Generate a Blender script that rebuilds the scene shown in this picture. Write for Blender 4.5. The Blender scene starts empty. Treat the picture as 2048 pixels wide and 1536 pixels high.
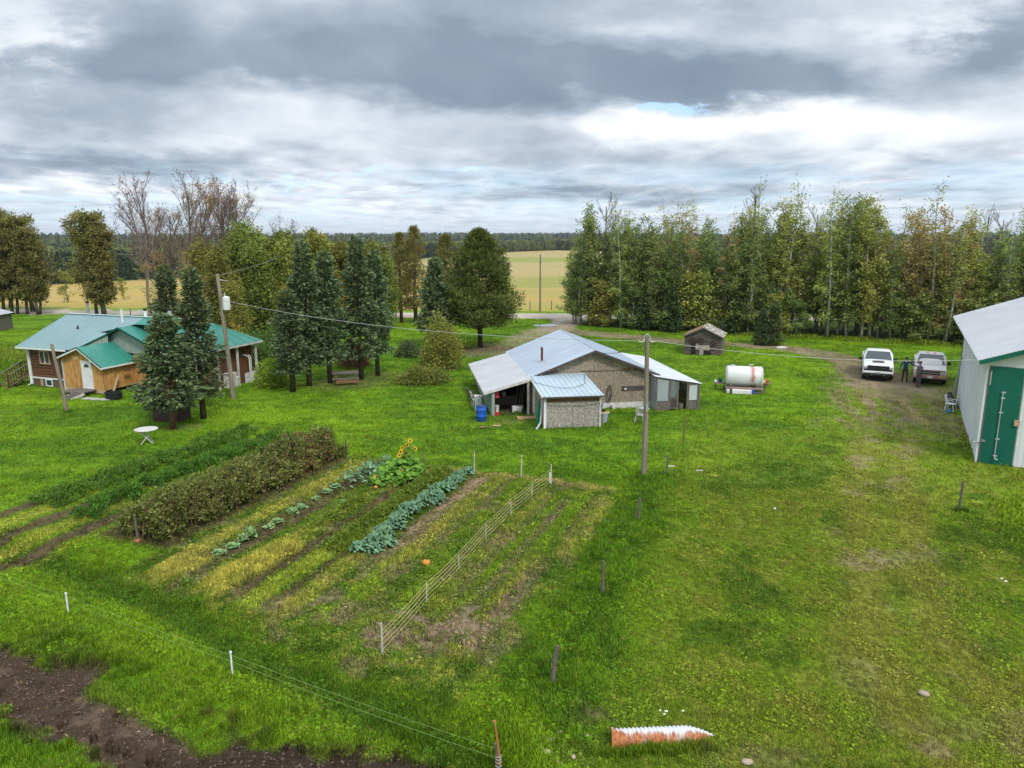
import bpy, math, random
import numpy as np
from mathutils import Vector, Matrix
R = math.radians
rng = np.random.default_rng(7)
random.seed(7)
S = bpy.context.scene
COL = S.collection

# ---------------------------------------------------------------- camera
CAM_H = 10.0; FPX = 1450.0; PITCH = math.atan(296/1450.0)
cd = bpy.data.cameras.new('camera'); cam = bpy.data.objects.new('camera', cd); COL.objects.link(cam)
cam.location = (0, 0, CAM_H); cam.rotation_euler = (math.pi/2-PITCH, 0, 0)
cd.sensor_width = 36.0; cd.lens = 36.0*FPX/2048; cd.clip_start = 0.2; cd.clip_end = 20000
S.camera = cam
S.view_settings.view_transform = 'Standard'; S.view_settings.look = 'None'
S.view_settings.gamma = 1; S.view_settings.use_curve_mapping = False
S.view_settings.exposure = 0.76
S.cycles.max_bounces = 6; S.cycles.diffuse_bounces = 3; S.cycles.transparent_max_bounces = 6
S.cycles.volume_bounces = 0
S.cycles.caustics_reflective = False; S.cycles.caustics_refractive = False

# ---------------------------------------------------------------- sun and sky
SUN_EL = 48; SUN_AZ = 150          # azimuth clockwise from +Y: behind the camera, to the right
sl = bpy.data.lights.new('sun', 'SUN'); sun = bpy.data.objects.new('sun', sl); COL.objects.link(sun)
sl.energy = 1.5; sl.angle = R(11); sl.color = (1.0, 0.955, 0.88)
_sd = Vector((math.sin(R(SUN_AZ))*math.cos(R(SUN_EL)), math.cos(R(SUN_AZ))*math.cos(R(SUN_EL)), math.sin(R(SUN_EL))))
sun.rotation_euler = _sd.to_track_quat('Z', 'Y').to_euler()

world = bpy.data.worlds.new('World'); S.world = world; world.use_nodes = True
wt = world.node_tree; wt.nodes.clear()
class NB:
    """tiny node builder"""
    def __init__(s, nt): s.nt = nt
    def n(s, t, **k):
        o = s.nt.nodes.new(t)
        for a, b in k.items(): setattr(o, a, b)
        return o
    def put(s, sock, v):
        if isinstance(v, bpy.types.NodeSocket): s.nt.links.new(v, sock)
        elif isinstance(v, (tuple, list)) and len(v) == 3 and sock.type == 'RGBA': sock.default_value = (*v, 1)
        else: sock.default_value = v
    def m(s, op, a, b=0.0, c=None, clamp=False):
        o = s.n('ShaderNodeMath', operation=op, use_clamp=clamp); s.put(o.inputs[0], a); s.put(o.inputs[1], b)
        if c is not None: s.put(o.inputs[2], c)
        return o.outputs[0]
    def vm(s, op, a, b=(0, 0, 0)):
        o = s.n('ShaderNodeVectorMath', operation=op); s.put(o.inputs[0], a); s.put(o.inputs[1], b); return o.outputs[0]
    def mix(s, f, a, b, bt='MIX'):
        o = s.n('ShaderNodeMix', data_type='RGBA', blend_type=bt); s.put(o.inputs[0], f); s.put(o.inputs[6], a); s.put(o.inputs[7], b); return o.outputs[2]
    def noise(s, vec, scale, detail=4, rough=.55, dist=0.0, col=False):
        o = s.n('ShaderNodeTexNoise'); s.put(o.inputs['Scale'], scale); o.inputs['Detail'].default_value = detail
        o.inputs['Roughness'].default_value = rough; o.inputs['Distortion'].default_value = dist
        if vec is not None: s.put(o.inputs['Vector'], vec)
        return o.outputs['Color' if col else 'Fac']
    def ramp(s, f, stops, interp='LINEAR'):
        o = s.n('ShaderNodeValToRGB'); cr = o.color_ramp; cr.interpolation = interp
        while len(cr.elements) < len(stops): cr.elements.new(0.5)
        for e, (p, c) in zip(cr.elements, stops):
            e.position = p; e.color = (*c, 1) if isinstance(c, (tuple, list)) else (c, c, c, 1)
        s.put(o.inputs[0], f); return o.outputs[0]
    def sep(s, v):
        o = s.n('ShaderNodeSeparateXYZ'); s.put(o.inputs[0], v); return o.outputs
    def comb(s, x, y, z):
        o = s.n('ShaderNodeCombineXYZ'); s.put(o.inputs[0], x); s.put(o.inputs[1], y); s.put(o.inputs[2], z); return o.outputs[0]

def build_sky():
    b = NB(wt)
    tc = b.n('ShaderNodeTexCoord'); d = tc.outputs['Generated']
    x, y, z = b.sep(d)
    zc = b.m('MAXIMUM', z, 0.0)
    # the cloud deck: directions projected on a plane overhead
    den = b.m('ADD', zc, 0.06)
    P = b.comb(b.m('DIVIDE', x, den), b.m('DIVIDE', y, den), 0.0)
    n_big = b.noise(b.vm('ADD', P, (3.1, 1.7, 0)), 0.42, 5, .55, .3)
    n_fine = b.noise(b.vm('ADD', b.vm('MULTIPLY', P, (1.5, .9, 1)), (9.3, 4.2, 0)), 1.5, 6, .55, .35)
    # bearing / height of the direction, warped so that the cloud masses have ragged edges
    yy = b.m('MAXIMUM', b.m('ABSOLUTE', y), 0.05)
    A = b.m('DIVIDE', x, yy); E = b.m('DIVIDE', z, yy)
    wv = b.comb(A, b.m('MULTIPLY', E, 2.6), 0.0)
    w1 = b.noise(wv, 3.2, 6, .58, 0.0, col=True)
    w2 = b.noise(wv, 11.0, 5, .6, 0.0, col=True)
    wx, wy, _ = b.sep(b.vm('SUBTRACT', w1, (.5, .5, .5)))
    vx, vy, _ = b.sep(b.vm('SUBTRACT', w2, (.5, .5, .5)))
    A2 = b.m('ADD', b.m('MULTIPLY_ADD', wx, 0.55, A), b.m('MULTIPLY', vx, 0.16))
    E2 = b.m('ADD', b.m('MULTIPLY_ADD', wy, 0.13, E), b.m('MULTIPLY', vy, 0.045))
    front = b.m('GREATER_THAN', y, 0.05)
    def AE(px, py):
        a = px-1024; q = 768-py; c, s = math.cos(PITCH), math.sin(PITCH); w = FPX*c+q*s
        return a/w, (-FPX*s+q*c)/w
    def blob(px, py, rx, ry, amp):
        a0, e0 = AE(px, py)
        u = b.m('DIVIDE', b.m('SUBTRACT', A2, a0), rx/FPX); v = b.m('DIVIDE', b.m('SUBTRACT', E2, e0), ry/FPX)
        g = b.m('EXPONENT', b.m('MULTIPLY', b.m('ADD', b.m('MULTIPLY', u, u), b.m('MULTIPLY', v, v)), -1.0))
        return b.m('MULTIPLY', g, amp)
    tot = 0.0
    for t in SKY_MASSES: tot = b.m('ADD', blob(*t), tot)
    tot = b.m('MULTIPLY', b.m('MAXIMUM', tot, -.40), front)
    # billows: round masses high up, flattened streaks only towards the horizon
    dv = b.vm('MULTIPLY', d, (1, 1, 1.7)); bil = b.noise(dv, 6.0, 6, .52, .25); bil2 = b.noise(b.vm('ADD', dv, (5, 2, 1)), 2.6, 4, .5, .2)
    lowk = b.ramp(z, [(.0, .5), (.02, 1.0), (.06, 1.0), (.13, 0.10)])
    val = b.m('ADD', b.m('MULTIPLY_ADD', b.m('SUBTRACT', bil2, .5), .45, .62), b.m('MULTIPLY', b.m('SUBTRACT', bil, .5), .55))
    val = b.m('ADD', val, b.m('MULTIPLY', b.m('ADD', b.m('MULTIPLY', b.m('SUBTRACT', n_fine, .5), 1.05), b.m('MULTIPLY', b.m('SUBTRACT', n_big, .5), .3)), lowk))
    val = b.m('ADD', val, tot)
    cc = b.ramp(val, [(0.0, (.19, .255, .335)), (.22, (.265, .34, .43)), (.44, (.42, .495, .585)), (.63, (.64, .70, .775)), (.82, (.90, .94, .985)), (1.0, (1.10, 1.11, 1.13))])
    # an overcast sky is brighter overhead than at the horizon
    lift = b.m('MULTIPLY_ADD', b.m('MAXIMUM', b.m('SUBTRACT', z, .3), 0.0), 1.5, 1.0)
    cc = b.mix(1.0, cc, b.comb(lift, lift, lift), 'MULTIPLY')
    # gaps where the blue shows: low near the horizon, and a few set holes
    sky = b.n('ShaderNodeTexSky', sky_type='NISHITA'); sky.sun_disc = False
    sky.sun_elevation = R(SUN_EL); sky.sun_rotation = R(SUN_AZ); sky.altitude = 700; sky.air_density = 1.0; sky.dust_density = 1.2
    holes = 0.0
    for t in SKY_HOLES: holes = b.m('ADD', blob(*t), holes)
    low = b.ramp(z, [(0.0, .25), (.012, .62), (.065, .60), (.10, .0)])
    gn = b.ramp(b.noise(b.vm('ADD', P, (1.3, 8.8, 2.0)), .8, 6, .6, .2), [(.44, 0.0), (.58, 1.0)])
    gap = b.m('MAXIMUM', b.m('MULTIPLY', low, gn), b.m('MULTIPLY', b.ramp(holes, [(.3, 0.0), (.6, 1.0)]), front))
    gap = b.m('MULTIPLY', gap, .85)
    cloud10 = b.mix(1.0, cc, (SKY_GAIN/.1,)*3, 'MULTIPLY')
    # thin veil in the gaps keeps them pale
    skyp = b.mix(.55, sky.outputs[0], (3.9, 5.9, 8.2))
    col = b.mix(gap, cloud10, skyp)
    hz = b.ramp(z, [(0.0, .75), (.03, .25), (.09, 0.0)])
    col = b.mix(hz, col, (6.0*SKY_GAIN, 6.9*SKY_GAIN, 8.1*SKY_GAIN))
    bg = b.n('ShaderNodeBackground'); b.put(bg.inputs[0], col); bg.inputs[1].default_value = 0.1
    out = b.n('ShaderNodeOutputWorld'); wt.links.new(bg.outputs[0], out.inputs[0])
SKY_GAIN = 0.66
SKY_MASSES = [(560, 112, 360, 62, -.42), (230, 140, 200, 75, -.26), (930, 150, 260, 62, -.38), (1290, 135, 330, 48, -.40), (1530, 175, 260, 36, -.42),
 (985, 212, 120, 26, -.24), (2030, 60, 130, 75, -.5), (120, 235, 260, 30, -.22), (230, 322, 420, 22, -.36), (1150, 378, 330, 22, -.34),
 (900, 15, 420, 40, -.16), (1150, 300, 260, 40, -.12), (1640, 395, 600, 34, -.12), (1250, 318, 60, 10, -.08), (1780, 315, 90, 10, -.16),
 (25, 130, 75, 90, .30), (1500, 20, 300, 40, -.12), (300, 30, 300, 50, -.16), (620, 225, 420, 32, .13), (1620, 245, 430, 45, .26), (1330, 258, 190, 30, .22), (1840, 45, 110, 40, .20), (1270, 45, 110, 28, .16),
 (150, 380, 300, 16, .22), (470, 165, 60, 12, .16), (1450, 60, 160, 30, .1), (650, 395, 300, 24, .14), (1300, 415, 240, 18, .2)]
SKY_HOLES = [(1308, 210, 62, 15, .9), (905, 335, 60, 12, .6), (690, 352, 110, 8, .55)]
build_sky()

# ---------------------------------------------------------------- helpers
def at(px, py, z=0.0):
    """a point of the ground that shows at this place of the photograph"""
    a = px-1024; q = 768-py; c, s = math.cos(PITCH), math.sin(PITCH)
    d = (a, FPX*c+q*s, -FPX*s+q*c); t = (z-CAM_H)/d[2]
    return d[0]*t, d[1]*t
def sstep(a, b, x): t = np.clip((x-a)/(b-a), 0, 1); return t*t*(3-2*t)
def _hash(ix, iy, seed):
    h = (ix.astype(np.int64)*374761393 + iy.astype(np.int64)*668265263 + seed*974634777) & 0xffffffff
    h = ((h ^ (h >> 13))*1274126177) & 0xffffffff
    h = ((h ^ (h >> 16))*2246822519) & 0xffffffff
    return ((h ^ (h >> 15)) & 0xffffff)/float(0xffffff)
def vn(x, y, sc=1.0, seed=0):
    x = np.asarray(x, float)*sc; y = np.asarray(y, float)*sc
    ix = np.floor(x); iy = np.floor(y); fx = x-ix; fy = y-iy; fx = fx*fx*(3-2*fx); fy = fy*fy*(3-2*fy)
    a = _hash(ix, iy, seed); b = _hash(ix+1, iy, seed); c = _hash(ix, iy+1, seed); d = _hash(ix+1, iy+1, seed)
    return (a*(1-fx)+b*fx)*(1-fy)+(c*(1-fx)+d*fx)*fy
def fbm(x, y, sc=1.0, oct=4, seed=0, gain=.5):
    t = 0; a = 1; n = 0
    for o in range(oct):
        t = t+a*vn(x, y, sc*2.03**o, seed+o*17); n += a; a *= gain
    return t/n

def mk_mesh(name, V, F, mats=(), mi=None, smooth=False, tint=None, col=None):
    """V (n,3) array; F either an (m,k) int array or a list of such arrays"""
    if isinstance(F, np.ndarray): F = [F]
    me = bpy.data.meshes.new(name)
    V = np.asarray(V, np.float32); me.vertices.add(len(V)); me.vertices.foreach_set('co', V.ravel())
    lt = np.concatenate([np.full(len(f), f.shape[1], np.int32) for f in F]); ll = np.concatenate([f.ravel() for f in F]).astype(np.int32)
    me.loops.add(len(ll)); me.loops.foreach_set('vertex_index', ll)
    me.polygons.add(len(lt)); ls = np.zeros(len(lt), np.int32); ls[1:] = np.cumsum(lt)[:-1]
    me.polygons.foreach_set('loop_start', ls)
    try: me.polygons.foreach_set('loop_total', lt)
    except Exception: pass
    for m in mats: me.materials.append(m)
    if mi is not None: me.polygons.foreach_set('material_index', np.asarray(mi, np.int32))
    me.update(calc_edges=True)
    if smooth: me.polygons.foreach_set('use_smooth', np.ones(len(lt), bool))
    if tint is not None:
        a = me.attributes.new('tint', 'FLOAT', 'POINT'); a.data.foreach_set('value', np.asarray(tint, np.float32))
    if col is not None:
        a = me.attributes.new('col', 'FLOAT_COLOR', 'POINT')
        c = np.ones((len(V), 4), np.float32); c[:, :3] = col; a.data.foreach_set('color', c.ravel())
    return me
class MB:
    """collects shapes into one mesh; faces carry a material slot and a tint"""
    def __init__(s): s.v = []; s.f = []; s.mi = []; s.t = []
    def add(s, vs, fs, mi=0, t=.5):
        k = len(s.v); s.v += [tuple(map(float, p)) for p in vs]; s.t += [t]*len(vs)
        for f in fs: s.f.append([i+k for i in f]); s.mi.append(mi)
    def box(s, c, d, rz=0, mi=0, t=.5, rx=0, ry=0):
        M = Matrix.Translation(c) @ Matrix.Rotation(rz, 4, 'Z') @ Matrix.Rotation(ry, 4, 'Y') @ Matrix.Rotation(rx, 4, 'X')
        vs = [M @ Vector((i*d[0]/2, j*d[1]/2, k*d[2]/2)) for i in (-1, 1) for j in (-1, 1) for k in (-1, 1)]
        s.add(vs, [(0, 1, 3, 2), (4, 6, 7, 5), (0, 4, 5, 1), (2, 3, 7, 6), (0, 2, 6, 4), (1, 5, 7, 3)], mi, t)
    def bar(s, a, b, w, h=None, mi=0, t=.5, up=(0, 0, 1)):
        a = Vector(a); b = Vector(b); d = (b-a); L = d.length; d.normalize(); upv = Vector(up)
        if abs(d.dot(upv)) > .98: upv = Vector((0, 1, 0))
        x = d.cross(upv).normalized(); z = x.cross(d).normalized(); h = h or w
        vs = []
        for p in (a, b):
            for i, j in ((-1, -1), (1, -1), (1, 1), (-1, 1)): vs.append(p+x*i*w/2+z*j*h/2)
        s.add(vs, [(0, 1, 2, 3), (7, 6, 5, 4), (0, 4, 5, 1), (1, 5, 6, 2), (2, 6, 7, 3), (3, 7, 4, 0)], mi, t)
    def tube(s, pts, rad, n=8, mi=0, t=.5, cap=True):
        pts = [Vector(p) for p in pts]; rad = rad if isinstance(rad, (list, tuple)) else [rad]*len(pts)
        vs = []; m = len(pts)
        d0 = (pts[1]-pts[0]).normalized(); ref = Vector((0, 0, 1)) if abs(d0.z) < .9 else Vector((1, 0, 0))
        x = d0.cross(ref).normalized()
        for i, p in enumerate(pts):
            d = (pts[min(i+1, m-1)]-pts[max(i-1, 0)]).normalized(); x = (x-d*x.dot(d)).normalized(); y = d.cross(x)
            for k in range(n):
                a = 2*math.pi*k/n; vs.append(p+(x*math.cos(a)+y*math.sin(a))*rad[i])
        fs = []
        for i in range(m-1):
            for k in range(n): k2 = (k+1) % n; fs.append((i*n+k, i*n+k2, (i+1)*n+k2, (i+1)*n+k))
        if cap: fs.append(tuple(range(n-1, -1, -1))); fs.append(tuple((m-1)*n+k for k in range(n)))
        s.add(vs, fs, mi, t)
    def lathe(s, prof, c=(0, 0, 0), n=16, mi=0, t=.5, sx=1, sy=1):
        vs = []
        for r, z in prof:
            for k in range(n): a = 2*math.pi*k/n; vs.append((c[0]+r*sx*math.cos(a), c[1]+r*sy*math.sin(a), c[2]+z))
        fs = []
        for i in range(len(prof)-1):
            for k in range(n): k2 = (k+1) % n; fs.append((i*n+k, i*n+k2, (i+1)*n+k2, (i+1)*n+k))
        fs.append(tuple(range(n-1, -1, -1))); fs.append(tuple((len(prof)-1)*n+k for k in range(n)))
        s.add(vs, fs, mi, t)
    def prism(s, poly, ax0, ax1, fn, mi=0, t=.5):
        """poly: 2D outline; fn(u, v, w) -> 3D; extruded from w=ax0 to w=ax1"""
        n = len(poly); vs = [fn(u, v, ax0) for u, v in poly]+[fn(u, v, ax1) for u, v in poly]
        fs = [tuple(range(n-1, -1, -1)), tuple(range(n, 2*n))]+[(i, (i+1) % n, n+(i+1) % n, n+i) for i in range(n)]
        s.add(vs, fs, mi, t)
    def leaf(s, c, d, side, L, W, mi=0, t=.5, bend=0.0):
        c = Vector(c); d = Vector(d).normalized(); side = Vector(side).normalized(); up = d.cross(side)
        s.add([c, c+d*L*.45+side*W/2+up*bend*L, c+d*L+up*bend*-L*.4, c+d*L*.45-side*W/2+up*bend*L], [(0, 1, 2, 3)], mi, t)
    def mesh(s, name, mats, smooth=False):
        me = bpy.data.meshes.new(name); me.from_pydata(s.v, [], s.f)
        for m in (mats if isinstance(mats, (list, tuple)) else [mats]): me.materials.append(m)
        me.polygons.foreach_set('material_index', s.mi)
        a = me.attributes.new('tint', 'FLOAT', 'POINT'); a.data.foreach_set('value', s.t)
        if smooth: me.polygons.foreach_set('use_smooth', [True]*len(s.f))
        me.update(); return me
    def build(s, name, mats, parent=None, smooth=False):
        return link(name, s.mesh(name, mats, smooth), parent)
def link(name, me, parent=None):
    o = bpy.data.objects.new(name, me); COL.objects.link(o)
    if parent is not None: o.parent = parent
    return o
def fixn(o, ang=None):
    import bmesh
    bm = bmesh.new(); bm.from_mesh(o.data); bmesh.ops.recalc_face_normals(bm, faces=bm.faces); bm.to_mesh(o.data); bm.free(); return o
def bevel(o, w=.01, seg=2):
    m = o.modifiers.new('bevel', 'BEVEL'); m.width = w; m.segments = seg; m.limit_method = 'ANGLE'; m.angle_limit = R(35); return o
def tag(o, label=None, cat=None, group=None, kind=None):
    if label: o['label'] = label
    if cat: o['category'] = cat
    if group: o['group'] = group
    if kind: o['kind'] = kind
    return o
def thing(name, label, cat, loc=(0, 0, 0), rz=0, group=None):
    o = bpy.data.objects.new(name, None); COL.objects.link(o); o.location = loc; o.rotation_euler = (0, 0, rz)
    o.empty_display_size = .2
    return tag(o, label, cat, group)
KIDS = {}
def copy_tree(o, loc=None, rz=None, label=None, group=None, scale=None, parent=None):
    c = o.copy(); COL.objects.link(c)
    if parent is not None: c.parent = parent
    if loc is not None: c.location = loc
    if rz is not None: c.rotation_euler = (c.rotation_euler[0], c.rotation_euler[1], rz)
    if scale is not None: c.scale = scale if isinstance(scale, (tuple, list)) else (scale,)*3
    if label: c['label'] = label
    if group: c['group'] = group
    kids = KIDS.get(o.name)
    if kids is None: kids = KIDS[o.name] = list(o.children)
    for ch in kids: copy_tree(ch, parent=c)
    return c

# ---------------------------------------------------------------- materials
def mat(name, col, rough=.8, col2=None, nscale=4.0, nstretch=(1, 1, 1), spec=.3, metal=0.0, bump=0.0, bscale=None, detail=5, lo=.35, hi=.65, rnd=0.0, alpha=None, transl=0.0, speck=None):
    m = bpy.data.materials.new(name); m.use_nodes = True; nt = m.node_tree; b = NB(nt)
    p = nt.nodes['Principled BSDF']; p.inputs['Roughness'].default_value = rough; p.inputs['Metallic'].default_value = metal
    p.inputs['Specular IOR Level'].default_value = spec
    tc = b.n('ShaderNodeTexCoord'); vec = b.vm('MULTIPLY', tc.outputs['Object'], nstretch)
    c = (*col, 1)
    if col2 is not None:
        f = b.ramp(b.noise(vec, nscale, detail, .6), [(lo, 0.0), (hi, 1.0)])
        c = b.mix(f, col, col2)
    if speck is not None:          # speck = (colour, scale, threshold)
        f = b.ramp(b.noise(vec, speck[1], 4, .65, .3), [(speck[2], 0.0), (speck[2]+.05, 1.0)])
        c = b.mix(f, c if not isinstance(c, tuple) else tuple(col), speck[0])
    if rnd:
        oi = b.n('ShaderNodeObjectInfo'); hs = b.n('ShaderNodeHueSaturation')
        b.put(hs.inputs['Value'], b.m('MULTIPLY_ADD', oi.outputs['Random'], rnd, 1-rnd/2)); b.put(hs.inputs['Color'], c); c = hs.outputs[0]
    if isinstance(c, tuple): p.inputs['Base Color'].default_value = c
    else: nt.links.new(c, p.inputs['Base Color'])
    if bump:
        bn = b.n('ShaderNodeBump'); bn.inputs['Strength'].default_value = 1.0; bn.inputs['Distance'].default_value = bump
        b.put(bn.inputs['Height'], b.noise(vec, bscale or nscale*3, 5, .6)); nt.links.new(bn.outputs[0], p.inputs['Normal'])
    if alpha is not None: p.inputs['Alpha'].default_value = alpha
    return m
def leafmat(name, ca, cb, rnd=.35, transl=.25, huev=.02, rough=.55, spec=.25):
    """leaves: tint attribute runs from colour a to colour b, each plant a little different"""
    m = bpy.data.materials.new(name); m.use_nodes = True; nt = m.node_tree; b = NB(nt)
    p = nt.nodes['Principled BSDF']; p.inputs['Roughness'].default_value = rough; p.inputs['Specular IOR Level'].default_value = spec
    at_ = b.n('ShaderNodeAttribute', attribute_name='tint')
    c = b.mix(at_.outputs['Fac'], ca, cb)
    oi = b.n('ShaderNodeObjectInfo'); hs = b.n('ShaderNodeHueSaturation')
    b.put(hs.inputs['Value'], b.m('MULTIPLY_ADD', oi.outputs['Random'], rnd, 1-rnd/2))
    b.put(hs.inputs['Hue'], b.m('MULTIPLY_ADD', b.m('FRACT', b.m('MULTIPLY', oi.outputs['Random'], 7.3)), huev*2, .5-huev))
    b.put(hs.inputs['Color'], c); c = hs.outputs[0]
    nt.links.new(c, p.inputs['Base Color'])
    if transl:
        tr = b.n('ShaderNodeBsdfTranslucent'); nt.links.new(b.mix(1.0, c, (1.25, 1.3, .7), 'MULTIPLY'), tr.inputs[0])
        mx = b.n('ShaderNodeMixShader'); mx.inputs[0].default_value = transl
        nt.links.new(p.outputs[0], mx.inputs[1]); nt.links.new(tr.outputs[0], mx.inputs[2]); nt.links.new(mx.outputs[0], nt.nodes['Material Output'].inputs[0])
    return m
M = {}
M['bark_grey'] = mat('bark_grey', (.16, .14, .115), .9, (.07, .06, .05), 6, (1, 1, .3), bump=.02)
M['bark_aspen'] = mat('bark_aspen', (.50, .50, .42), .8, (.20, .20, .16), 5, (1, 1, .5), speck=((.05, .045, .04), 9, .60), rnd=.5)
M['bark_brown'] = mat('bark_brown', (.11, .075, .05), .9, (.05, .035, .025), 8, (1, 1, .3), bump=.02, rnd=.3)
M['bark_red'] = mat('bark_red', (.24, .12, .07), .9, (.12, .07, .05), 6, (1, 1, .3), bump=.015)
M['twig'] = mat('twig', (.19, .15, .13), .9, (.10, .075, .065), 5, rnd=.3)
M['twig_dark'] = mat('twig_dark', (.19, .15, .145), .9, (.11, .085, .08), 5, rnd=.3)
M['twig_pale'] = mat('twig_pale', (.42, .36, .29), .9, (.25, .20, .16), 4, rnd=.3)
M['wood_old'] = mat('wood_old', (.20, .175, .15), .9, (.09, .075, .065), 7, (6, 6, .6), bump=.01)
M['wood_pale'] = mat('wood_pale', (.52, .40, .27), .85, (.34, .24, .15), 7, (4, 4, .6), bump=.004)
M['wood_post'] = mat('wood_post', (.17, .145, .125), .95, (.08, .068, .058), 9, (3, 3, .5), bump=.01)
M['pole_wood'] = mat('pole_wood', (.30, .255, .20), .9, (.15, .125, .095), 3, (3, 3, .25), bump=.008)
M['steel'] = mat('steel', (.42, .44, .46), .45, (.3, .31, .32), 5, metal=.6)
M['galv'] = mat('galv', (.55, .58, .60), .5, (.42, .45, .48), 3, metal=.35)
M['white'] = mat('white', (.74, .75, .75), .6, (.62, .63, .62), 3)
M['white_dirty'] = mat('white_dirty', (.62, .62, .60), .7, (.42, .40, .36), 4)
M['black'] = mat('black', (.018, .018, .02), .6)
M['rubber'] = mat('rubber', (.025, .025, .025), .85, (.05, .047, .042), 9)
M['wire'] = mat('wire', (.06, .06, .06), .6)
M['wire_pale'] = mat('wire_pale', (.45, .45, .42), .5)
M['chrome'] = mat('chrome', (.5, .5, .52), .25, metal=.9)
# ---------------------------------------------------------------- terrain
GO = (-3.15, 15.98); GG = (0.36, 0.933); GN_ = (0.933, -0.36)     # garden corner, direction of its rows, across them
def qs(x, y):
    x = np.asarray(x, float)-GO[0]; y = np.asarray(y, float)-GO[1]
    return x*GN_[0]+y*GN_[1], x*GG[0]+y*GG[1]
def gxy(q, s): return GO[0]+q*GN_[0]+s*GG[0], GO[1]+q*GN_[1]+s*GG[1]
def pdist(x, y, pts):
    """distance to a polyline and the share of the way along it"""
    best = np.full(np.shape(x), 1e9); tt = np.zeros(np.shape(x)); n = len(pts)-1
    for i in range(n):
        ax, ay = pts[i]; bx, by = pts[i+1]; dx, dy = bx-ax, by-ay; L = dx*dx+dy*dy
        t = np.clip(((x-ax)*dx+(y-ay)*dy)/L, 0, 1); d = np.hypot(x-ax-t*dx, y-ay-t*dy)
        k = d < best; best = np.where(k, d, best); tt = np.where(k, (i+t)/n, tt)
    return best, tt
DITCH = [(-26, 23.6), (-19, 22.9), (-16.6, 22.1), (-13.5, 20.8), (-10.3, 18.9), (-6.6, 16.3), (-3.7, 14.4), (-1.2, 13.0), (-.3, 11.5)]
BANK = [at(-260, 1230), at(0, 1322), at(120, 1385), at(250, 1440), at(400, 1500), at(600, 1528), at(860, 1556)]
DRIVE = [(8.2, 91.5), (6.2, 84), (4.6, 78), (9.2, 75), (16.6, 69.4), (24.4, 65.9), (27.2, 61.6), (27.2, 56), (26.2, 50), (25, 46)]
DRIVE2 = [(5.2, 80), (3, 76), (.4, 68), (-2.5, 62)]
def road_d(x, y): return np.abs(y-(92.6-.062*x+.0012*np.minimum(x, 0)**2*.4))
def hgt(x, y):
    x = np.asarray(x, float); y = np.asarray(y, float); r = np.hypot(x, y)
    q, s = qs(x, y)
    z = (fbm(x, y, .35, 3, 5)-.5)*.14+(fbm(x, y, 2.2, 2, 9)-.5)*.05
    z = z*sstep(120, 60, r)
    z = z-sstep(1.3, .1, pdist(x, y, DITCH)[0])*.22
    bd, bt = pdist(x, y, BANK); z = z-sstep(1.7, .6, bd)*.16
    ing = sstep(-9.8, -9.2, q)*sstep(3.0, 2.4, q)*sstep(-.8, .2, s)*sstep(13.9, 13.3, s)
    z = z+ing*.05*np.cos(q*2*math.pi/1.25)
    far = sstep(105, 330, r)*(y > 0)
    z = z-9*far
    hill = sstep(1150, 3600, r)*(18.0+9*(fbm(x, y, .0011, 3, 21)-.5)*2)
    z = z+hill*(y > 0)
    return z
def gz(x, y): return float(hgt(np.array([x]), np.array([y]))[0])
def atg(px, py):
    x, y = at(px, py); return (x, y, gz(x, y))

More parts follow.
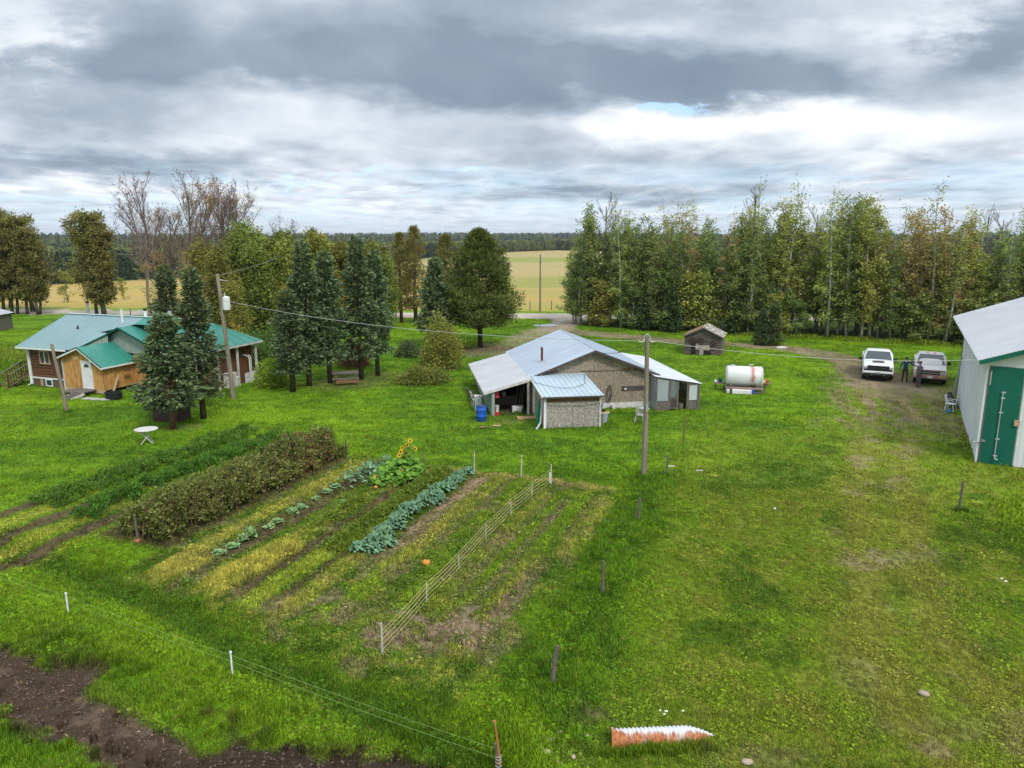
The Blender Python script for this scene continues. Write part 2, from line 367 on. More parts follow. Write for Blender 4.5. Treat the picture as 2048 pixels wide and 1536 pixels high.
C_ = dict(bright=(.168, .285, .011), lawn=(.090, .192, .008), dark=(.046, .112, .008), olive=(.160, .208, .020), dull=(.215, .222, .040),
          yellow=(.345, .33, .065), straw=(.46, .35, .15), soil=(.088, .060, .038), soil_l=(.225, .168, .115), wet=(.032, .022, .015),
          gravel=(.46, .40, .34), mud=(.165, .118, .080), mudl=(.30, .235, .165), gold=(.40, .285, .085), tan=(.36, .29, .13), fgreen=(.19, .25, .055), weed=(.105, .185, .018))
C_ = {k: np.array(v) for k, v in C_.items()}
def mixc(c, k, a):
    a = np.clip(a, 0, 1)[..., None]; return c*(1-a)+C_[k]*a
def noisy(x, y, sc, seed, lo=.4, hi=.6, oct=4): return sstep(lo, hi, fbm(x, y, sc, oct, seed))
def cover(x, y):
    """colour of the ground, how grassy it is, how tall the grass stands, and which surface it is"""
    x = np.asarray(x, float); y = np.asarray(y, float); r = np.hypot(x, y); q, s = qs(x, y)
    n1 = fbm(x, y, .09, 4, 1); n2 = fbm(x, y, .6, 4, 2); n3 = fbm(x, y, 2.7, 3, 3); n4 = fbm(x, y, 9, 2, 4)
    wob = (fbm(x, y, .9, 3, 31)-.5)
    c = np.zeros(x.shape+(3,))+C_['lawn']
    c = mixc(c, 'bright', sstep(.42, .62, n1)*.8)
    c = mixc(c, 'dark', sstep(.56, .36, n2)*.45)
    c = mixc(c, 'bright', sstep(.55, .7, n3)*.5)
    c = mixc(c, 'bright', sstep(.54, .66, fbm(x*.22, y*1.1, .9, 3, 6))*sstep(24, 36, r)*.45); c = mixc(c, 'dark', sstep(.50, .36, fbm(x*.25, y*1.3, .7, 3, 8))*sstep(24, 36, r)*.45)
    gr = np.ones(x.shape); tall = np.full(x.shape, .042); surf = np.zeros(x.shape, int)
    # mown, drier ground to the right of the garden, with worn wheel lines
    rt = sstep(1.0, 4.5, x-(y-14)*.27)*sstep(42, 27, y)
    c = mixc(c, 'olive', rt*(.62+.5*(n2-.5)*2)); c = mixc(c, 'dull', rt*sstep(.50, .66, n3)*.5)
    c = mixc(c, 'dark', rt*sstep(.47, .33, n2)*.55)
    c = mixc(c, 'bright', rt*noisy(x, y, .45, 77, .55, .68)*.45)
    for pts, w, a in (([(8.3, 12), (8.9, 16.5), (11.4, 22), (14.2, 28.5), (17.8, 35)], .6, .8), ([(10.2, 12), (10.9, 16.5), (13.0, 22), (16.2, 28.5), (20.2, 35.5)], .6, .75), ([(9.3, 12), (9.9, 16.5), (12.2, 22), (15.2, 28.5), (19, 36)], 1.6, .35)):
        d, t = pdist(x, y, pts); k = sstep(w*1.7, .1, d+wob*.8)*a
        c = mixc(c, 'dull', k*.8); c = mixc(c, 'soil_l', k*noisy(x, y, 1.1, 41, .55, .70)*.7); gr = gr*(1-k*.5*noisy(x, y, 1.1, 41, .5, .66))
    for (cx, cy, rx, ry, a) in ((12.2, 21.6, 1.7, .55, .9), (8.0, 15.0, .5, 1.3, .6), (9.6, 13.3, 2.2, .35, .6), (1.7, 13.7, .55, .35, 1), (.6, 12.6, 1.0, .5, .5), (19.4, 33.6, .8, .3, .9), (4.9, 12.4, .9, .4, .5)):
        d = np.hypot((x-cx)/rx, (y-cy)/ry); k = sstep(1.3, .5, d+(n3-.5)*1.6)*a
        c = mixc(c, 'mud' if cx > 3 else 'soil', k*(.45 if cx > 5 else .8)*(.5+n4)); gr = gr*(1-k*.8)
    # lush bank far right and the lush strip along the old posts
    k = sstep(14.6, 16.6, x-(y-18)*.33+wob)*sstep(27.5, 25.5, y+(x-16)*.1)
    c = mixc(c, 'bright', k*.75); c = mixc(c, 'dark', k*sstep(.5, .38, n2)*.6); tall = tall+k*.12; gr = np.maximum(gr, k)
    k = sstep(1.5, .2, pdist(x, y, [(.2, 12.5), (1.0, 15), (2.4, 19), (3.9, 23.5), (5.9, 29)])[0]+wob*1.2)
    c = mixc(c, 'lawn', k*.9); c = mixc(c, 'dark', k*sstep(.5, .4, n3)*.7); tall = tall+k*.08
    # ditch of lush grass in front of the garden
    dd, dt = pdist(x, y, DITCH)
    k = sstep(2.6, 1.4, dd+wob); c = mixc(c, 'bright', k*.55)
    k = sstep(.95, .2, dd+wob*.7); c = mixc(c, 'dark', k*.8); tall = tall+sstep(1.8, .5, dd)*.035
    # near left strip: lighter green
    k = (1-sstep(-.4, .6, s+.10*(q+4)))*sstep(3, 0, q)*sstep(2.2, 3.0, dd+1.2)
    c = mixc(c, 'bright', k*.35*noisy(x, y, .5, 61, .4, .6)); c = mixc(c, 'olive', k*.30*noisy(x, y, 1.3, 62, .5, .65))
    # ---- garden
    send = -.35-.20*(q+2.4); ing = sstep(-10.0, -9.6, q+wob*.6)*sstep(3.1, 2.4, q+wob*1.3)*sstep(send-.25, send+.25, s+wob*.9)*sstep(13.95, 13.35, s+wob*.9)
    gcol = np.zeros_like(c)+C_['weed']; gcol = mixc(gcol, 'dark', sstep(.52, .38, n3)*.6); gcol = mixc(gcol, 'yellow', sstep(.52, .68, n3)*.35)
    gcol = mixc(gcol, 'soil_l', noisy(x, y, 1.6, 51, .52, .66)*.45)
    ggr = 1-noisy(x, y, 1.6, 51, .50, .64)*.6; gtall = np.full(x.shape, .075)
    def band(qc, hw, s0, s1, k, amp=1.0, soft=.13, wv=.28):
        return sstep(hw+soft, hw-soft, np.abs(q-qc+wob*wv))*sstep(s0-.5, s0+.5, s+wob)*sstep(s1+.5, s1-.5, s+wob)*amp
    for qc, hw, s0, s1, k, amp, g2, t2 in (
        (-7.75, .55, 1.8, 12.8, 'soil', .92, .12, .05), (-5.45, .40, 1.0, 12.8, 'soil', .85, .2, .05), (-4.15, .22, 1.5, 13, 'soil', .8, .25, .05), (-2.95, .42, 4.2, 13.0, 'soil_l', .75, .12, .05),
        (-7.0, .22, 3.5, 13, 'weed', .8, .9, .08), (-8.75, .27, 1.6, 13.2, 'yellow', .70, 1, .11), (-8.3, .7, 1.2, 3.0, 'yellow', .85, 1, .13), (-6.35, .55, .8, 4.8, 'yellow', .97, 1, .17), (-6.35, .3, 4.8, 9.6, 'yellow', .6, 1, .11),
        (-6.3, .4, 10, 13.0, 'straw', .35, .8, .1), (-4.75, .28, .4, 13.2, 'bright', .85, 1, .13), (-4.75, .22, .4, 5.0, 'yellow', .45, 1, .12), (-3.6, .26, .2, 4.8, 'yellow', .55, 1, .11), (-3.7, .45, 4.6, 13.4, 'dark', .6, .5, .1),
        (-2.25, .26, 3.4, 13.4, 'yellow', .62, 1, .12), (-1.2, .25, 5, 13, 'bright', .5, 1, .1), (.1, .22, 2, 12.6, 'yellow', .35, 1, .1), (1.6, .30, 6.5, 12.6, 'bright', .65, 1, .12), (2.5, .35, 6.5, 12.4, 'yellow', .45, 1, .10), (.75, .25, 2.8, 12.6, 'bright', .7, 1, .11), (1.65, .2, .4, 6.5, 'yellow', .5, 1, .1), (-.85, .25, .6, 5.5, 'bright', .6, 1, .1), (-2.2, .25, .2, 4.5, 'bright', .6, 1, .1),
        (-1.7, .22, 6, 12.6, 'soil_l', .6, .3, .05), (-.55, .2, 4, 12.6, 'soil_l', .55, .3, .05), (.45, .16, 3, 12.6, 'soil_l', .5, .3, .05), (1.15, .2, 3.5, 11.5, 'soil_l', .6, .3, .05), (2.0, .3, 1.5, 6, 'soil_l', .6, .3, .05)):
        a = band(qc, hw, s0, s1, k, amp); a = a*(.65+.35*noisy(x, y, 1.3, int(abs(qc)*31)+s0.__int__(), .35, .55))
        gcol = mixc(gcol, k, a); ggr = ggr*(1-a)+g2*a; gtall = gtall*(1-a)+t2*a
    for (qc, sc, rq, rs_, a) in ((-.35, 1.15, .75, .95, .9), (.95, 1.7, .55, 1.25, .95), (2.05, 3.4, .4, 1.3, .7), (-1.9, 1.4, .45, .6, .7), (1.75, 1.6, .4, .8, .8), (-3.0, 12.2, .5, .5, .6), (-1.3, 9.8, .5, .6, .5), (-2.9, 1.9, .4, .5, .6), (-4.1, 1.1, .35, .6, .6), (-1.9, 4.1, .4, .7, .5), (0.0, 7.0, .5, .5, .5)):
        d = np.hypot((q-qc)/rq, (s-sc)/rs_); a2 = sstep(1.25, .7, d+(n3-.5)*1.2)*a
        gcol = mixc(gcol, 'soil_l', a2); ggr = ggr*(1-a2*.95); 
    k = sstep(13.0, 13.5, s)*.5*sstep(-6, -4, q)                                    # dry edge at the far end
    gcol = mixc(gcol, 'straw', k)
    c = c*(1-ing[..., None])+gcol*ing[..., None]; gr = gr*(1-ing)+ggr*ing; tall = tall*(1-ing)+gtall*ing; surf = np.where(ing > .5, 1, surf)
    # carrot rows and bare strips left of the hedge
    k = sstep(-18.4, -18.0, q+wob*.4)*sstep(-12.6, -13.2, q)*sstep(-.6, .6, s+.2*(q+16))*sstep(16, 15.3, s)
    st = .5+.5*np.cos((q+17.75)*2*math.pi/2.05)
    c = mixc(c, 'soil', k*sstep(.5, .85, st+wob*.4)*.9); c = mixc(c, 'yellow', k*sstep(.55, .2, st+wob*.3)*.5*sstep(7, 4, s)); gr = gr*(1-k*sstep(.45, .8, st+wob*.4)*.85)
    surf = np.where((k > .5), 1, surf)
    k = sstep(-13.2, -12.6, q)*sstep(-9.4, -9.9, q)*sstep(2.4, 3, s)*sstep(13.6, 13.2, s); c = mixc(c, 'soil', k*.8)
    # ---- bare bank of earth in the near left corner
    bd, bt = pdist(x, y, BANK); hw = np.interp(bt, [0, .16, .4, .65, .8, 1], [.45, .55, .95, 1.05, .65, .5])
    isl = sstep(.62, .3, np.abs(pdist(x, y, [at(215, 1365), at(300, 1395), at(360, 1430), at(430, 1470)])[0])-.02+wob*.4)*.97
    k = sstep(.25, -.25, bd-hw+wob*1.1+(n3-.5)*.8)*(1-isl)
    c = mixc(c, 'soil', k); c = mixc(c, 'wet', k*.55); c = mixc(c, 'soil_l', k*sstep(.54, .70, n3)*.30); c = mixc(c, 'wet', k*sstep(-7.5, -5, x)*.8)
    gr = gr*(1-k*.985); surf = np.where(k > .5, 2, surf); tall = np.where((bd < 2.2) & (k < .5), tall+.02, tall)
    # ---- driveway, parking, mud
    d1, t1 = pdist(x, y, DRIVE); w1 = 1.5+1.1*sstep(.12, 0, t1)+1.1*sstep(.7, 1, t1)
    k = sstep(.6, -.3, d1-w1+wob*1.3); strip = .5+.5*np.cos(np.clip(d1, 0, 3)*2*math.pi/1.6)
    c = mixc(c, 'mud', k*.8); c = mixc(c, 'mudl', k*sstep(.35, .7, n2)*.5); c = mixc(c, 'gravel', k*sstep(.22, .05, t1)*.85); gr = gr*(1-k*.85); surf = np.where(k > .5, 3, surf)
    d2, t2 = pdist(x, y, DRIVE2); k = sstep(.7, -.5, d2-1.9+wob*1.6)*(1-t2*.5); c = mixc(c, 'mudl', k*.75); gr = gr*(1-k*.8); surf = np.where(k > .6, 3, surf)
    axd = np.abs((x-26)*.92+(y-47.5)*-.39); alo = (x-26)*.39+(y-47.5)*.92
    k = .8*sstep(5.0, 3.0, axd-.0+wob*3)*sstep(-3.5, 1.5, alo+wob*4)*sstep(11, 6, alo)
    c = mixc(c, 'mud', k*.6*(.6+.5*n3)); c = mixc(c, 'mudl', k*sstep(.42, .6, n2)*.7*sstep(-5, 0, alo)*sstep(3, 0, alo)); gr = gr*(1-k*.7); surf = np.where((k > .6), 3, surf)
    k = 1.25*sstep(4.8, 2.5, np.abs((x-22.5)*.92-(y-41)*.39)+wob*3)*sstep(-7.5, -2, (x-22.5)*.39+(y-41)*.92)*sstep(8, 5, (x-22.5)*.39+(y-41)*.92)
    c = mixc(c, 'olive', k*.6); c = mixc(c, 'mud', k*.5*noisy(x*1.6, y*.6, 1.1, 71, .40, .6)); c = mixc(c, 'mudl', k*.4*noisy(x*2, y*.6, 1.4, 72, .5, .62)); gr = gr*(1-np.clip(k, 0, 1)*.35)
    for off in (-1.6, -.6, 1.0, 1.9):
        d, t = pdist(x, y, [(26+off*.9, 49), (22+off, 40), (18.6+off, 34)]); k = sstep(.4, .05, d+wob*.3)*(1-t)*.8; c = mixc(c, 'mud', k*noisy(x, y, 1.7, 73, .4, .55)); gr = gr*(1-k*.7)
    k = sstep(.4, .0, pdist(x, y, [(24.3, 44), (23.2, 41), (22.4, 38)])[0]-.1)*.6; c = mixc(c, 'straw', k*.5)
    # pine litter, worn grass under the trees
    for cx, cy, rr, k_ in ((-2.6, 64.5, 4.5, .75), (-11.5, 49.3, 4.2, .4), (-9.8, 52, 3, .3), (-.4, 38.6, 1.5, .35), (-17.8, 37.6, 1.4, .3)):
        k = sstep(rr, rr*.35, np.hypot(x-cx, (y-cy)*1.3)+wob*2)*k_; c = mixc(c, 'mud', k)
    # track-side and stand floor
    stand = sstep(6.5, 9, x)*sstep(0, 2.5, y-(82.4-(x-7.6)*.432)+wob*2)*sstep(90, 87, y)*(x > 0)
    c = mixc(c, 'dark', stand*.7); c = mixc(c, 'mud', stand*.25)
    k = sstep(1.0, 2.6, y-(79.2-(x-7.6)*.432)+wob*2)*sstep(4.5, 2.6, y-(79.2-(x-7.6)*.432))*(x > 22); c = mixc(c, 'olive', k*.8); tall = tall+k*.25
    k = sstep(-36, -42, x+wob*4)*sstep(38, 44, y)*sstep(70, 60, y); c = mixc(c, 'yellow', k*.35*noisy(x, y, .35, 91)); c = mixc(c, 'weed', k*.5); tall = tall+k*.2
    # ---- gravel road and what lies beyond
    rd = road_d(x, y); k = sstep(3.3, 2.9, rd+wob*.4)*(y > 40); c = mixc(c, 'gravel', k); c = mixc(c, 'mudl', k*sstep(.5, .62, n2)*.4); gr = gr*(1-k); surf = np.where(k > .5, 4, surf)
    fld = sstep(0, 1.5, y-(92.6-.062*x+.0012*np.minimum(x, 0)**2*.4)-5.6)
    band_n = (fbm(x, y, .012, 3, 81)-.5)*60
    f = np.zeros_like(c)+C_['gold']; f = mixc(f, 'fgreen', sstep(165, 180, r+band_n)*sstep(385, 350, r+band_n*1.5)*.75*sstep(-70, 10, x)); f = mixc(f, 'tan', sstep(330, 380, r+band_n)*.9)
    f = mixc(f, 'fgreen', sstep(540, 570, r+band_n)*sstep(680, 640, r)*.7); f = mixc(f, 'fgreen', noisy(x, y, .03, 83, .5, .7)*.35); f = mixc(f, 'tan', noisy(x, y*4, .05, 84, .45, .65)*.4)
    f = mixc(f, 'fgreen', sstep(125, 104, y)*.35)
    lim = forest_lim(np.arctan2(x, y)); wood = sstep(-6, 6, r-lim); f = f*(1-wood[..., None])+np.array([.022, .036, .018])*wood[..., None]
    c = c*(1-fld[..., None])+f*fld[..., None]; gr = gr*(1-fld*.5); surf = np.where(fld > .5, 5, surf); surf = np.where(wood*fld > .5, 6, surf)
    return c, gr, tall, surf
def near_wall(x, y):
    k = np.zeros(x.shape)
    for (cx, cy, ang, x0, x1, y0, y1) in FOOT:
        ca, sa = math.cos(ang), math.sin(ang); u = (x-cx)*ca+(y-cy)*sa; v = -(x-cx)*sa+(y-cy)*ca
        d = np.hypot(np.maximum(np.maximum(x0-u, u-x1), 0), np.maximum(np.maximum(y0-v, v-y1), 0)); k = np.maximum(k, sstep(.45, .12, d))
    return k
def forest_lim(a):
    """distance at which the woods begin, by bearing"""
    return np.interp(a, [-1.2, -.62, -.42, -.30, -.20, -.16, -.06, .0, .06, .12, .3, 1.2], [290, 335, 375, 400, 460, 560, 760, 900, 1010, 960, 420, 300])

def ground():
    ang = np.concatenate([np.linspace(-180, -50, 14)[:-1], np.linspace(-50, -42, 14)[:-1], np.linspace(-42, 42, 800), np.linspace(42, 50, 14)[1:], np.linspace(50, 180, 14)[1:-1]])
    ang = np.radians(ang); na = len(ang)
    rr = [.5, 2, 4, 6, 8, 9.5]
    while rr[-1] < 60: rr.append(rr[-1]*1.0062)
    while rr[-1] < 110: rr.append(rr[-1]*1.009)
    while rr[-1] < 13000: rr.append(rr[-1]*1.035)
    rr = np.array(rr); nr = len(rr)
    Rg, Ag = np.meshgrid(rr, ang, indexing='ij'); X = Rg*np.sin(Ag); Y = Rg*np.cos(Ag)
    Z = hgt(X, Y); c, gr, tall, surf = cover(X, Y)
    # clods and crumbs of bare earth
    bare = (1-gr)*sstep(70, 30, Rg); Z = Z+bare*((fbm(X, Y, 7, 2, 12)-.5)*.10+(fbm(X, Y, 18, 1, 13)-.5)*.04)
    V = np.stack([X, Y, Z], -1).reshape(-1, 3); cc = c.reshape(-1, 3)
    i = np.arange(nr-1)[:, None]; j = np.arange(na)[None, :]; j2 = (j+1) % na
    F = np.stack([i*na+j, i*na+j2, (i+1)*na+j2, (i+1)*na+j], -1)[:, :, ::-1].reshape(-1, 4)
    sf = surf[:-1, :].reshape(-1); near = (Rg[:-1, :].reshape(-1) > 9.0); sf = np.where(near, sf, 0)
    names = {0: 'lawn', 1: 'garden_soil', 2: 'bare_earth', 3: 'driveway', 4: 'gravel_road', 5: 'field', 6: 'forest_floor'}
    inv = np.full(len(V), -1)
    for k, nm in names.items():
        f = F[sf == k]
        if not len(f): continue
        u = np.unique(f); inv[u] = np.arange(len(u))
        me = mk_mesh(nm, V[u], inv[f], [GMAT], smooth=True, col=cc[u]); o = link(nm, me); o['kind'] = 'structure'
    # the middle of the fan, under the camera
    mb = MB(); ring = [tuple(V[k]) for k in range(na)]; mb.add([(0, 0, 0)]+ring, [(0, 1+k, 1+(k+1) % na) for k in range(na)]); 
    o = mb.build('ground', [GMAT]); fixn(o); o['kind'] = 'structure'
    a = o.data.attributes.new('col', 'FLOAT_COLOR', 'POINT'); a.data.foreach_set('color', [.09, .15, .015, 1]*len(o.data.vertices))
def ground_mat():
    m = bpy.data.materials.new('ground'); m.use_nodes = True; nt = m.node_tree; b = NB(nt); p = nt.nodes['Principled BSDF']
    a = b.n('ShaderNodeAttribute', attribute_name='col'); g = b.n('ShaderNodeNewGeometry'); pos = g.outputs['Position']
    n = b.noise(pos, 6.0, 6, .7); n2 = b.noise(pos, 34.0, 3, .6); n3 = b.noise(b.vm('MULTIPLY', pos, (.35, 1.2, 1)), 2.2, 4, .6)
    f = b.m('ADD', b.m('MULTIPLY', b.ramp(n, [(.3, .45), (.7, 1.5)]), .5), b.m('ADD', b.m('MULTIPLY', b.ramp(n2, [(.3, .3), (.7, 1.7)]), .28), b.m('MULTIPLY', b.ramp(n3, [(.3, .6), (.7, 1.4)]), .22)))
    c = b.mix(1.0, a.outputs['Color'], b.comb(f, f, f), 'MULTIPLY')
    nt.links.new(c, p.inputs['Base Color']); p.inputs['Roughness'].default_value = .95; p.inputs['Specular IOR Level'].default_value = .1
    bn = b.n('ShaderNodeBump'); bn.inputs['Distance'].default_value = .05; bn.inputs['Strength'].default_value = .7; b.put(bn.inputs['Height'], b.m('ADD', n, b.m('MULTIPLY', n2, .5))); nt.links.new(bn.outputs[0], p.inputs['Normal'])
    return m
GMAT = ground_mat()
ground()

# ---------------------------------------------------------------- grass
def blade_mat():
    m = bpy.data.materials.new('grass_blades'); m.use_nodes = True; nt = m.node_tree; b = NB(nt); p = nt.nodes['Principled BSDF']
    a = b.n('ShaderNodeAttribute', attribute_name='gcol', attribute_type='INSTANCER'); t = b.n('ShaderNodeAttribute', attribute_name='tint')
    c = b.mix(1.0, a.outputs['Color'], b.ramp(t.outputs['Fac'], [(0, (.70, .72, .8)), (1, (1.45, 1.35, 1.1))]), 'MULTIPLY')
    nt.links.new(c, p.inputs['Base Color']); p.inputs['Roughness'].default_value = .6; p.inputs['Specular IOR Level'].default_value = .2
    tr = b.n('ShaderNodeBsdfTranslucent'); nt.links.new(c, tr.inputs[0]); mx = b.n('ShaderNodeMixShader'); mx.inputs[0].default_value = .3
    nt.links.new(p.outputs[0], mx.inputs[1]); nt.links.new(tr.outputs[0], mx.inputs[2]); nt.links.new(mx.outputs[0], nt.nodes['Material Output'].inputs[0])
    return m
BLADE = blade_mat()
def tuft_mesh(nb, spread, wid, seed, broad=False):
    r_ = random.Random(seed); mb = MB()
    for i in range(nb):
        a = r_.uniform(0, 6.283); rr = spread*math.sqrt(r_.random()); x, y = rr*math.cos(a), rr*math.sin(a); h = .1*r_.uniform(.55, 1.0)
        la = r_.uniform(0, 6.283); ln = r_.uniform(.15, .75)*h; dx, dy = math.cos(la)*ln, math.sin(la)*ln; w = wid*r_.uniform(.6, 1.2); t = r_.random()
        sx, sy = -math.sin(la)*w, math.cos(la)*w
        if broad:
            mb.add([(x, y, 0), (x+dx*.5+sx, y+dy*.5+sy, h*.5), (x+dx, y+dy, h*.62), (x+dx*.5-sx, y+dy*.5-sy, h*.5)], [(0, 1, 2, 3)], 0, t)
        else:
            mb.add([(x-sx, y-sy, -.02), (x+sx, y+sy, -.02), (x+dx*.4+sx*.8, y+dy*.4+sy*.8, h*.6), (x+dx*.4-sx*.8, y+dy*.4-sy*.8, h*.6), (x+dx, y+dy, h)], [(0, 1, 2, 3), (3, 2, 4)], 0, t)
    return mb.mesh('grass_tuft', [BLADE])
def gn_scatter(name, proto_mesh, P, rot, scl, col, kind='stuff'):
    """one object: a cloud of points, each carrying an instance of the tuft"""
    n = len(P); me = bpy.data.meshes.new(name); me.vertices.add(n); me.vertices.foreach_set('co', np.asarray(P, np.float32).ravel())
    for nm, arr in (('rotv', rot), ('sclv', scl)):
        a = me.attributes.new(nm, 'FLOAT_VECTOR', 'POINT'); a.data.foreach_set('vector', np.asarray(arr, np.float32).ravel())
    a = me.attributes.new('gcol', 'FLOAT_COLOR', 'POINT'); c4 = np.ones((n, 4), np.float32); c4[:, :3] = col; a.data.foreach_set('color', c4.ravel())
    o = link(name, me); o['kind'] = kind
    po = bpy.data.objects.new(name+'_tuft', proto_mesh)
    ng = bpy.data.node_groups.new(name, 'GeometryNodeTree'); ng.interface.new_socket('Geometry', in_out='INPUT', socket_type='NodeSocketGeometry'); ng.interface.new_socket('Geometry', in_out='OUTPUT', socket_type='NodeSocketGeometry')
    N = ng.nodes; gi = N.new('NodeGroupInput'); go = N.new('NodeGroupOutput'); m2p = N.new('GeometryNodeMeshToPoints'); iop = N.new('GeometryNodeInstanceOnPoints'); oi = N.new('GeometryNodeObjectInfo')
    oi.inputs['Object'].default_value = po; oi.inputs['As Instance'].default_value = True
    ar = N.new('GeometryNodeInputNamedAttribute'); ar.data_type = 'FLOAT_VECTOR'; ar.inputs[0].default_value = 'rotv'
    as_ = N.new('GeometryNodeInputNamedAttribute'); as_.data_type = 'FLOAT_VECTOR'; as_.inputs[0].default_value = 'sclv'
    L = ng.links; L.new(gi.outputs[0], m2p.inputs[0]); L.new(m2p.outputs[0], iop.inputs['Points']); L.new(oi.outputs['Geometry'], iop.inputs['Instance'])
    L.new(ar.outputs[0], iop.inputs['Rotation']); L.new(as_.outputs[0], iop.inputs['Scale']); L.new(iop.outputs[0], go.inputs[0])
    md = o.modifiers.new('scatter', 'NODES'); md.node_group = ng
    return o
def scatter_pts(n, r0, r1, pw=1.0, amax=41):
    u = rng.random(n); r = (r0**pw+(r1**pw-r0**pw)*u)**(1/pw); a = np.radians(rng.uniform(-amax, amax, n)); return r*np.sin(a), r*np.cos(a)
def blocked(x, y):
    k = np.zeros(x.shape, bool)
    for (cx, cy, ang, x0, x1, y0, y1) in FOOT:
        ca, sa = math.cos(ang), math.sin(ang); u = (x-cx)*ca+(y-cy)*sa; v = -(x-cx)*sa+(y-cy)*ca
        k |= (u > x0) & (u < x1) & (v > y0) & (v < y1)
    return k
SA = R(8.5); SHOP = (1.35, 41.0)
HA = R(-22.0); HOUSE = (-32.7, 48.6)
BA = math.atan2(-.47, .88); BARN = (20.98, 31.38)
FOOT = [(*SHOP, SA, -2.4, 9.6, -.05, 9.6), (*SHOP, SA, .1, 3.3, -3.95, .1), (*HOUSE, HA, 0, 13.5, 0, 7.4), (*HOUSE, HA, 3.9, 7.3, -.8, .2), (*BARN, BA, 0, 15, 0, 16)]
def grass():
    specs = [('lawn_grass', 230000, 10.5, 30, .85, 12, .075, .0075, False, 1.0), ('lawn_grass_beyond', 130000, 28, 96, 1.15, 11, .19, .02, False, 1.3), ('broad_leaved_weeds', 34000, 10.5, 34, .9, 9, .12, .03, True, 1.0)]
    for nm, n, r0, r1, pw, nb, spread, wid, broad, hs in specs:
        x, y = scatter_pts(n, r0, r1, pw); c, gr, tall, surf = cover(x, y)
        keep = (rng.random(n) < gr) & ~blocked(x, y) & (surf != 4)
        if broad: keep &= (fbm(x, y, .8, 3, 44) > .5) | (surf == 1)
        x, y, c, tall = x[keep], y[keep], c[keep], tall[keep]; n = len(x)
        tall = tall+near_wall(x, y)*.045; h = tall*hs*rng.uniform(.6, 1.5, n)*(.6+.9*fbm(x, y, 1.5, 2, 45)); 
        if broad: h = h*1.1+.03
        v = (rng.uniform(.65, 1.9, n) if r1 < 50 else rng.uniform(.85, 1.5, n))[:, None]; c = c*v; yel = rng.random(n) < .05; c[yel] = c[yel]*.4+C_['yellow']*.5
        ar = np.stack([rng.normal(0, .12, n), rng.normal(0, .12, n), rng.uniform(0, 6.28, n)], -1); w = rng.uniform(.8, 1.4, n)
        k = h/.1; w = w*np.sqrt(k); s1 = np.stack([w, w, k], -1)
        me = tuft_mesh(nb, spread, wid, 11+nb, broad)
        gn_scatter(nm, me, np.stack([x, y, hgt(x, y)], -1), ar, s1, c)
    # long clumps where no mower reaches: posts, culvert, edge of the bare bank, walls
    xs, ys = [], []
    def ring(px, py, n, r): x0, y0 = at(px, py); a = rng.uniform(0, 6.28, n); d = np.abs(rng.normal(0, r, n)); xs.append(x0+np.cos(a)*d); ys.append(y0+np.sin(a)*d*.8)
    for p in ((1205, 1190), (1277, 1046), (1332, 952), (1103, 1372), (1918, 1020), (997, 1532), (137, 1228), (465, 1350), (1288, 950), (277, 1084), (135, 823), (466, 795)): ring(*p, 16, .22)
    for k in range(24): ring(1205+k*9.5, 1512-k*.6, 6, .10)
    n = 2600; f = rng.random(n); bi = np.linspace(0, 1, len(BANK)); bx = np.interp(f, bi, [p[0] for p in BANK]); by = np.interp(f, bi, [p[1] for p in BANK]); o = rng.uniform(.5, 1.7, n)*rng.choice([-1, 1], n); bx = bx+o*.42; by = by+o*.9
    cl = (vn(bx, by, 2.2, 61) > .55); xs.append(bx[cl]); ys.append(by[cl])
    x = np.concatenate(xs); y = np.concatenate(ys); c, gr, tall, surf = cover(x, y); kp = (gr > .3) | (rng.random(len(x)) < .15); x, y, c = x[kp], y[kp], c[kp]; n = len(x); c = c*rng.uniform(.6, 1.5, n)[:, None]
    k = rng.uniform(1.1, 2.6, n); ar = np.stack([rng.normal(0, .12, n), rng.normal(0, .12, n), rng.uniform(0, 6.28, n)], -1)
    gn_scatter('tall_grass_clumps', tuft_mesh(26, .06, .006, 77), np.stack([x, y, hgt(x, y)], -1), ar, np.stack([np.sqrt(k), np.sqrt(k), k], -1), c)
# ---------------------------------------------------------------- plants
def leaves_mesh(name, C, D, L, W, T, mats, rs, fold=.0):
    """many diamond leaves: centres, directions, lengths, widths, tints"""
    n = len(C); D = D/np.maximum(np.linalg.norm(D, axis=1, keepdims=True), 1e-6)
    r = rs.normal(size=(n, 3)); Sd = np.cross(D, r); Sd /= np.maximum(np.linalg.norm(Sd, axis=1, keepdims=True), 1e-6)
    L = np.asarray(L)[:, None]; W = np.asarray(W)[:, None]
    V = np.stack([C, C+D*L*.45+Sd*W*.5, C+D*L, C+D*L*.45-Sd*W*.5], 1).reshape(-1, 3)
    F = np.arange(4*n).reshape(-1, 4)
    return mk_mesh(name, V, F, mats, tint=np.repeat(np.clip(T, 0, 1), 4))
def rnd_unit(rs, n):
    v = rs.normal(size=(n, 3)); return v/np.linalg.norm(v, axis=1, keepdims=True)

def make_tree(name, cat, trunk_mb, trunk_mats, crown_me, label=None, extra=()):
    t = thing(name, label, cat)
    trunk_mb.build('trunk', trunk_mats, t, smooth=True)
    if crown_me is not None: link('crown', crown_me, t)
    return t

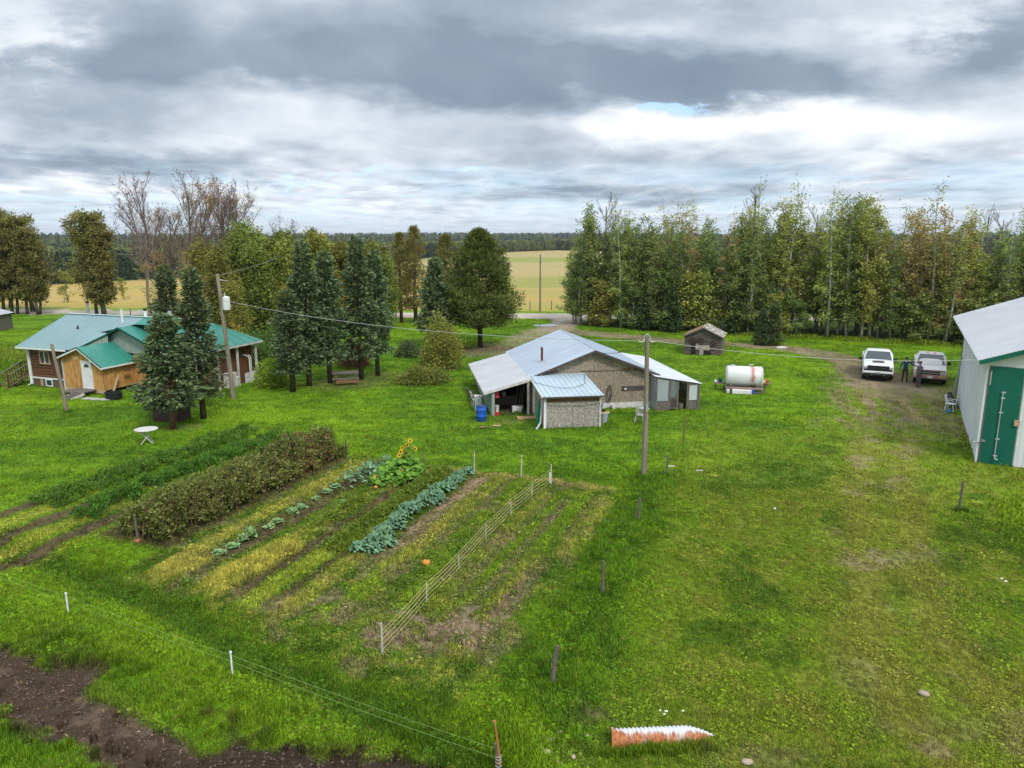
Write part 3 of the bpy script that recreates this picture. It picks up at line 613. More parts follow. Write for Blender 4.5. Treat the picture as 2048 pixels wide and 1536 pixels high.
def spruce(seed, h, w, clear, lm, bark, dens=1.0, cat='tree', droop=.25, name='spruce_tree', top_w=.0, leafl=.30):
    rs = np.random.default_rng(seed); mb = MB()
    mb.tube([(0, 0, -.2), (.03, .02, h*.3), (0, .04, h*.65), (.02, 0, h*.98)], [h*.018+.03, h*.014+.02, h*.008+.012, .01], 8)
    Cs, Ds, Ls, Ws, Ts = [], [], [], [], []
    z = clear; k = 0
    while z < h*.985:
        f = (z-clear)/(h-clear); prof = (1-f)**.60*(.66+.34*min(1, f*5)) + top_w*(1-f)*.3
        nb = rs.integers(5, 8) if f < .85 else 4
        a0 = rs.uniform(0, 6.28); lob = 1+.22*math.sin(z*2.7+seed)
        for b in range(nb):
            a = a0+b*6.283/nb+rs.normal(0, .18); Lb = max(.1, w*.5*prof*rs.uniform(.7, 1.18)*lob)
            dr = droop*(1-f)-.35*f; dirv = np.array([math.cos(a), math.sin(a), -dr])
            tip = np.array([0, 0, z])+dirv*Lb; tip[2] += Lb*.12
            if b % 2 == 0 and Lb > .5: mb.tube([(0, 0, z), tuple(np.array([0, 0, z])*.5+tip*.5-np.array([0, 0, .04])), tuple(tip)], [.022+.012*(1-f), .014, .005], 4, cap=False)
            m = max(5, int(Lb*26*dens)); tt = rs.uniform(.12, 1.0, m)**.75
            base = np.array([0, 0, z])[None]+(tip-np.array([0, 0, z]))[None]*tt[:, None]
            side = np.array([-math.sin(a), math.cos(a), 0]); sgn = rs.choice([-1, 1], m)
            sp = (1-tt)*.30*Lb+.10
            base = base+side[None]*(sgn*rs.uniform(0, 1, m)*sp)[:, None]+np.stack([np.zeros(m), np.zeros(m), rs.normal(-.03, .07, m)], -1)
            d = dirv[None]*.7+side[None]*(sgn*rs.uniform(.2, .9, m))[:, None]+rs.normal(0, .28, (m, 3)); d[:, 2] += rs.uniform(-.35, .25, m)
            Cs.append(base); Ds.append(d); Ls.append(rs.uniform(.6, 1.25, m)*leafl); Ws.append(rs.uniform(.3, .5, m)*leafl*.9)
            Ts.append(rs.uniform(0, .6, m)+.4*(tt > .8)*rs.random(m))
        z += (.17+.14*(1-f))*rs.uniform(.8, 1.2)*max(.6, h/10)
        k += 1
    n = 10; Cs.append(np.array([[0, 0, h*.97]]*n)+rs.normal(0, .03, (n, 3))); Ds.append(np.array([[0, 0, 1.]]*n)+rs.normal(0, .25, (n, 3))); Ls.append(np.full(n, leafl*1.1)); Ws.append(np.full(n, leafl*.25)); Ts.append(np.full(n, .5))
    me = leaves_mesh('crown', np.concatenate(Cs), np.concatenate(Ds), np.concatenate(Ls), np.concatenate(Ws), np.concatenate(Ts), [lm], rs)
    return make_tree(name, cat, mb, [bark], me)

def pine(seed, h, w, clear, lm, bark, name='pine_tree', nclump=150, open_=0.0, rag=.2, cl=.55, profp=.6):
    """broad conifer: limbs that end in tufts of needles"""
    rs = np.random.default_rng(seed); mb = MB()
    mb.tube([(0, 0, -.2), (.05, 0, h*.3), (-.03, .05, h*.6), (0, 0, h*.97)], [h*.02+.04, h*.016+.03, h*.01+.01, .015], 8)
    Cs, Ds, Ls, Ws, Ts = [], [], [], [], []
    for i in range(nclump):
        f = rs.random()**1.15; z = clear+(h-clear)*f; prof = max(.06, math.sin(math.pi*min(1, (f*.93+.07)**profp*.5+.5))) if f > .12 else .62+f*2.6
        prof = (1-f)**.62*(.72+.28*min(1, f*5)) if profp < .9 else prof
        a = rs.uniform(0, 6.283); lob = 1+rag*math.sin(a*3+seed+z*1.3)+rag*.6*math.sin(a*5+z*2.1)
        rr = w*.5*prof*lob*rs.uniform(.35, 1.0)**.6; base = np.array([0, 0, z-rr*.08]); tip = np.array([math.cos(a)*rr, math.sin(a)*rr, z+rr*.16])
        if rr > .4 and i % 2 == 0: mb.tube([tuple(base), tuple((base+tip)/2-np.array([0, 0, .05*rr])), tuple(tip)], [.03+.015*(1-f), .02, .008], 4, cap=False)
        m = int(46*(1-open_)); off = rnd_unit(rs, m)*rs.uniform(.1, 1, (m, 1))**.5*np.array([[cl, cl, cl*.62]])*(.65+.5*(1-f))
        C = tip[None]+off; d = off*1.2+np.array([[0, 0, .32]])+rs.normal(0, .15, (m, 3))
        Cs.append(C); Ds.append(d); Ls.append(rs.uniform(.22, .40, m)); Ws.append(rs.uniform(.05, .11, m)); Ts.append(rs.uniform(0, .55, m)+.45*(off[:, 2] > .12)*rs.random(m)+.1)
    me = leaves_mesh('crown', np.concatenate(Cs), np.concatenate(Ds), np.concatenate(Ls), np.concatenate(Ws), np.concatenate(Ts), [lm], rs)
    return make_tree(name, 'tree', mb, [bark], me)

def leafy(seed, h, w, clear, lm, bark, name='aspen_tree', nb=34, per=70, lsz=.17, tr=.012, up=.9, spread=.34, lean=(0, 0), top_thin=1.0, stems=1, wander=.12, prof=None, cat='tree', twigs=True, ytint=0.0, lowfull=1.0):
    """broadleaf: rising limbs with leaves strewn in clumps along their outer halves"""
    rs = np.random.default_rng(seed); mb = MB(); Cs, Ds, Ls, Ws, Ts = [], [], [], [], []
    for s_ in range(stems):
        sx, sy = (rs.normal(0, .35, 2) if stems > 1 else (0, 0)); hh = h*(1 if s_ == 0 else rs.uniform(.75, .95)); ln = np.array([lean[0], lean[1]])+(np.array([sx, sy])*1.2 if stems > 1 else 0)
        zs = np.linspace(0, hh*.98, 7); wx = np.cumsum(rs.normal(0, wander, 7)); wy = np.cumsum(rs.normal(0, wander, 7)); wx[0] = wy[0] = 0
        ax = np.stack([sx+wx+ln[0]*(zs/hh)**1.5, sy+wy+ln[1]*(zs/hh)**1.5, zs], -1); ax[0, 2] = -.2
        r0 = hh*tr+.03; mb.tube([tuple(p) for p in ax], [r0*(1-.9*k/6) for k in range(7)], 7)
        for i in range(nb):
            f = (i+rs.random())/nb; z = clear+(hh-clear)*f; p0 = np.array([np.interp(z, zs, ax[:, 0]), np.interp(z, zs, ax[:, 1]), z])
            pf = prof(f) if prof else (.35+.65*math.sin(math.pi*min(1, f*.8+.18)))*(1-.25*f)
            Lb = w*.5*pf*rs.uniform(.7, 1.25)*(.7 if stems > 1 else 1); a = rs.uniform(0, 6.283); rise = up*(.5+.8*f)
            d = np.array([math.cos(a), math.sin(a), rise]); d /= np.linalg.norm(d); Lr = Lb*math.sqrt(1+rise*rise)*.85
            tip = p0+d*Lr; tip[2] = min(tip[2], hh*1.02)
            if twigs and Lr > .3: mb.tube([tuple(p0), tuple(p0*.5+tip*.5+rs.normal(0, .05, 3)), tuple(tip)], [r0*.35*(1-.7*f)+.006, .012, .004], 4, cap=False)
            m = int(per*rs.uniform(.5, 1.3)*(Lb/(w*.35)+.25)*(1-(1-top_thin)*f**1.5))
            if m < 1: continue
            nc = max(2, m//14); ct = rs.uniform(.25, 1.05, nc)[:, None]; cc = p0[None]+(tip-p0)[None]*ct+rs.normal(0, spread*.45, (nc, 3))
            idx = rs.integers(0, nc, m); C = cc[idx]+rs.normal(0, spread*.42, (m, 3)); D = rs.normal(0, 1, (m, 3)); D[:, 2] -= .25
            Cs.append(C); Ds.append(D); Ls.append(rs.uniform(.6, 1.3, m)*lsz); Ws.append(rs.uniform(.55, .95, m)*lsz*.8)
            ctint = rs.uniform(0, .7, nc); Ts.append(ctint[idx]+rs.uniform(0, .35, m)+ytint*(f > .6))
    me = leaves_mesh('crown', np.concatenate(Cs), np.concatenate(Ds), np.concatenate(Ls), np.concatenate(Ws), np.concatenate(Ts), [lm], rs) if Cs else None
    return make_tree(name, cat, mb, [bark], me)

def bare(seed, h, w, lm, bark, name='bare_poplar_tree', nleaf=260, lean=(0, 0), start=.28, nb=15, lsz=.17, depth=3):
    rs = np.random.default_rng(seed); mb = MB(); tips = []
    def grow(p, d, L, r, lv):
        pts = [p]; q = np.array(p, float); dd = np.array(d, float)
        for i in range(4):
            dd = dd+rs.normal(0, .10, 3); dd[2] += .06; dd /= np.linalg.norm(dd); q = q+dd*L/4; pts.append(tuple(q))
        mb.tube(pts, [max(.009, r*(1-.75*k/4)) for k in range(5)], 6 if lv == 0 else 4, cap=False)
        if lv >= depth: tips.append((pts[-1], dd)); tips.append((pts[2], dd)); return
        n = nb if lv == 0 else (8 if lv == 1 else 4)
        for i in range(n):
            t = rs.uniform(start if lv == 0 else .25, .98); k = min(3, int(t*4)); u = t*4-k; b0 = np.array(pts[k])*(1-u)+np.array(pts[k+1])*u
            a = rs.uniform(0, 6.283); o = np.array([math.cos(a), math.sin(a), 0]); nd = dd*.75+o*(.62 if lv else .60); nd[2] += .25; nd /= np.linalg.norm(nd)
            Lc = L*(.52 if lv == 0 else .5)*(1.15-t*.75)*rs.uniform(.7, 1.2); Lc = min(Lc, w*.8)
            grow(tuple(b0), nd, Lc, r*(1-.7*t)*.5, lv+1)
    grow((0, 0, -.2), (lean[0], lean[1], 1), h*.97, h*.0125+.03, 0)
    me = None
    if nleaf:
        k = rs.integers(0, len(tips), nleaf); C = np.array([tips[i][0] for i in k])+rs.normal(0, .22, (nleaf, 3))
        me = leaves_mesh('crown', C, rs.normal(0, 1, (nleaf, 3)), rs.uniform(.6, 1.2, nleaf)*lsz, rs.uniform(.5, .8, nleaf)*lsz, rs.random(nleaf), [lm], rs)
    return make_tree(name, 'tree', mb, [bark], me)

def shrub(seed, rx, ry, h, lm, bark, name='shrub', n=3200, lsz=.12, lump=.25, flat=0.0, upf=.3):
    """lumpy mass of leaves over short stems"""
    rs = np.random.default_rng(seed); mb = MB()
    for i in range(9):
        a = rs.uniform(0, 6.283); r = rs.uniform(.1, .75); mb.tube([(rx*.2*math.cos(a), ry*.2*math.sin(a), -.05), (rx*.55*r*math.cos(a), ry*.55*r*math.sin(a), h*.5), (rx*r*math.cos(a), ry*r*math.sin(a), h*.85)], [.03, .02, .008], 5, cap=False)
    nc = max(14, n//55); cs = rnd_unit(rs, nc); cs[:, 2] = np.abs(cs[:, 2])**(1-flat*.5); rad = rs.uniform(.5, 1.0, nc)**.5
    cz = cs*np.array([[rx, ry, h*.86]])*rad[:, None]*(1+lump*rs.normal(0, .45, (nc, 1))); cz[:, 2] = np.clip(cz[:, 2], .1*h, None)
    k = rs.integers(0, nc, n); sp = np.array([[rx, ry, h*.7]])*.17
    C = cz[k]+rs.normal(0, 1, (n, 3))*sp; C[:, 2] = np.abs(C[:, 2])+.03
    D = (C-np.array([[0, 0, h*.3]]))*.6/np.array([[rx, ry, h]])+rs.normal(0, .6, (n, 3)); D[:, 2] += upf
    tint = rs.uniform(0, .65, nc)[k]+rs.uniform(0, .35, n)
    me = leaves_mesh('foliage', C, D, rs.uniform(.6, 1.3, n)*lsz, rs.uniform(.5, .9, n)*lsz*.75, tint, [lm], rs)
    t = thing(name, None, 'shrub'); mb.build('stems', [bark], t, smooth=True); link('foliage', me, t); return t

# leaf colours
LM = {}
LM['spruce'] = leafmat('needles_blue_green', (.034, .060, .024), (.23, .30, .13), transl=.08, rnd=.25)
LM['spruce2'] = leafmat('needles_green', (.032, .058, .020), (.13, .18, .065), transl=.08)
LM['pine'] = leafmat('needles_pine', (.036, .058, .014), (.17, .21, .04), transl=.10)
LM['larch'] = leafmat('needles_larch', (.10, .11, .025), (.30, .27, .07), transl=.12)
LM['aspen'] = leafmat('leaves_aspen', (.055, .090, .022), (.32, .37, .11), rnd=.6, huev=.03)
LM['aspen_b'] = leafmat('leaves_aspen_bright', (.13, .17, .03), (.46, .48, .12), rnd=.5, huev=.025)
LM['rust'] = leafmat('leaves_rusty', (.20, .155, .055), (.50, .37, .16), rnd=.4, huev=.02)
LM['poplar'] = leafmat('leaves_poplar', (.06, .068, .022), (.33, .28, .09), rnd=.3)
LM['willow'] = leafmat('leaves_willow', (.055, .078, .016), (.32, .345, .065), rnd=.5, huev=.03)
LM['gold'] = leafmat('leaves_gold', (.30, .21, .03), (.55, .37, .06), rnd=.3)
LM['red'] = leafmat('leaves_red', (.12, .045, .035), (.26, .13, .07), rnd=.3)
LM['bush'] = leafmat('leaves_bush', (.035, .075, .014), (.16, .24, .04), rnd=.3)
LM['lime'] = leafmat('leaves_lime', (.13, .23, .02), (.36, .50, .06), rnd=.2)
LM['bush_b'] = leafmat('leaves_olive', (.06, .09, .02), (.28, .32, .07), rnd=.2)
LM['hedge'] = leafmat('leaves_bramble', (.045, .070, .016), (.29, .31, .075), rnd=.2, huev=.01)
LM['kale'] = leafmat('leaves_kale', (.05, .13, .065), (.20, .35, .20), rnd=.25, transl=.12)
LM['cabbage'] = leafmat('leaves_cabbage', (.09, .18, .055), (.28, .42, .17), rnd=.25, transl=.12)
LM['carrot'] = leafmat('leaves_carrot', (.032, .088, .010), (.15, .29, .03), rnd=.1)
LM['squash'] = leafmat('leaves_squash', (.06, .15, .015), (.21, .36, .04), rnd=.1)
LM['potato'] = leafmat('leaves_potato', (.055, .11, .012), (.20, .28, .03), rnd=.1)

_used = set()
def put(proto, x, y, label, group=None, s=1.0, rz=None, z=None):
    """the first call places the prototype itself, later calls a copy"""
    z = gz(x, y) if z is None else z; rz = random.uniform(0, 6.28) if rz is None else rz
    sc = s if isinstance(s, (tuple, list)) else (s, s, s)
    if proto.name not in _used:
        _used.add(proto.name); KIDS[proto.name] = list(proto.children); o = proto
    else: o = copy_tree(proto)
    o.location = (x, y, z); o.rotation_euler = (0, 0, rz); o.scale = sc; o['label'] = label
    if group: o['group'] = group
    elif 'group' in o: del o['group']
    return o

def nth(n): return {1: 'first', 2: 'second', 3: 'third', 4: 'fourth', 5: 'fifth'}.get(n, f'{n}'+{1: 'st', 2: 'nd', 3: 'rd'}.get(n % 10 if n % 100 not in (11, 12, 13) else 0, 'th'))
def trees():
    # -- spruces of the yard
    sp = [spruce(1, 7.9, 3.7, 1.75, LM['spruce'], M['bark_red'], 1.8), spruce(2, 9.7, 3.1, 1.8, LM['spruce'], M['bark_brown'], 1.5), spruce(3, 9.4, 3.0, 2.0, LM['spruce'], M['bark_brown'], 1.5)]
    G1 = 'blue spruces in the yard'
    put(sp[0], *at(346, 857), 'red-trunked blue spruce before the orange porch, its crown low over the lawn', G1, (.98, .98, .78))
    put(sp[1], *at(407, 836), 'blue spruce with a bare lower trunk just right of the red-trunked one', G1, (.88, .88, .86))
    for (px, py, s, w, pr, lb) in ((586, 784, .72, .95, 2, 'lowest, leftmost spruce of the picnic-table row, leaning trunk next to the round green shrub'), (619, 774, .99, 1.0, 1, 'second spruce from the left in the row, just left of the picnic table'), (661, 767, .97, .98, 2, 'spruce whose trunk stands right in front of the picnic table'),
                                 (723, 759, 1.03, 1.0, 1, 'tallest spruce of the row, first to the right of the picnic table'), (756, 751, .98, .92, 2, 'rightmost spruce of the picnic-table row')):
        put(sp[pr], *at(px, py), lb, G1, (w*1.0, w*1.0, s))
    put(sp[0], *at(873, 702), 'single blue spruce left of the big round pine, behind the golden shrub', G1, (.95, .95, 1.04))
    sp2 = spruce(5, 7.0, 3.0, .3, LM['spruce2'], M['bark_brown'], .9)
    put(sp2, *at(345, 712), 'dark green pine rising behind the green porch roofs', None, (1.15, 1.15, 1.1))
    put(sp2, *at(398, 690), 'small spruce tip behind the east wing of the house', None, (.9, .9, 1.0))
    for px, py, s, lb in ((632, 640, 1.55, 'tall dark spruce top poking up behind the row, the left one of two'), (655, 640, 1.40, 'second dark spruce top behind the row, shorter than its neighbour'), (706, 640, 1.2, 'green conifer between the row and the road, right of the two dark tops'), (578, 636, 1.0, 'small conifer far behind the grove, half hidden')):
        put(sp2, *at(px, py), lb, 'conifers by the road', (s*.8, s*.8, s))
    # understorey spruces in the stand
    for px, py, s, lb in ((1522, 690, .50, 'low dark spruce at the edge of the stand, right of the log shed'), (1545, 690, .60, 'bluish spruce at the edge of the stand behind the driveway bend'), (1345, 664, .7, 'dark young spruce inside the stand left of the log shed'), (1290, 660, .6, 'young spruce low among the aspen trunks'), (1475, 668, .8, 'dark spruce in the stand just right of the log shed roof')):
        put(sp2, *at(px, py), lb, 'young spruces in the aspen stand', (s*1.2, s*1.2, s))
    # -- pines
    pn = pine(11, 10.4, 7.9, 1.9, LM['pine'], M['bark_brown'], nclump=760, rag=.16, cl=.60, profp=.5)
    put(pn, *at(960, 695), 'big round-crowned pine standing alone left of the metal-roofed workshop', None, 1.0, .6)
    lp = pine(12, 10.8, 4.0, 1.6, LM['larch'], M['bark_brown'], name='larch_tree', nclump=190, open_=.15, rag=.3, cl=.55)
    for px, py, s, w, lb in ((803, 645, .95, .85, 'thin brownish larch, leftmost of three by the road'), (832, 645, 1.02, 1.0, 'brownish larch with the field showing through, middle of three by the road'), (893, 648, .93, 1.15, 'green-gold conifer behind the blue spruce, rightmost of three by the road'), (772, 650, .8, .8, 'dark thin conifer right behind the spruce row')):
        put(lp, *at(px, py), lb, 'larches by the road', (w, w, s))
    # -- shrubs of the yard
    gs = shrub(21, 1.45, 1.45, 3.9, LM['willow'], M['twig'], name='golden_shrub', n=11000, lsz=.17, lump=.2)
    x, y = at(884, 736); put(gs, x, y, 'tall shrub with golden top and green skirt in the lawn left of the workshop')
    t = shrub(22, .95, .9, 1.85, LM['lime'], M['twig'], name='round_shrub', n=8000, lsz=.14, lump=.12); put(t, *at(543, 772), 'round bright green shrub left of the spruce row')
    t = shrub(23, 1.75, 1.0, 1.15, LM['bush_b'], M['twig'], name='spreading_shrub', n=6500, lsz=.14, lump=.3); put(t, *at(845, 766), 'low spreading olive shrub in the open lawn', rz=.1)
    t = shrub(24, 1.0, .8, 1.3, LM['spruce2'], M['twig'], name='juniper_shrub', n=3600, lsz=.15, lump=.35); put(t, *at(818, 714), 'dark juniper-like shrub left of the golden shrub')
    t = shrub(25, 1.3, 1.1, 1.7, LM['red'], M['twig'], name='red_shrub', n=3600, lsz=.15); put(t, *at(704, 734), 'reddish shrub behind the trunks right of the picnic table')
    lb = shrub(26, 2.0, 1.6, 2.9, LM['bush'], M['twig'], name='lilac_bush', n=8000, lsz=.17, lump=.3)
    for px, py, s, l in ((512, 742, 1.0, 'dark lilac bush behind the white picket fence'), (556, 716, .95, 'lilac bush right of the picket fence, behind the round shrub'), (488, 726, .9, 'lilac bush beside the white garden arch'), (600, 722, .8, 'lilac bush behind the left trunks of the spruce row')):
        put(lb, *at(px, py), l, 'lilac bushes by the garden arch', s)
    # -- grove behind the house
    wl = [leafy(31, 9.0, 5.6, .6, LM['willow'], M['bark_grey'], name='willow_tree', nb=60, per=130, lsz=.23, tr=.011, up=.7, spread=.6, stems=2), leafy(32, 8.6, 5.2, .5, LM['willow'], M['bark_grey'], name='willow_tree', nb=58, per=130, lsz=.23, tr=.01, up=.8, spread=.6, stems=2)]
    gl = leafy(33, 7.0, 2.8, .8, LM['gold'], M['bark_grey'], name='golden_birch_tree', nb=30, per=50, lsz=.16, tr=.01, up=.9, spread=.35)
    GX = [452, 478, 508, 540, 566, 596, 640, 690, 745, 425, 620, 770, 480]
    for i, (px, py, s) in enumerate([(452, 690, .95), (478, 672, 1.15), (508, 664, 1.2), (540, 680, 1.05), (566, 668, 1.12), (596, 672, 1.08), (640, 660, 1.12), (690, 655, 1.05), (745, 652, 1.0), (425, 660, 1.05), (620, 690, .8), (770, 655, .9), (1008, 650, .0), (480, 705, .7)]):
        if s: put(wl[i % 2], *at(px, py), f'olive-green grove tree between the house and the spruce row, {nth(1+sorted(GX).index(px))} from the left', 'trees of the grove behind the house', (s*.95, s*.95, s))
    for px, py, s, l in ((700, 660, .9, 'golden birch glowing between the spruces'), (585, 690, .8, 'yellow birch left of the spruce row'), (525, 655, 1.0, 'yellow-topped birch in the middle of the grove'), (455, 668, .85, 'yellow birch behind the transformer pole'), (475, 735, .5, 'low yellow tree beside the transformer pole')):
        put(gl, *at(px, py), l, 'golden birches', s)
    # -- bare poplars
    bp = [bare(41, 15.6, 7, LM['red'], M['twig_dark'], nleaf=700, nb=19), bare(42, 15.4, 7, LM['red'], M['twig_dark'], nleaf=900, nb=19), bare(43, 14.6, 6, LM['rust'], M['twig_dark'], nleaf=2200, nb=19)]
    BD = [(318, 640, 1.02, 0, 'bare poplar at the left of the bare group'), (372, 640, 1.0, 1, 'bare poplar with a wide fan of twigs, second of the bare group'), (398, 652, .98, 0, 'bare poplar in the middle of the bare group'), (432, 650, .93, 1, 'bare poplar with a forked top right of the middle'),
          (470, 640, .98, 2, 'half-bare poplar still holding rusty leaves, right of the bare group'), (497, 640, .97, 2, 'rightmost tall half-bare poplar above the grove'), (335, 648, .92, 1, 'bare poplar squeezed between the two leftmost of the bare group'), (452, 644, .97, 0, 'bare poplar between the forked one and the rusty ones'), (412, 640, 1.0, 2, 'half-bare poplar behind the middle of the bare group'), (350, 640, .86, 2, 'lower poplar with rusty leaves among the bare ones'), (560, 636, .72, 0, 'small bare treetop right of the bare group')]
    for px, py, s, k, l in BD: put(bp[k], *at(px, py), l, 'bare poplars behind the house', s)
    b4 = bare(44, 12.6, 6, LM['rust'], M['twig_pale'], nleaf=150, lean=(-.17, 0), start=.22, nb=16); b4.name = 'leaning_poplar_tree'
    put(b4, *at(300, 632), 'pale dead poplar leaning left beside the bare group', None, 1.0, .0)
    fl = leafy(45, 8.5, 5.0, .8, LM['rust'], M['bark_brown'], name='rusty_poplar_tree', nb=30, per=46, lsz=.18, spread=.5)
    for px, py, s, l in ((325, 655, .95, 'rusty-leaved low poplar below the bare ones, left'), (385, 662, .95, 'rusty-leaved low poplar below the bare ones, right'), (430, 668, .8, 'rusty-leaved poplar behind the transformer')):
        put(fl, *at(px, py), l, 'rusty poplars under the bare ones', s)
    # -- far left poplars
    pp = [leafy(51, 12.6, 4.6, 1.8, LM['poplar'], M['bark_grey'], name='poplar_tree', nb=84, per=125, lsz=.26, tr=.014, up=1.0, spread=.5, prof=lambda f: .75+.25*math.sin(math.pi*f)-.45*max(0, f-.75)*4*.25, stems=1), leafy(52, 12.0, 4.4, 2.0, LM['poplar'], M['bark_grey'], name='poplar_tree', nb=76, per=125, lsz=.26, tr=.014, up=1.1, spread=.5, prof=lambda f: .8+.2*math.sin(math.pi*f)-.4*max(0, f-.7), stems=2)]
    for i, (px, py, s, l) in enumerate([(194, 636, .98, 'tall brown-green poplar standing alone behind the house, left trunk'), (210, 637, .93, 'tall brown-green poplar standing alone behind the house, right trunk'), (8, 628, 1.02, 'poplar at the left edge of the photo'), (30, 627, 1.0, 'poplar of the left clump, second from the edge'), (55, 628, .96, 'poplar of the left clump, in its middle'), (78, 629, .88, 'rightmost poplar of the left clump'), (-18, 628, 1.05, 'poplar just outside the left edge'), (66, 622, .80, 'lower poplar behind the left clump'), (-50, 630, 1.0, 'poplar further out left'), (22, 612, .95, 'poplar at the back of the left clump')]):
        put(pp[i % 2], *at(px, py), l, 'poplars left of the house', (s*1.08, s*1.08, s))
    tp = leafy(53, 4.0, 2.4, .3, LM['willow'], M['bark_grey'], name='young_tree', nb=18, per=60, lsz=.18)
    put(tp, -72, 118, 'young tree in the golden field between the poplars', None, 1.2); put(tp, -66, 124, 'second young tree in the golden field', None, .9)
    # -- the aspen stand on the right
    A = []
    for k, (h, w, nb, per, tt, lm) in enumerate([(14.0, 3.3, 60, 66, .30, 'aspen'), (12.4, 3.1, 56, 68, .40, 'aspen'), (11.0, 2.9, 50, 68, .55, 'aspen'), (13.2, 3.0, 52, 60, .30, 'aspen_b'), (12.0, 3.2, 54, 62, .45, 'aspen_b'), (12.6, 2.9, 46, 46, .55, 'rust'), (15.0, 2.5, 46, 34, .16, 'aspen_b'), (6.5, 2.9, 34, 72, 1, 'aspen'), (5.0, 2.6, 26, 70, 1, 'aspen_b')]):
        A.append(leafy(60+k, h, w, 1.5 if h > 8 else .3, LM[lm], M['bark_aspen'], nb=nb, per=int(per*1.45), lsz=.205, tr=.0068, up=1.0, spread=.40, top_thin=tt, wander=.10, prof=(lambda f: (.85+.3*math.sin(math.pi*min(1, f+.1)))*(1-.62*f))))
    hts = [14.0, 12.4, 11.0, 13.2, 12.0, 12.6, 15.0, 6.5, 5.0]
    bt = bare(71, 13.6, 3.2, None, M['twig'], name='dead_aspen_tree', nleaf=0, start=.5, nb=11)
    prof_x = [1130, 1150, 1165, 1205, 1235, 1270, 1300, 1350, 1390, 1430, 1465, 1500, 1535, 1570, 1605, 1650, 1690, 1740, 1765, 1800, 1860, 1925, 1950, 1985, 2048, 2200]
    prof_y = [470, 430, 388, 400, 440, 402, 425, 402, 420, 425, 430, 375, 350, 375, 430, 395, 372, 382, 430, 405, 390, 400, 455, 440, 405, 400]
    rs = random.Random(5); n = 0; cnt = {}
    GA = 'aspens crowded in the stand right of the driveway'
    def stand_z(x, y):
        px = 1024+FPX*x/(y*math.cos(PITCH)+10*math.sin(PITCH)); return 10+(472-np.interp(px, prof_x, prof_y))/FPX*y*1.02
    for row, (dy, step) in enumerate([(0, 1.35), (1.4, 1.5), (2.9, 1.6), (4.6, 1.8), (6.4, 2.0), (8.4, 2.2)]):
        x = 7.4+row*.2
        while x < 58:
            xx = x+rs.uniform(-.5, .5); yy = 82.2-(x-7.6)*.432+dy+rs.uniform(-.6, .6)
            x += step*rs.uniform(.7, 1.3)
            if yy > 87.5-.062*xx: continue
            if abs(xx-30.2) < .8 and row < 3 : continue
            zt = stand_z(xx, yy); px = 1024+FPX*xx/(yy*math.cos(PITCH)+10*math.sin(PITCH))
            if row == 0 and rs.random() < .55: k = rs.choice([7, 8, 7]); zt = rs.uniform(3.5, 7.5)
            elif 1300 < px < 1460 and rs.random() < .26: k = 5
            elif 1750 < px < 1940 and rs.random() < .6 and row > 0: k = 5
            elif rs.random() < .26: k = 6
            else: k = rs.choice([0, 1, 2, 3, 4, 0, 1, 3] if px > 1440 else [0, 1, 2, 2, 1, 4, 0])
            zt *= rs.uniform(.78, .92) if k != 6 else rs.uniform(.98, 1.08)
            if rs.random() < .3: zt *= .82
            s = zt/hts[k]; col = {5: 'rusty-brown', 3: 'bright yellow-green', 4: 'bright yellow-green', 8: 'low bright green', 7: 'low dark green', 6: 'tall thin-topped green'}.get(k, 'dark green')
            rn = ('front', 'second', 'third', 'fourth', 'fifth', 'back')[row]; cnt[row] = cnt.get(row, 0)+1; put(A[k], xx, yy, f'{col} aspen, {nth(cnt[row])} from the left in the {rn} row of the stand', GA, ((s*.5+.55)*(1.45 if k > 6 else 1.16), (s*.5+.55)*(1.45 if k > 6 else 1.16), s)); n += 1
    for px, py, s, l in ((1205, 650, 1.02, 'leafless aspen top at the left end of the stand'), (1502, 650, 1.12, 'leafless aspen standing tallest in the middle of the stand'), (1612, 652, .95, 'leafless aspen just right of the tallest trees'), (1955, 655, .93, 'leafless aspen near the right edge of the stand'), (1975, 657, .9, 'leafless aspen, rightmost of the stand'), (1236, 650, .9, 'second leafless aspen at the left end of the stand')):
        put(bt, *at(px, py), l, 'leafless aspens', s)
    # -- woods beyond the fields: one mass of spruces, one of poplars
    rs = np.random.default_rng(99)
    lmf = leafmat('leaves_far_spruce', (.035, .070, .045), (.14, .19, .10), transl=0, rnd=.5); lmp = leafmat('leaves_far_poplar', (.08, .11, .04), (.28, .30, .10), transl=0, rnd=.5)
    def crown_of(t):
        me = [c for c in t.children if c.name.startswith('crown')][0].data
        for c in list(t.children): bpy.data.objects.remove(c)
        bpy.data.objects.remove(t); return me
    fs = crown_of(spruce(301, 10, 3.6, .3, lmf, M['bark_brown'], .38, leafl=.62)); fp = crown_of(leafy(302, 10, 4.6, .6, lmp, M['bark_grey'], nb=40, per=26, lsz=.55, spread=.5, twigs=False))
    n = 15000; a = np.radians(rs.uniform(-42, 42, n)); lim = forest_lim(a); r = lim*(1+rs.random(n)**2.3*7.0); d = rs.random(n) < .5; r[d] = lim[d]*(1+rs.random(d.sum())**1.6*.25)
    X = r*np.sin(a); Y = r*np.cos(a); br = rs.random(n) < .15+.6*(fbm(X, Y, .012, 3, 7) > .52); H = rs.uniform(.8, 1.35, n)*(1+.3*np.clip((r-600)/1500, 0, 1)); W = H*(1+.9*np.clip((r-350)/1500, 0, 2))
    P = np.stack([X, Y, hgt(X, Y)-.3], -1); rot = np.stack([np.zeros(n), np.zeros(n), rs.uniform(0, 6.28, n)], -1); sc = np.stack([W, W, H], -1)
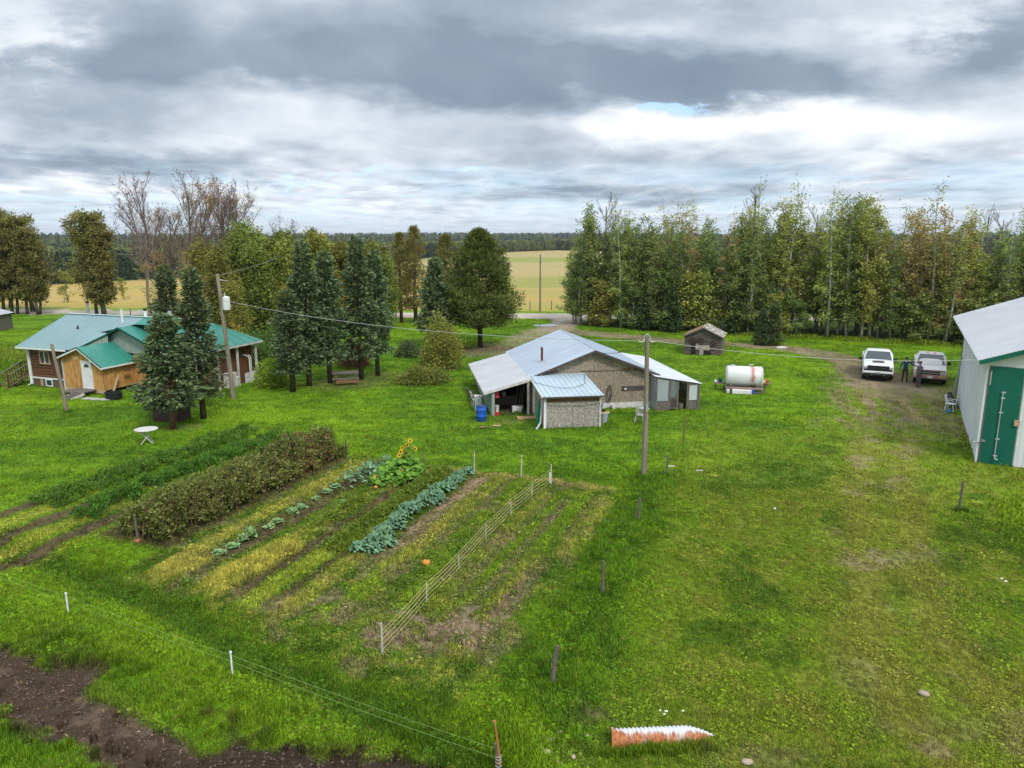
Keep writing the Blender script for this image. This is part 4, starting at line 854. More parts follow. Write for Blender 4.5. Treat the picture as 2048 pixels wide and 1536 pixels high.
    for nm, me, k in (('far_spruce_forest', fs, ~br), ('far_poplar_forest', fp, br)): gn_scatter(nm, me, P[k], rot[k], sc[k], np.ones((k.sum(), 3)))

def garden():
    rs = np.random.default_rng(77)
    def z_(q, s): x, y = gxy(q, s); return hgt(x, y)
    def strew(name, n, q0, q1, s0, s1, h, lm, lsz, wl=.6, up=.6, shape='mound', ncl=None, kind='stuff', tf=None, cs_=.10):
        nc = ncl or n//26; cq = rs.uniform(q0, q1, nc); cs = rs.uniform(s0, s1, nc); qm = (q0+q1)/2; hw = (q1-q0)/2
        hh = h*(1-.55*((cq-qm)/hw)**2)*rs.uniform(.55, 1.2, nc)*(.78+.44*vn(cs, cq, 1.1, 3)); k = rs.integers(0, nc, n)
        q = cq[k]+rs.normal(0, cs_, n); s = cs[k]+rs.normal(0, cs_, n); z = hh[k]*rs.uniform(.12, 1, n)**.6; x, y = gxy(q, s)
        C = np.stack([x, y, hgt(x, y)+z], -1); D = rs.normal(0, .8, (n, 3)); D[:, 2] += up
        T = rs.uniform(0, .6, nc)[k]+rs.uniform(0, .4, n)
        if tf is not None: T = tf(q, s, T)
        return leaves_mesh(name, C, D, rs.uniform(.6, 1.3, n)*lsz, rs.uniform(.6, 1.1, n)*lsz*wl, T, [lm], rs)
    for q0, q1, s0, s1, n, h in ((-17.75, -16.45, 4.0, 15.2, 14000, .50), (-15.7, -14.3, 3.5, 15.0, 13000, .48), (-13.85, -13.0, 7.5, 14.5, 5000, .34)):
        o = link('carrot_row', strew('carrot_row', n, q0, q1, s0, s1, h, LM['carrot'], .16, .34, .8, ncl=int(n/95), cs_=.13)); o['kind'] = 'stuff'
    # raspberry hedge
    t = thing('raspberry_hedge', 'thick brown-green raspberry hedge along the left side of the vegetable garden', 'hedge', (*gxy(-11, 8), 0))
    def tf(q, s, T): return T*.85+.15*(vn(q, s, 1.3, 5) > .6)
    me = strew('foliage', 40000, -12.1, -10.05, 2.9, 13.4, 1.3, LM['hedge'], .125, .75, .35, ncl=620, tf=tf)
    o = link('foliage', me, t); o.matrix_parent_inverse = Matrix.Translation((-t.location[0], -t.location[1], 0))
    mb = MB()
    for i in range(260):
        q, s = rs.uniform(-12.1, -10.0), rs.uniform(2.9, 13.4); x, y = gxy(q, s); z = gz(x, y); a = rs.uniform(0, 6.28); h = rs.uniform(.9, 1.4); b = .22*h
        mb.tube([(x, y, z), (x+math.cos(a)*b*.4, y+math.sin(a)*b*.4, z+h*.6), (x+math.cos(a)*b, y+math.sin(a)*b, z+h)], [.012, .01, .006], 3, cap=False)
    o = mb.build('stems', [M['bark_red']], t); o.matrix_parent_inverse = Matrix.Translation((-t.location[0], -t.location[1], 0))
    me = strew('autumn_leaves', 1300, -12.2, -9.95, 10.0, 13.4, 1.3, LM['red'], .11, .75, .35, ncl=90); o = link('autumn_leaves', me, t); o['kind'] = 'stuff'; o.matrix_parent_inverse = Matrix.Translation((-t.location[0], -t.location[1], 0)); o['label'] = 'reddish leaves at the far end'
    # beans / potatoes
    o = link('potato_row', strew('potato_row', 7000, -5.05, -4.45, 4.5, 13.2, .30, LM['potato'], .11, .7, .5)); o['kind'] = 'stuff'
    o = link('potato_row', strew('potato_row', 1500, -6.5, -5.9, 5.5, 9.0, .24, LM['potato'], .11, .7, .5)); o['kind'] = 'stuff'
    o = link('garden_weeds', strew('garden_weeds', 9000, -2.4, 2.5, .6, 13.0, .13, LM['potato'], .08, .7, .4, ncl=700)); o['kind'] = 'stuff'
    # kale plants
    def rosette(nl, L, W, h, lm, seed, up, name, head=None, heads=None):
        r = random.Random(seed); mb = MB()
        for i in range(nl):
            a = i*2.4+r.uniform(-.3, .3); f = (i+.5)/nl; rad = L*(1.1-.5*f)*r.uniform(.8, 1.15); hh = h*(.35+.65*f)*r.uniform(.85, 1.15); tl = r.random()
            d = Vector((math.cos(a), math.sin(a), 0)); sd = Vector((-math.sin(a), math.cos(a), 0)); w = W*r.uniform(.8, 1.2)
            p = [d*rad*.12+Vector((0, 0, hh*.25)), d*rad*.5+Vector((0, 0, hh*.85)), d*rad*.85+Vector((0, 0, hh)), d*rad*1.1+Vector((0, 0, hh*(.72+.2*up)))]
            ws = [w*.18, w*.75, w, w*.35]; vs = []
            for q_, w_ in zip(p, ws): vs += [q_-sd*w_/2+Vector((0, 0, w_*.16)), q_, q_+sd*w_/2+Vector((0, 0, w_*.16))]
            fs = []
            for k in range(3):
                b0 = k*3; fs += [(b0, b0+1, b0+4, b0+3), (b0+1, b0+2, b0+5, b0+4)]
            mb.add(vs, fs, 0, .15+.75*tl)
        o = mb.build(name, [lm], None, smooth=False); return o
    kale = rosette(30, .27, .125, .42, LM['kale'], 3, .2, 'kale_plant'); kale2 = rosette(26, .25, .115, .38, LM['kale'], 8, .5, 'kale_plant')
    first = {kale.name: True, kale2.name: True}
    s = 4.7; i = 0; kn = 0
    while s < 13.4:
        q = -3.68+rs.normal(0, .10); x, y = gxy(q, s); p = (kale, kale2)[i % 2]
        if first.get(p.name): o = p; first[p.name] = False
        else: o = p.copy(); COL.objects.link(o)
        sc = rs.uniform(.8, 1.2)*(1.0-.12*(s > 11)); o.location = (x, y, gz(x, y)-.02); o.rotation_euler = (rs.normal(0, .1), rs.normal(0, .1), rs.uniform(0, 6.28)); o.scale = (sc*1.15, sc*1.15, sc)
        kn = kn+1; tag(o, f'blue-green kale plant, {nth(kn)} from the near end of the long kale row', 'kale', 'kale plants in one row'); s += rs.uniform(.27, .37); i += 1
        if rs.random() < .45:
            o2 = p.copy(); COL.objects.link(o2); o2['label'] = f'smaller blue-green kale plant beside the {nth(kn)} of the kale row'; x, y = gxy(q+rs.choice([-.32, .3]), s); o2.location = (x, y, gz(x, y)-.02); o2.rotation_euler = (0, 0, rs.uniform(0, 6.28)); o2.scale = (sc, sc, sc*.8)
    cb = rosette(18, .27, .19, .20, LM['cabbage'], 5, .8, 'cabbage'); mbh = MB(); mbh.lathe([(.02, .05), (.10, .08), (.13, .15), (.10, .23), (.02, .26)], n=10); 
    cbt = thing('cabbage_plant', None, 'cabbage'); cb.name = 'leaves'; cb.parent = cbt; mbh.build('head', [LM['cabbage']], cbt, smooth=True)
    lbs = ['cabbage nearest the camera in the cabbage row', 'second cabbage of the row from the near end', 'third cabbage, before the tall leggy one', 'tall leggy cabbage standing above its neighbours', 'cabbage just beyond the tall leggy one', 'bright cabbage in the middle of the row', 'cabbage right of the middle of the row', 'cabbage with spread outer leaves, far half of the row', 'small pale cabbage, far half of the row', 'cabbage near the squash patch', 'last small cabbage before the squash patch', 'lone cabbage in the bare strip below the squash']
    for l, (px, py, s_) in zip(lbs, [(440, 1113, 1.15), (467, 1098, 1.15), (487, 1085, .9), (502, 1078, 1.1), (540, 1058, 1.0), (556, 1048, 1.1), (585, 1028, 1.15), (602, 1018, 1.1), (632, 1000, .9), (655, 987, 1.15), (672, 975, 1.1), (686, 1004, .8)]):
        s_ *= .78; put(cbt, *at(px, py), l, 'cabbages in the row left of the yellow grass', (s_, s_, s_*(2.0 if 'leggy' in l and 'beyond' not in l else 1)))
    # squash patch, pumpkins
    t = thing('squash_plant', 'sprawling squash plant with big bright green leaves and a few yellow ones', 'squash plant', (*gxy(-6.3, 11.7), 0))
    r = random.Random(12); mb = MB()
    for i in range(560):
        a = r.uniform(0, 6.283); rr = math.sqrt(r.random()); q = -6.35+rr*.9*math.cos(a); s = 11.75+rr*1.6*math.sin(a); x, y = gxy(q, s); z = gz(x, y)
        h = (.62*(1-rr**2*.75)+.1)*r.uniform(.35, 1.1); w = r.uniform(.14, .30); d = Vector((r.gauss(0, .35), r.gauss(0, .35)-.25, 1)).normalized(); e1 = d.cross(Vector((1, .3, 0))).normalized(); e2 = d.cross(e1); c = Vector((x, y, z+h)); vs = [c-d*w*.12]; nn = 7
        for k in range(nn): b = 2*math.pi*k/nn; wr = w*.5*(1 if k % 2 else .82); vs.append(c+e1*math.cos(b)*wr+e2*math.sin(b)*wr)
        mb.add(vs, [(0, 1+k, 1+(k+1) % nn) for k in range(nn)], 1 if i % 60 == 0 else 0, r.random())
    o = mb.build('leaves', [LM['squash'], LM['gold']], t); o.matrix_parent_inverse = Matrix.Translation((-t.location[0], -t.location[1], 0))
    t2 = thing('broccoli_patch', 'blue-green leafy clump left of the squash plant', 'vegetable plants', (*gxy(-7.4, 11.6), 0)); mb = MB()
    for i in range(240):
        q = -7.45+r.gauss(0, .35); s = 11.4+r.gauss(0, .8); x, y = gxy(q, s); z = gz(x, y)+r.uniform(.08, .45); mb.leaf((x, y, z), (r.gauss(0, 1), r.gauss(0, 1), .35), (r.gauss(0, 1), r.gauss(0, 1), 0), .26, .16, 0, r.random())
    o = mb.build('leaves', [LM['kale']], t2); o.matrix_parent_inverse = Matrix.Translation((-t2.location[0], -t2.location[1], 0))
    def pumpkin(x, y, R_, label, z=0):
        t = thing('pumpkin', label, 'pumpkin', (x, y, gz(x, y)+z)); mb = MB(); n = 20; prof = [(.25, .06), (.7, .12), (1, .5), (.88, .85), (.4, 1.0), (.12, .93)]
        vs = []
        for rr, zz in prof:
            for k in range(n): a = 2*math.pi*k/n; q = R_*rr*(1-.07*(k % 2)); vs.append((q*math.cos(a), q*math.sin(a), zz*R_*1.5))
        fs = [(i*n+k, i*n+(k+1) % n, (i+1)*n+(k+1) % n, (i+1)*n+k) for i in range(len(prof)-1) for k in range(n)]+[tuple(range(n-1, -1, -1)), tuple((len(prof)-1)*n+k for k in range(n))]
        mb.add(vs, fs); mb.build('fruit', [ORANGE], t, smooth=True); m2 = MB(); m2.tube([(0, 0, R_*1.35), (.01, 0, R_*1.55), (.04, .01, R_*1.7)], [.025, .018, .02], 6); m2.build('stalk', [M['wood_old']], t)
    ORANGE = mat('pumpkin_skin', (.62, .22, .03), .45, (.5, .26, .05), 5)
    x, y = at(804, 958); pumpkin(x, y, .13, 'orange pumpkin among the leaves at the right side of the squash patch', .25)
    x, y = at(853, 1133); pumpkin(x, y, .13, 'small orange pumpkin alone among the weeds below the kale')
    x, y = at(752, 985); pumpkin(x, y, .08, 'tiny orange squash at the left foot of the squash patch', .1)
    # sunflowers
    YEL = mat('petals', (.78, .42, .01), .6, (.7, .5, .02), 9); BRN = mat('seed_head', (.10, .06, .015), .9)
    r = random.Random(4)
    for j, (px, py, l) in enumerate([(806, 945, 'sunflower with drooping heads at the left of the pair'), (822, 942, 'taller sunflower with the highest heads, right of the pair')]):
        x, y = at(px, py); t = thing('sunflower', l, 'sunflower', (x, y, gz(x, y))); t['group'] = 'sunflowers by the squash patch'; H_ = 1.05+.25*j; mb = MB()
        heads = [(0, 0, H_, 0)]+[(r.uniform(-.22, .22), r.uniform(-.15, .1), H_*f_, 1) for f_ in (.72, .86, .58)]
        mb.tube([(0, 0, -.02), (.02, 0, H_*.5), (0, 0, H_)], [.022, .018, .012], 6)
        for hx, hy, hz, _ in heads[1:]: mb.tube([(0, 0, hz-.2), (hx*.6, hy*.6, hz-.05), (hx, hy, hz)], [.012, .01, .008], 5)
        mb.build('stem', [LM['lime']], t); m2 = MB()
        for k in range(26): z = H_*r.uniform(.05, .85); a = r.uniform(0, 6.28); m2.leaf((0, 0, z), (math.cos(a), math.sin(a), -.1), (-math.sin(a), math.cos(a), 0), r.uniform(.22, .36), .17, 0, r.random(), .1)
        m2.build('leaves', [LM['squash']], t)
        for hx, hy, hz, _ in heads:
            m3 = MB(); fd = Vector((r.uniform(-.5, .5), -1, r.uniform(-.1, .5))).normalized(); e1 = fd.cross(Vector((0, 0, 1))).normalized(); e2 = fd.cross(e1); c = Vector((hx, hy, hz+.03))
            for k in range(16):
                b = 2*math.pi*k/16; dd = e1*math.cos(b)+e2*math.sin(b); ss = e1*-math.sin(b)+e2*math.cos(b); m3.leaf(c+dd*.035, dd+fd*.15, ss, .075, .04, 0, .5)
            vs = [c+fd*.03]+[c+fd*.012+(e1*math.cos(b)+e2*math.sin(b))*.05 for b in [2*math.pi*k/12 for k in range(12)]]; m3.add(vs, [(0, 1+k, 1+(k+1) % 12) for k in range(12)], 1); m3.build('flower_head', [YEL, BRN], t)
    # straw mulch
    n = 3000; q = rs.normal(-2.95, .22, n); s = rs.uniform(4.8, 12.9, n); keep = vn(q*2, s, 1.1, 3) > .5; q, s = q[keep], s[keep]; x, y = gxy(q, s); n = len(x)
    D = rs.normal(0, 1, (n, 3)); D[:, 2] *= .15; me = leaves_mesh('straw_mulch', np.stack([x, y, hgt(x, y)+.015+rs.random(n)*.03], -1), D, rs.uniform(.08, .2, n), rs.uniform(.01, .02, n), rs.random(n), [leafmat('straw', (.35, .25, .13), (.6, .48, .3), transl=0)], rs)
    o = link('straw_mulch', me); o['kind'] = 'stuff'
# ---------------------------------------------------------------- buildings
def V3(*a): return Vector(a)
def lerp(a, b, t): return a*(1-t)+b*t
def roof(parent, e0, e1, r1, r0, n, m, th=.03, ribs=4, name='roof_sheet', rw=.03, rh=.022, gap=.004, label=None):
    """a roof slope of n sheets running from eave (e0-e1) to ridge (r0-r1), standing ribs on each"""
    e0, e1, r1, r0 = map(Vector, (e0, e1, r1, r0)); nrm = (e1-e0).cross(r0-e0).normalized()
    if nrm.z < 0: nrm = -nrm
    for i in range(n):
        a, b = i/n, (i+1)/n; mb = MB(); g = gap/max(.01, (e1-e0).length)
        A, B, C, D = lerp(e0, e1, a+g), lerp(e0, e1, b-g), lerp(r0, r1, b-g), lerp(r0, r1, a+g); t = -nrm*th
        mb.add([A, B, C, D, A+t, B+t, C+t, D+t], [(0, 1, 2, 3), (7, 6, 5, 4), (0, 4, 5, 1), (1, 5, 6, 2), (2, 6, 7, 3), (3, 7, 4, 0)])
        for k in range(ribs):
            f = (k+.5)/ribs; p, q = lerp(A, B, f)+nrm*rh*.5, lerp(D, C, f)+nrm*rh*.5; mb.bar(p, q, rw, rh, up=nrm)
        o = mb.build(name, [m], parent); fixn(o)
def wallboards(parent, p0, p1, zb, zt, n, m, th=.03, name='board', gap=.006, skip=None, off=0.0, jit=.0):
    """vertical boards from p0 to p1 (local x, y); zt a height or a function of the distance along"""
    p0, p1 = Vector((*p0, 0)), Vector((*p1, 0)); d = p1-p0; L = d.length; d.normalize(); nn = Vector((d.y, -d.x, 0))
    f = zt if callable(zt) else (lambda s: zt)
    for i in range(n):
        a, b = L*i/n+gap/2, L*(i+1)/n-gap/2
        segs = [(zb, None)]
        if skip:
            for (s0, s1, z0, z1) in skip:
                if (a+b)/2 > s0 and (a+b)/2 < s1:
                    segs = ([(zb, z0)] if z0-zb > .05 else [])+[(z1, None)]
        for z0, z1 in segs:
            ta, tb = (f(a), f(b)) if z1 is None else (z1, z1)
            if min(ta, tb) < z0+.02: continue
            mb = MB(); o0 = off+random.uniform(0, jit); q = []
            for s, t_ in ((a, ta), (b, tb)):
                P = p0+d*s; q += [P+nn*o0+V3(0, 0, z0), P+nn*o0+V3(0, 0, t_), P+nn*(o0+th)+V3(0, 0, z0), P+nn*(o0+th)+V3(0, 0, t_)]
            mb.add(q, [(0, 1, 5, 4), (2, 6, 7, 3), (0, 2, 3, 1), (4, 5, 7, 6), (1, 3, 7, 5), (0, 4, 6, 2)]); fixn(mb.build(name, [m], parent))
def logs(parent, p0, p1, z0, z1, n, m, th=.06, name='log', skip=None, rnd=.004, stick=.0):
    p0, p1 = Vector((*p0, 0)), Vector((*p1, 0)); d = (p1-p0).normalized(); nn = Vector((d.y, -d.x, 0)); L = (p1-p0).length
    for i in range(n):
        a, b = lerp(z0, z1, i/n)+.004, lerp(z0, z1, (i+1)/n)-.004; sg = [(0-stick, L+stick)]
        for (s0, s1, za, zb) in (skip or []):
            if (a+b)/2 > za and (a+b)/2 < zb:
                ns = []
                for (u, v) in sg: ns += [(u, s0)] if s0-u > .05 else []; ns += [(s1, v)] if v-s1 > .05 else []
                sg = ns
        for (u, v) in sg:
            mb = MB(); r = random.uniform(0, rnd)
            prof = [(0, a), (th*.7+r, a+.012), (th+r, (a+b)/2), (th*.7+r, b-.012), (0, b)]
            mb.prism(prof, u, v, lambda x, z, w: p0+d*w+nn*x+V3(0, 0, z)); fixn(mb.build(name, [m], parent))
def wallslab(parent, pts, off_n, th, m, name='wall'):
    """flat wall piece from 3D outline, thickened along -off_n"""
    pts = [Vector(p) for p in pts]; o = Vector(off_n)*-th; n = len(pts); mb = MB()
    mb.add(pts+[p+o for p in pts], [tuple(range(n)), tuple(range(2*n-1, n-1, -1))]+[(i, (i+1) % n, n+(i+1) % n, n+i) for i in range(n)]); return fixn(mb.build(name, [m], parent))
def frame(parent, c, w, h, t, d, m, name='frame', axis='x'):
    mb = MB()
    for s in (-1, 1):
        mb.box((c[0]+s*(w-t)/2, c[1], c[2]), (t, d, h)); mb.box((c[0], c[1], c[2]+s*(h-t)/2), (w-2*t, d, t))
    return mb.build(name, [m], parent)
def boxo(name, c, d, m, parent=None, rz=0, bev=0.0, rx=0, ry=0):
    mb = MB(); mb.box(c, d, rz, 0, .5, rx, ry); o = mb.build(name, [m], parent)
    return bevel(o, bev) if bev else o

M['osb'] = mat('osb', (.35, .29, .215), .9, (.16, .135, .105), 11, (1, 1, .8), speck=((.47, .39, .28), 18, .56), bump=.008, lo=.35, hi=.65, rnd=.25)
M['osb_shed'] = mat('osb_shed', (.35, .33, .295), .9, (.17, .16, .145), 11, speck=((.50, .45, .37), 18, .56), bump=.008, lo=.38, hi=.62, rnd=.2)
M['roof_blue'] = mat('roof_blue', (.42, .485, .56), .42, (.34, .40, .475), 1.4, (.5, 3, 1), spec=.5, rnd=.08)
M['roof_grey'] = mat('roof_grey', (.50, .505, .53), .5, (.39, .40, .42), 1.6, (.5, 3, 1), spec=.5, speck=((.34, .29, .25), 5, .70), rnd=.08)
M['roof_shed'] = mat('roof_shed', (.36, .46, .53), .42, (.44, .53, .59), 1.2, spec=.5)
M['trim_dark'] = mat('trim_dark', (.05, .045, .045), .7, (.09, .07, .06), 5)
M['trim_rust'] = mat('trim_rust', (.26, .13, .07), .9, (.15, .08, .05), 6)
M['plastic'] = mat('plastic_sheet', (.68, .71, .74), .35, (.58, .61, .65), 1.5, spec=.5)
M['clad_green'] = mat('clad_pale_green', (.30, .37, .33), .7, (.22, .27, .23), 3, (4, 4, .5), speck=((.12, .10, .07), 8, .63))
M['teal'] = mat('roof_teal', (.03, .20, .155), .38, (.04, .235, .18), .6, spec=.55)
M['teal_skylit'] = mat('roof_teal_skylit', (.165, .27, .28), .38, (.20, .31, .325), .5, spec=.55)  # same teal metal, paled: the sky's reflection is put into the colour
M['teal_trim'] = mat('teal_trim', (.008, .075, .055), .45)
M['barn_green'] = mat('barn_green', (.006, .105, .07), .45, (.008, .125, .085), .8)
M['barn_white'] = mat('barn_white', (.74, .76, .78), .5, (.66, .68, .71), .6)
M['barn_roof'] = mat('barn_roof', (.52, .53, .55), .5, (.46, .47, .49), .5)
M['log_brown'] = mat('log_brown', (.17, .075, .036), .75, (.07, .033, .02), 5, (.35, .35, 8), rnd=.35, bump=.006)
M['pine_boards'] = mat('pine_boards', (.58, .33, .11), .75, (.34, .165, .055), 3.0, (4, 4, .7), rnd=.30, speck=((.20, .09, .035), 5, .64), bump=.004)
M['log_grey'] = mat('log_grey', (.165, .14, .125), .95, (.09, .072, .065), 8, (.5, .5, 6), rnd=.35, bump=.012)
M['glass'] = mat('window_glass', (.03, .04, .05), .08, spec=.8)
M['deck_red'] = mat('deck_red', (.12, .045, .032), .75, (.075, .03, .022), 6, rnd=.2)
M['shingle'] = mat('shingle_moss', (.27, .17, .09), .95, (.17, .11, .06), 6, rnd=.4, bump=.01)
M['shingle_p'] = mat('shingle_lichen', (.30, .27, .24), .95, (.13, .10, .08), 4, rnd=.4, bump=.01, speck=((.62, .60, .56), 5, .53))
M['concrete'] = mat('concrete', (.46, .45, .42), .9, (.34, .33, .31), 5)
M['blue_plastic'] = mat('blue_plastic', (.012, .085, .42), .45, (.02, .11, .48), 4)
M['red'] = mat('red_paint', (.45, .03, .03), .5)
M['rust'] = mat('rust', (.30, .095, .035), .9, (.42, .17, .06), 7, bump=.008)
M['plank'] = mat('plank_tan', (.50, .36, .19), .85, (.36, .24, .12), 7, rnd=.25)

def workshop():
    t = thing('workshop', 'old chipboard workshop with a pale blue metal roof, open lean-to and front shed', 'workshop', (1.2, 41.1, 0), SA)
    W, D, H0, HR = 7.2, 9.0, 2.1, 3.50; rl = lambda u: H0+(HR-H0)*(1-abs(u-W/2)/(W/2))
    # foundation and shell
    mb = MB(); mb.box((W/2, -.0, .14), (W, .16, .42)); mb.build('foundation', [M['white_dirty']], t)
    for pts, nn, nm in (([(0, 0, .0), (0, D, 0), (0, D, H0), (0, 0, H0)], (-1, 0, 0), 'wall'), ([(W, 0, 0), (W, D, 0), (W, D, H0), (W, 0, H0)], (1, 0, 0), 'wall'), ([(0, D, 0), (W, D, 0), (W, D, H0), (W/2, D, HR), (0, D, H0)], (0, 1, 0), 'wall'),
                        ([(0, .02, .3), (W, .02, .3), (W, .02, H0), (W/2, .02, HR), (0, .02, H0)], (0, -1, 0), 'wall')):
        wallslab(t, pts, nn, .08, M['wood_old'], nm)
    # chipboard panels, lower row and gable row
    ZS = 2.28
    for i in range(6):
        a, b = i*1.2+.006, (i+1)*1.2-.006; top = [min(ZS-.006, rl(a)-.02), min(ZS-.006, rl(b)-.02)]
        wallslab(t, [(a, -.002, .36), (b, -.002, .36), (b, -.002, top[1]), (a, -.002, top[0])], (0, 1, 0), .014, M['osb'], 'panel')
        if rl((a+b)/2) > ZS+.1:
            q = [(a, -.004, ZS+.006), (b, -.004, ZS+.006), (b, -.004, max(ZS+.007, rl(b)-.02))]
            if a < W/2 < b: q.append((W/2, -.004, HR-.02))
            q.append((a, -.004, max(ZS+.007, rl(a)-.02))); wallslab(t, q, (0, 1, 0), .014, M['osb'], 'panel')
    mb = MB(); mb.box((5.0, -.03, ZS), (4.3, .03, .025)); mb.build('seam_strip', [M['trim_dark']], t)
    for i, (u, z, w) in enumerate([(5.6, 2.36, .5), (6.3, 2.33, .6), (1.15, 2.36, .5)]): boxo('exposed_plank', (u, -.03, z), (w, .02, .13), M['trim_rust'], t)
    mb = MB(); mb.box((W-.03, -.05, 1.05), (.10, .10, 2.1)); mb.build('corner_post', [M['trim_rust']], t)
    mb = MB(); mb.box((5.95, -.03, 1.18), (1.25, .03, .28)); mb.box((6.6, -.04, 1.2), (.3, .03, .2)); mb.build('vent_slot', [M['trim_dark']], t)
    mb = MB(); mb.box((5.55, -.055, 1.16), (.12, .03, .10)); mb.box((6.75, -.065, 1.22), (.10, .03, .12)); mb.build('tag', [M['white']], t)
    # main roof: overhangs, sheets, barge boards
    s = (HR-H0)/(W/2); ov = .32; f0, b0 = -.38, D+.3; zt = .07
    eL = (-ov, f0, H0-ov*s+zt); eLb = (-ov, b0, H0-ov*s+zt); rF = (W/2, f0, HR+zt); rB = (W/2, b0, HR+zt); eR = (W+ov, f0, H0-ov*s+zt); eRb = (W+ov, b0, H0-ov*s+zt)
    roof(t, eL, eLb, rB, rF, 10, M['roof_blue'], ribs=3, rw=.02, rh=.012); roof(t, eR, eRb, rB, rF, 10, M['roof_blue'], ribs=3, rw=.02, rh=.012)
    mb = MB(); mb.tube([(W/2, f0-.01, HR+zt-.01), (W/2, b0+.01, HR+zt-.01)], .045, 8); mb.build('ridge_cap', [M['roof_blue']], t)
    for a, b in ((eL, rF), (rF, eR)):
        mb = MB(); mb.bar((a[0], a[1]-.02, a[2]-.075), (b[0], b[1]-.02, b[2]-.075), .03, .13); fixn(mb.build('barge_board', [M['trim_dark']], t))
    for x_ in (-ov-.015, W+ov+.015):
        mb = MB(); mb.bar((x_, f0, eL[2]-.08), (x_, b0, eL[2]-.08), .03, .11); mb.build('fascia', [M['trim_dark']], t)
    mb = MB(); mb.tube([(.95, 2.2, H0+.3), (.95, 2.2, H0+1.25)], .075, 12); mb.tube([(.95, 2.2, H0+1.25), (.95, 2.2, H0+1.30)], .085, 12); mb.build('stove_pipe', [mat('pipe_rust', (.10, .035, .03), .8, (.16, .06, .04), 9)], t, smooth=False)
    mb = MB(); mb.box((.95, 2.2, H0+.47), (.34, .34, .05), ry=-math.atan(s)); mb.build('pipe_flashing', [M['galv']], t)
    # open lean-to on the left
    u0 = -2.95; zl = 1.42; zh = 2.13; g0, g1 = -1.0, 8.4
    roof(t, (u0, g0, zl), (u0, g1, zl), (-.30, g1, zh), (-.30, g0, zh), 8, M['roof_grey'], ribs=2, rw=.02, rh=.008, th=.05)
    mb = MB(); mb.bar((u0, g0-.02, zl-.08), (-.30, g0-.02, zh-.08), .03, .14); mb.build('barge_board', [M['white_dirty']], t)
    mb = MB(); mb.bar((u0-.02, g0, zl-.07), (u0-.02, g1, zl-.07), .03, .13); mb.build('fascia', [M['white_dirty']], t)
    wallboards(t, (-2.5, g1-.3), (-2.5, g0+.1), 0, 1.40, 34, M['clad_green'], .02, 'cladding_strip', .004)
    wallslab(t, [(-2.5, g1-.3, 0), (-.02, g1-.3, 0), (-.02, g1-.3, 2.0), (-2.5, g1-.3, 1.38)], (0, 1, 0), .05, M['wood_old'], 'wall')
    boxo('front_post', (-2.42, g0+.12, .70), (.16, .12, 1.4), M['clad_green'], t); boxo('door_post', (-.42, g0+.1, .98), (.12, .12, 1.96), M['white_dirty'], t)
    boxo('brown_post', (-.24, g0+.3, 1.0), (.14, .10, 2.0), M['trim_rust'], t); boxo('white_post', (-.10, g0+.25, .95), (.10, .12, 1.9), M['white'], t)
    mb = MB(); mb.box((-1.3, 3.7, .01), (2.4, 9, .06)); mb.build('floor', [mat('dirt_floor', (.06, .05, .035), .95, (.035, .03, .022), 3)], t)
    # front shed
    a0, a1, b_ = -.08, 2.88, -4.15; zf, zb = 1.80, 2.16
    def shedroof(v): return lerp(zf, zb, (v-b_)/(0-b_))
    for i in range(2):
        a = lerp(a0, a1, i/2)+.006; b2 = lerp(a0, a1, (i+1)/2)-.006; wallslab(t, [(a, b_, .05), (b2, b_, .05), (b2, b_, 1.45), (a, b_, 1.45)], (0, -1, 0), .03, M['osb_shed'], 'panel')
    boxo('header_board', ((a0+a1)/2, b_+.03, 1.56), (a1-a0, .06, .20), mat('header_brown', (.13, .065, .035), .8, (.20, .11, .06), 6), t); boxo('lintel', ((a0+a1)/2, b_+.0, 1.71), (a1-a0+.04, .08, .09), M['plank'], t)
    boxo('corner_trim', (a0-.01, b_-.03, .88), (.13, .05, 1.76), M['white'], t); boxo('corner_trim', (a1+.01, b_-.03, .88), (.10, .05, 1.76), M['white_dirty'], t)
    for x_, nn in ((a0, (-1, 0, 0)), (a1, (1, 0, 0))):
        for k in range(3):
            va, vb = lerp(b_+.02, -.02, k/3)+.005, lerp(b_+.02, -.02, (k+1)/3)-.005; wallslab(t, [(x_, va, .05), (x_, vb, .05), (x_, vb, shedroof(vb)-.03), (x_, va, shedroof(va)-.03)], nn, .03, M['osb'], 'panel')
    boxo('door_frame', (a0-.03, -1.25, .95), (.05, .09, 1.9), M['white'], t); boxo('door_frame', (a0-.03, -1.0, .95), (.05, .09, 1.9), M['white'], t)
    roof(t, (a0-.18, b_-.22, zf), (a1+.16, b_-.22, zf), (a1+.16, -.03, zb+.02), (a0-.18, -.03, zb+.02), 4, M['roof_shed'], ribs=3, rw=.05, rh=.03, th=.05)
    mb = MB(); mb.bar((a0-.19, b_-.24, zf-.05), (a1+.17, b_-.24, zf-.05), .03, .07); mb.build('fascia', [M['trim_dark']], t)
    mb = MB(); mb.bar((a0-.20, b_-.22, zf-.04), (a0-.20, -.03, zb-.02), .03, .09); mb.build('barge_board', [M['white']], t)
    # cable loops across the shed roof and wall
    mb = MB(); pts = [(-.2+i*.34, -1.9-1.2*math.sin(math.pi*i/9), 2.05-.07*math.sin(math.pi*i/9)*1.5+.03) for i in range(10)]; pts[-1] = (2.9, -.6, 2.2); mb.tube([(-.25, -.5, 2.2)]+pts+[(3.3, -.03, 1.7), (3.8, -.03, 1.05)], .012, 5); mb.build('cable', [M['wire']], t)
    mb = MB(); mb.tube([(.0+i*.29, -4.215, 1.35-.10*math.sin(math.pi*i/10)) for i in range(11)], .010, 5); mb.build('cable', [M['wire']], t)
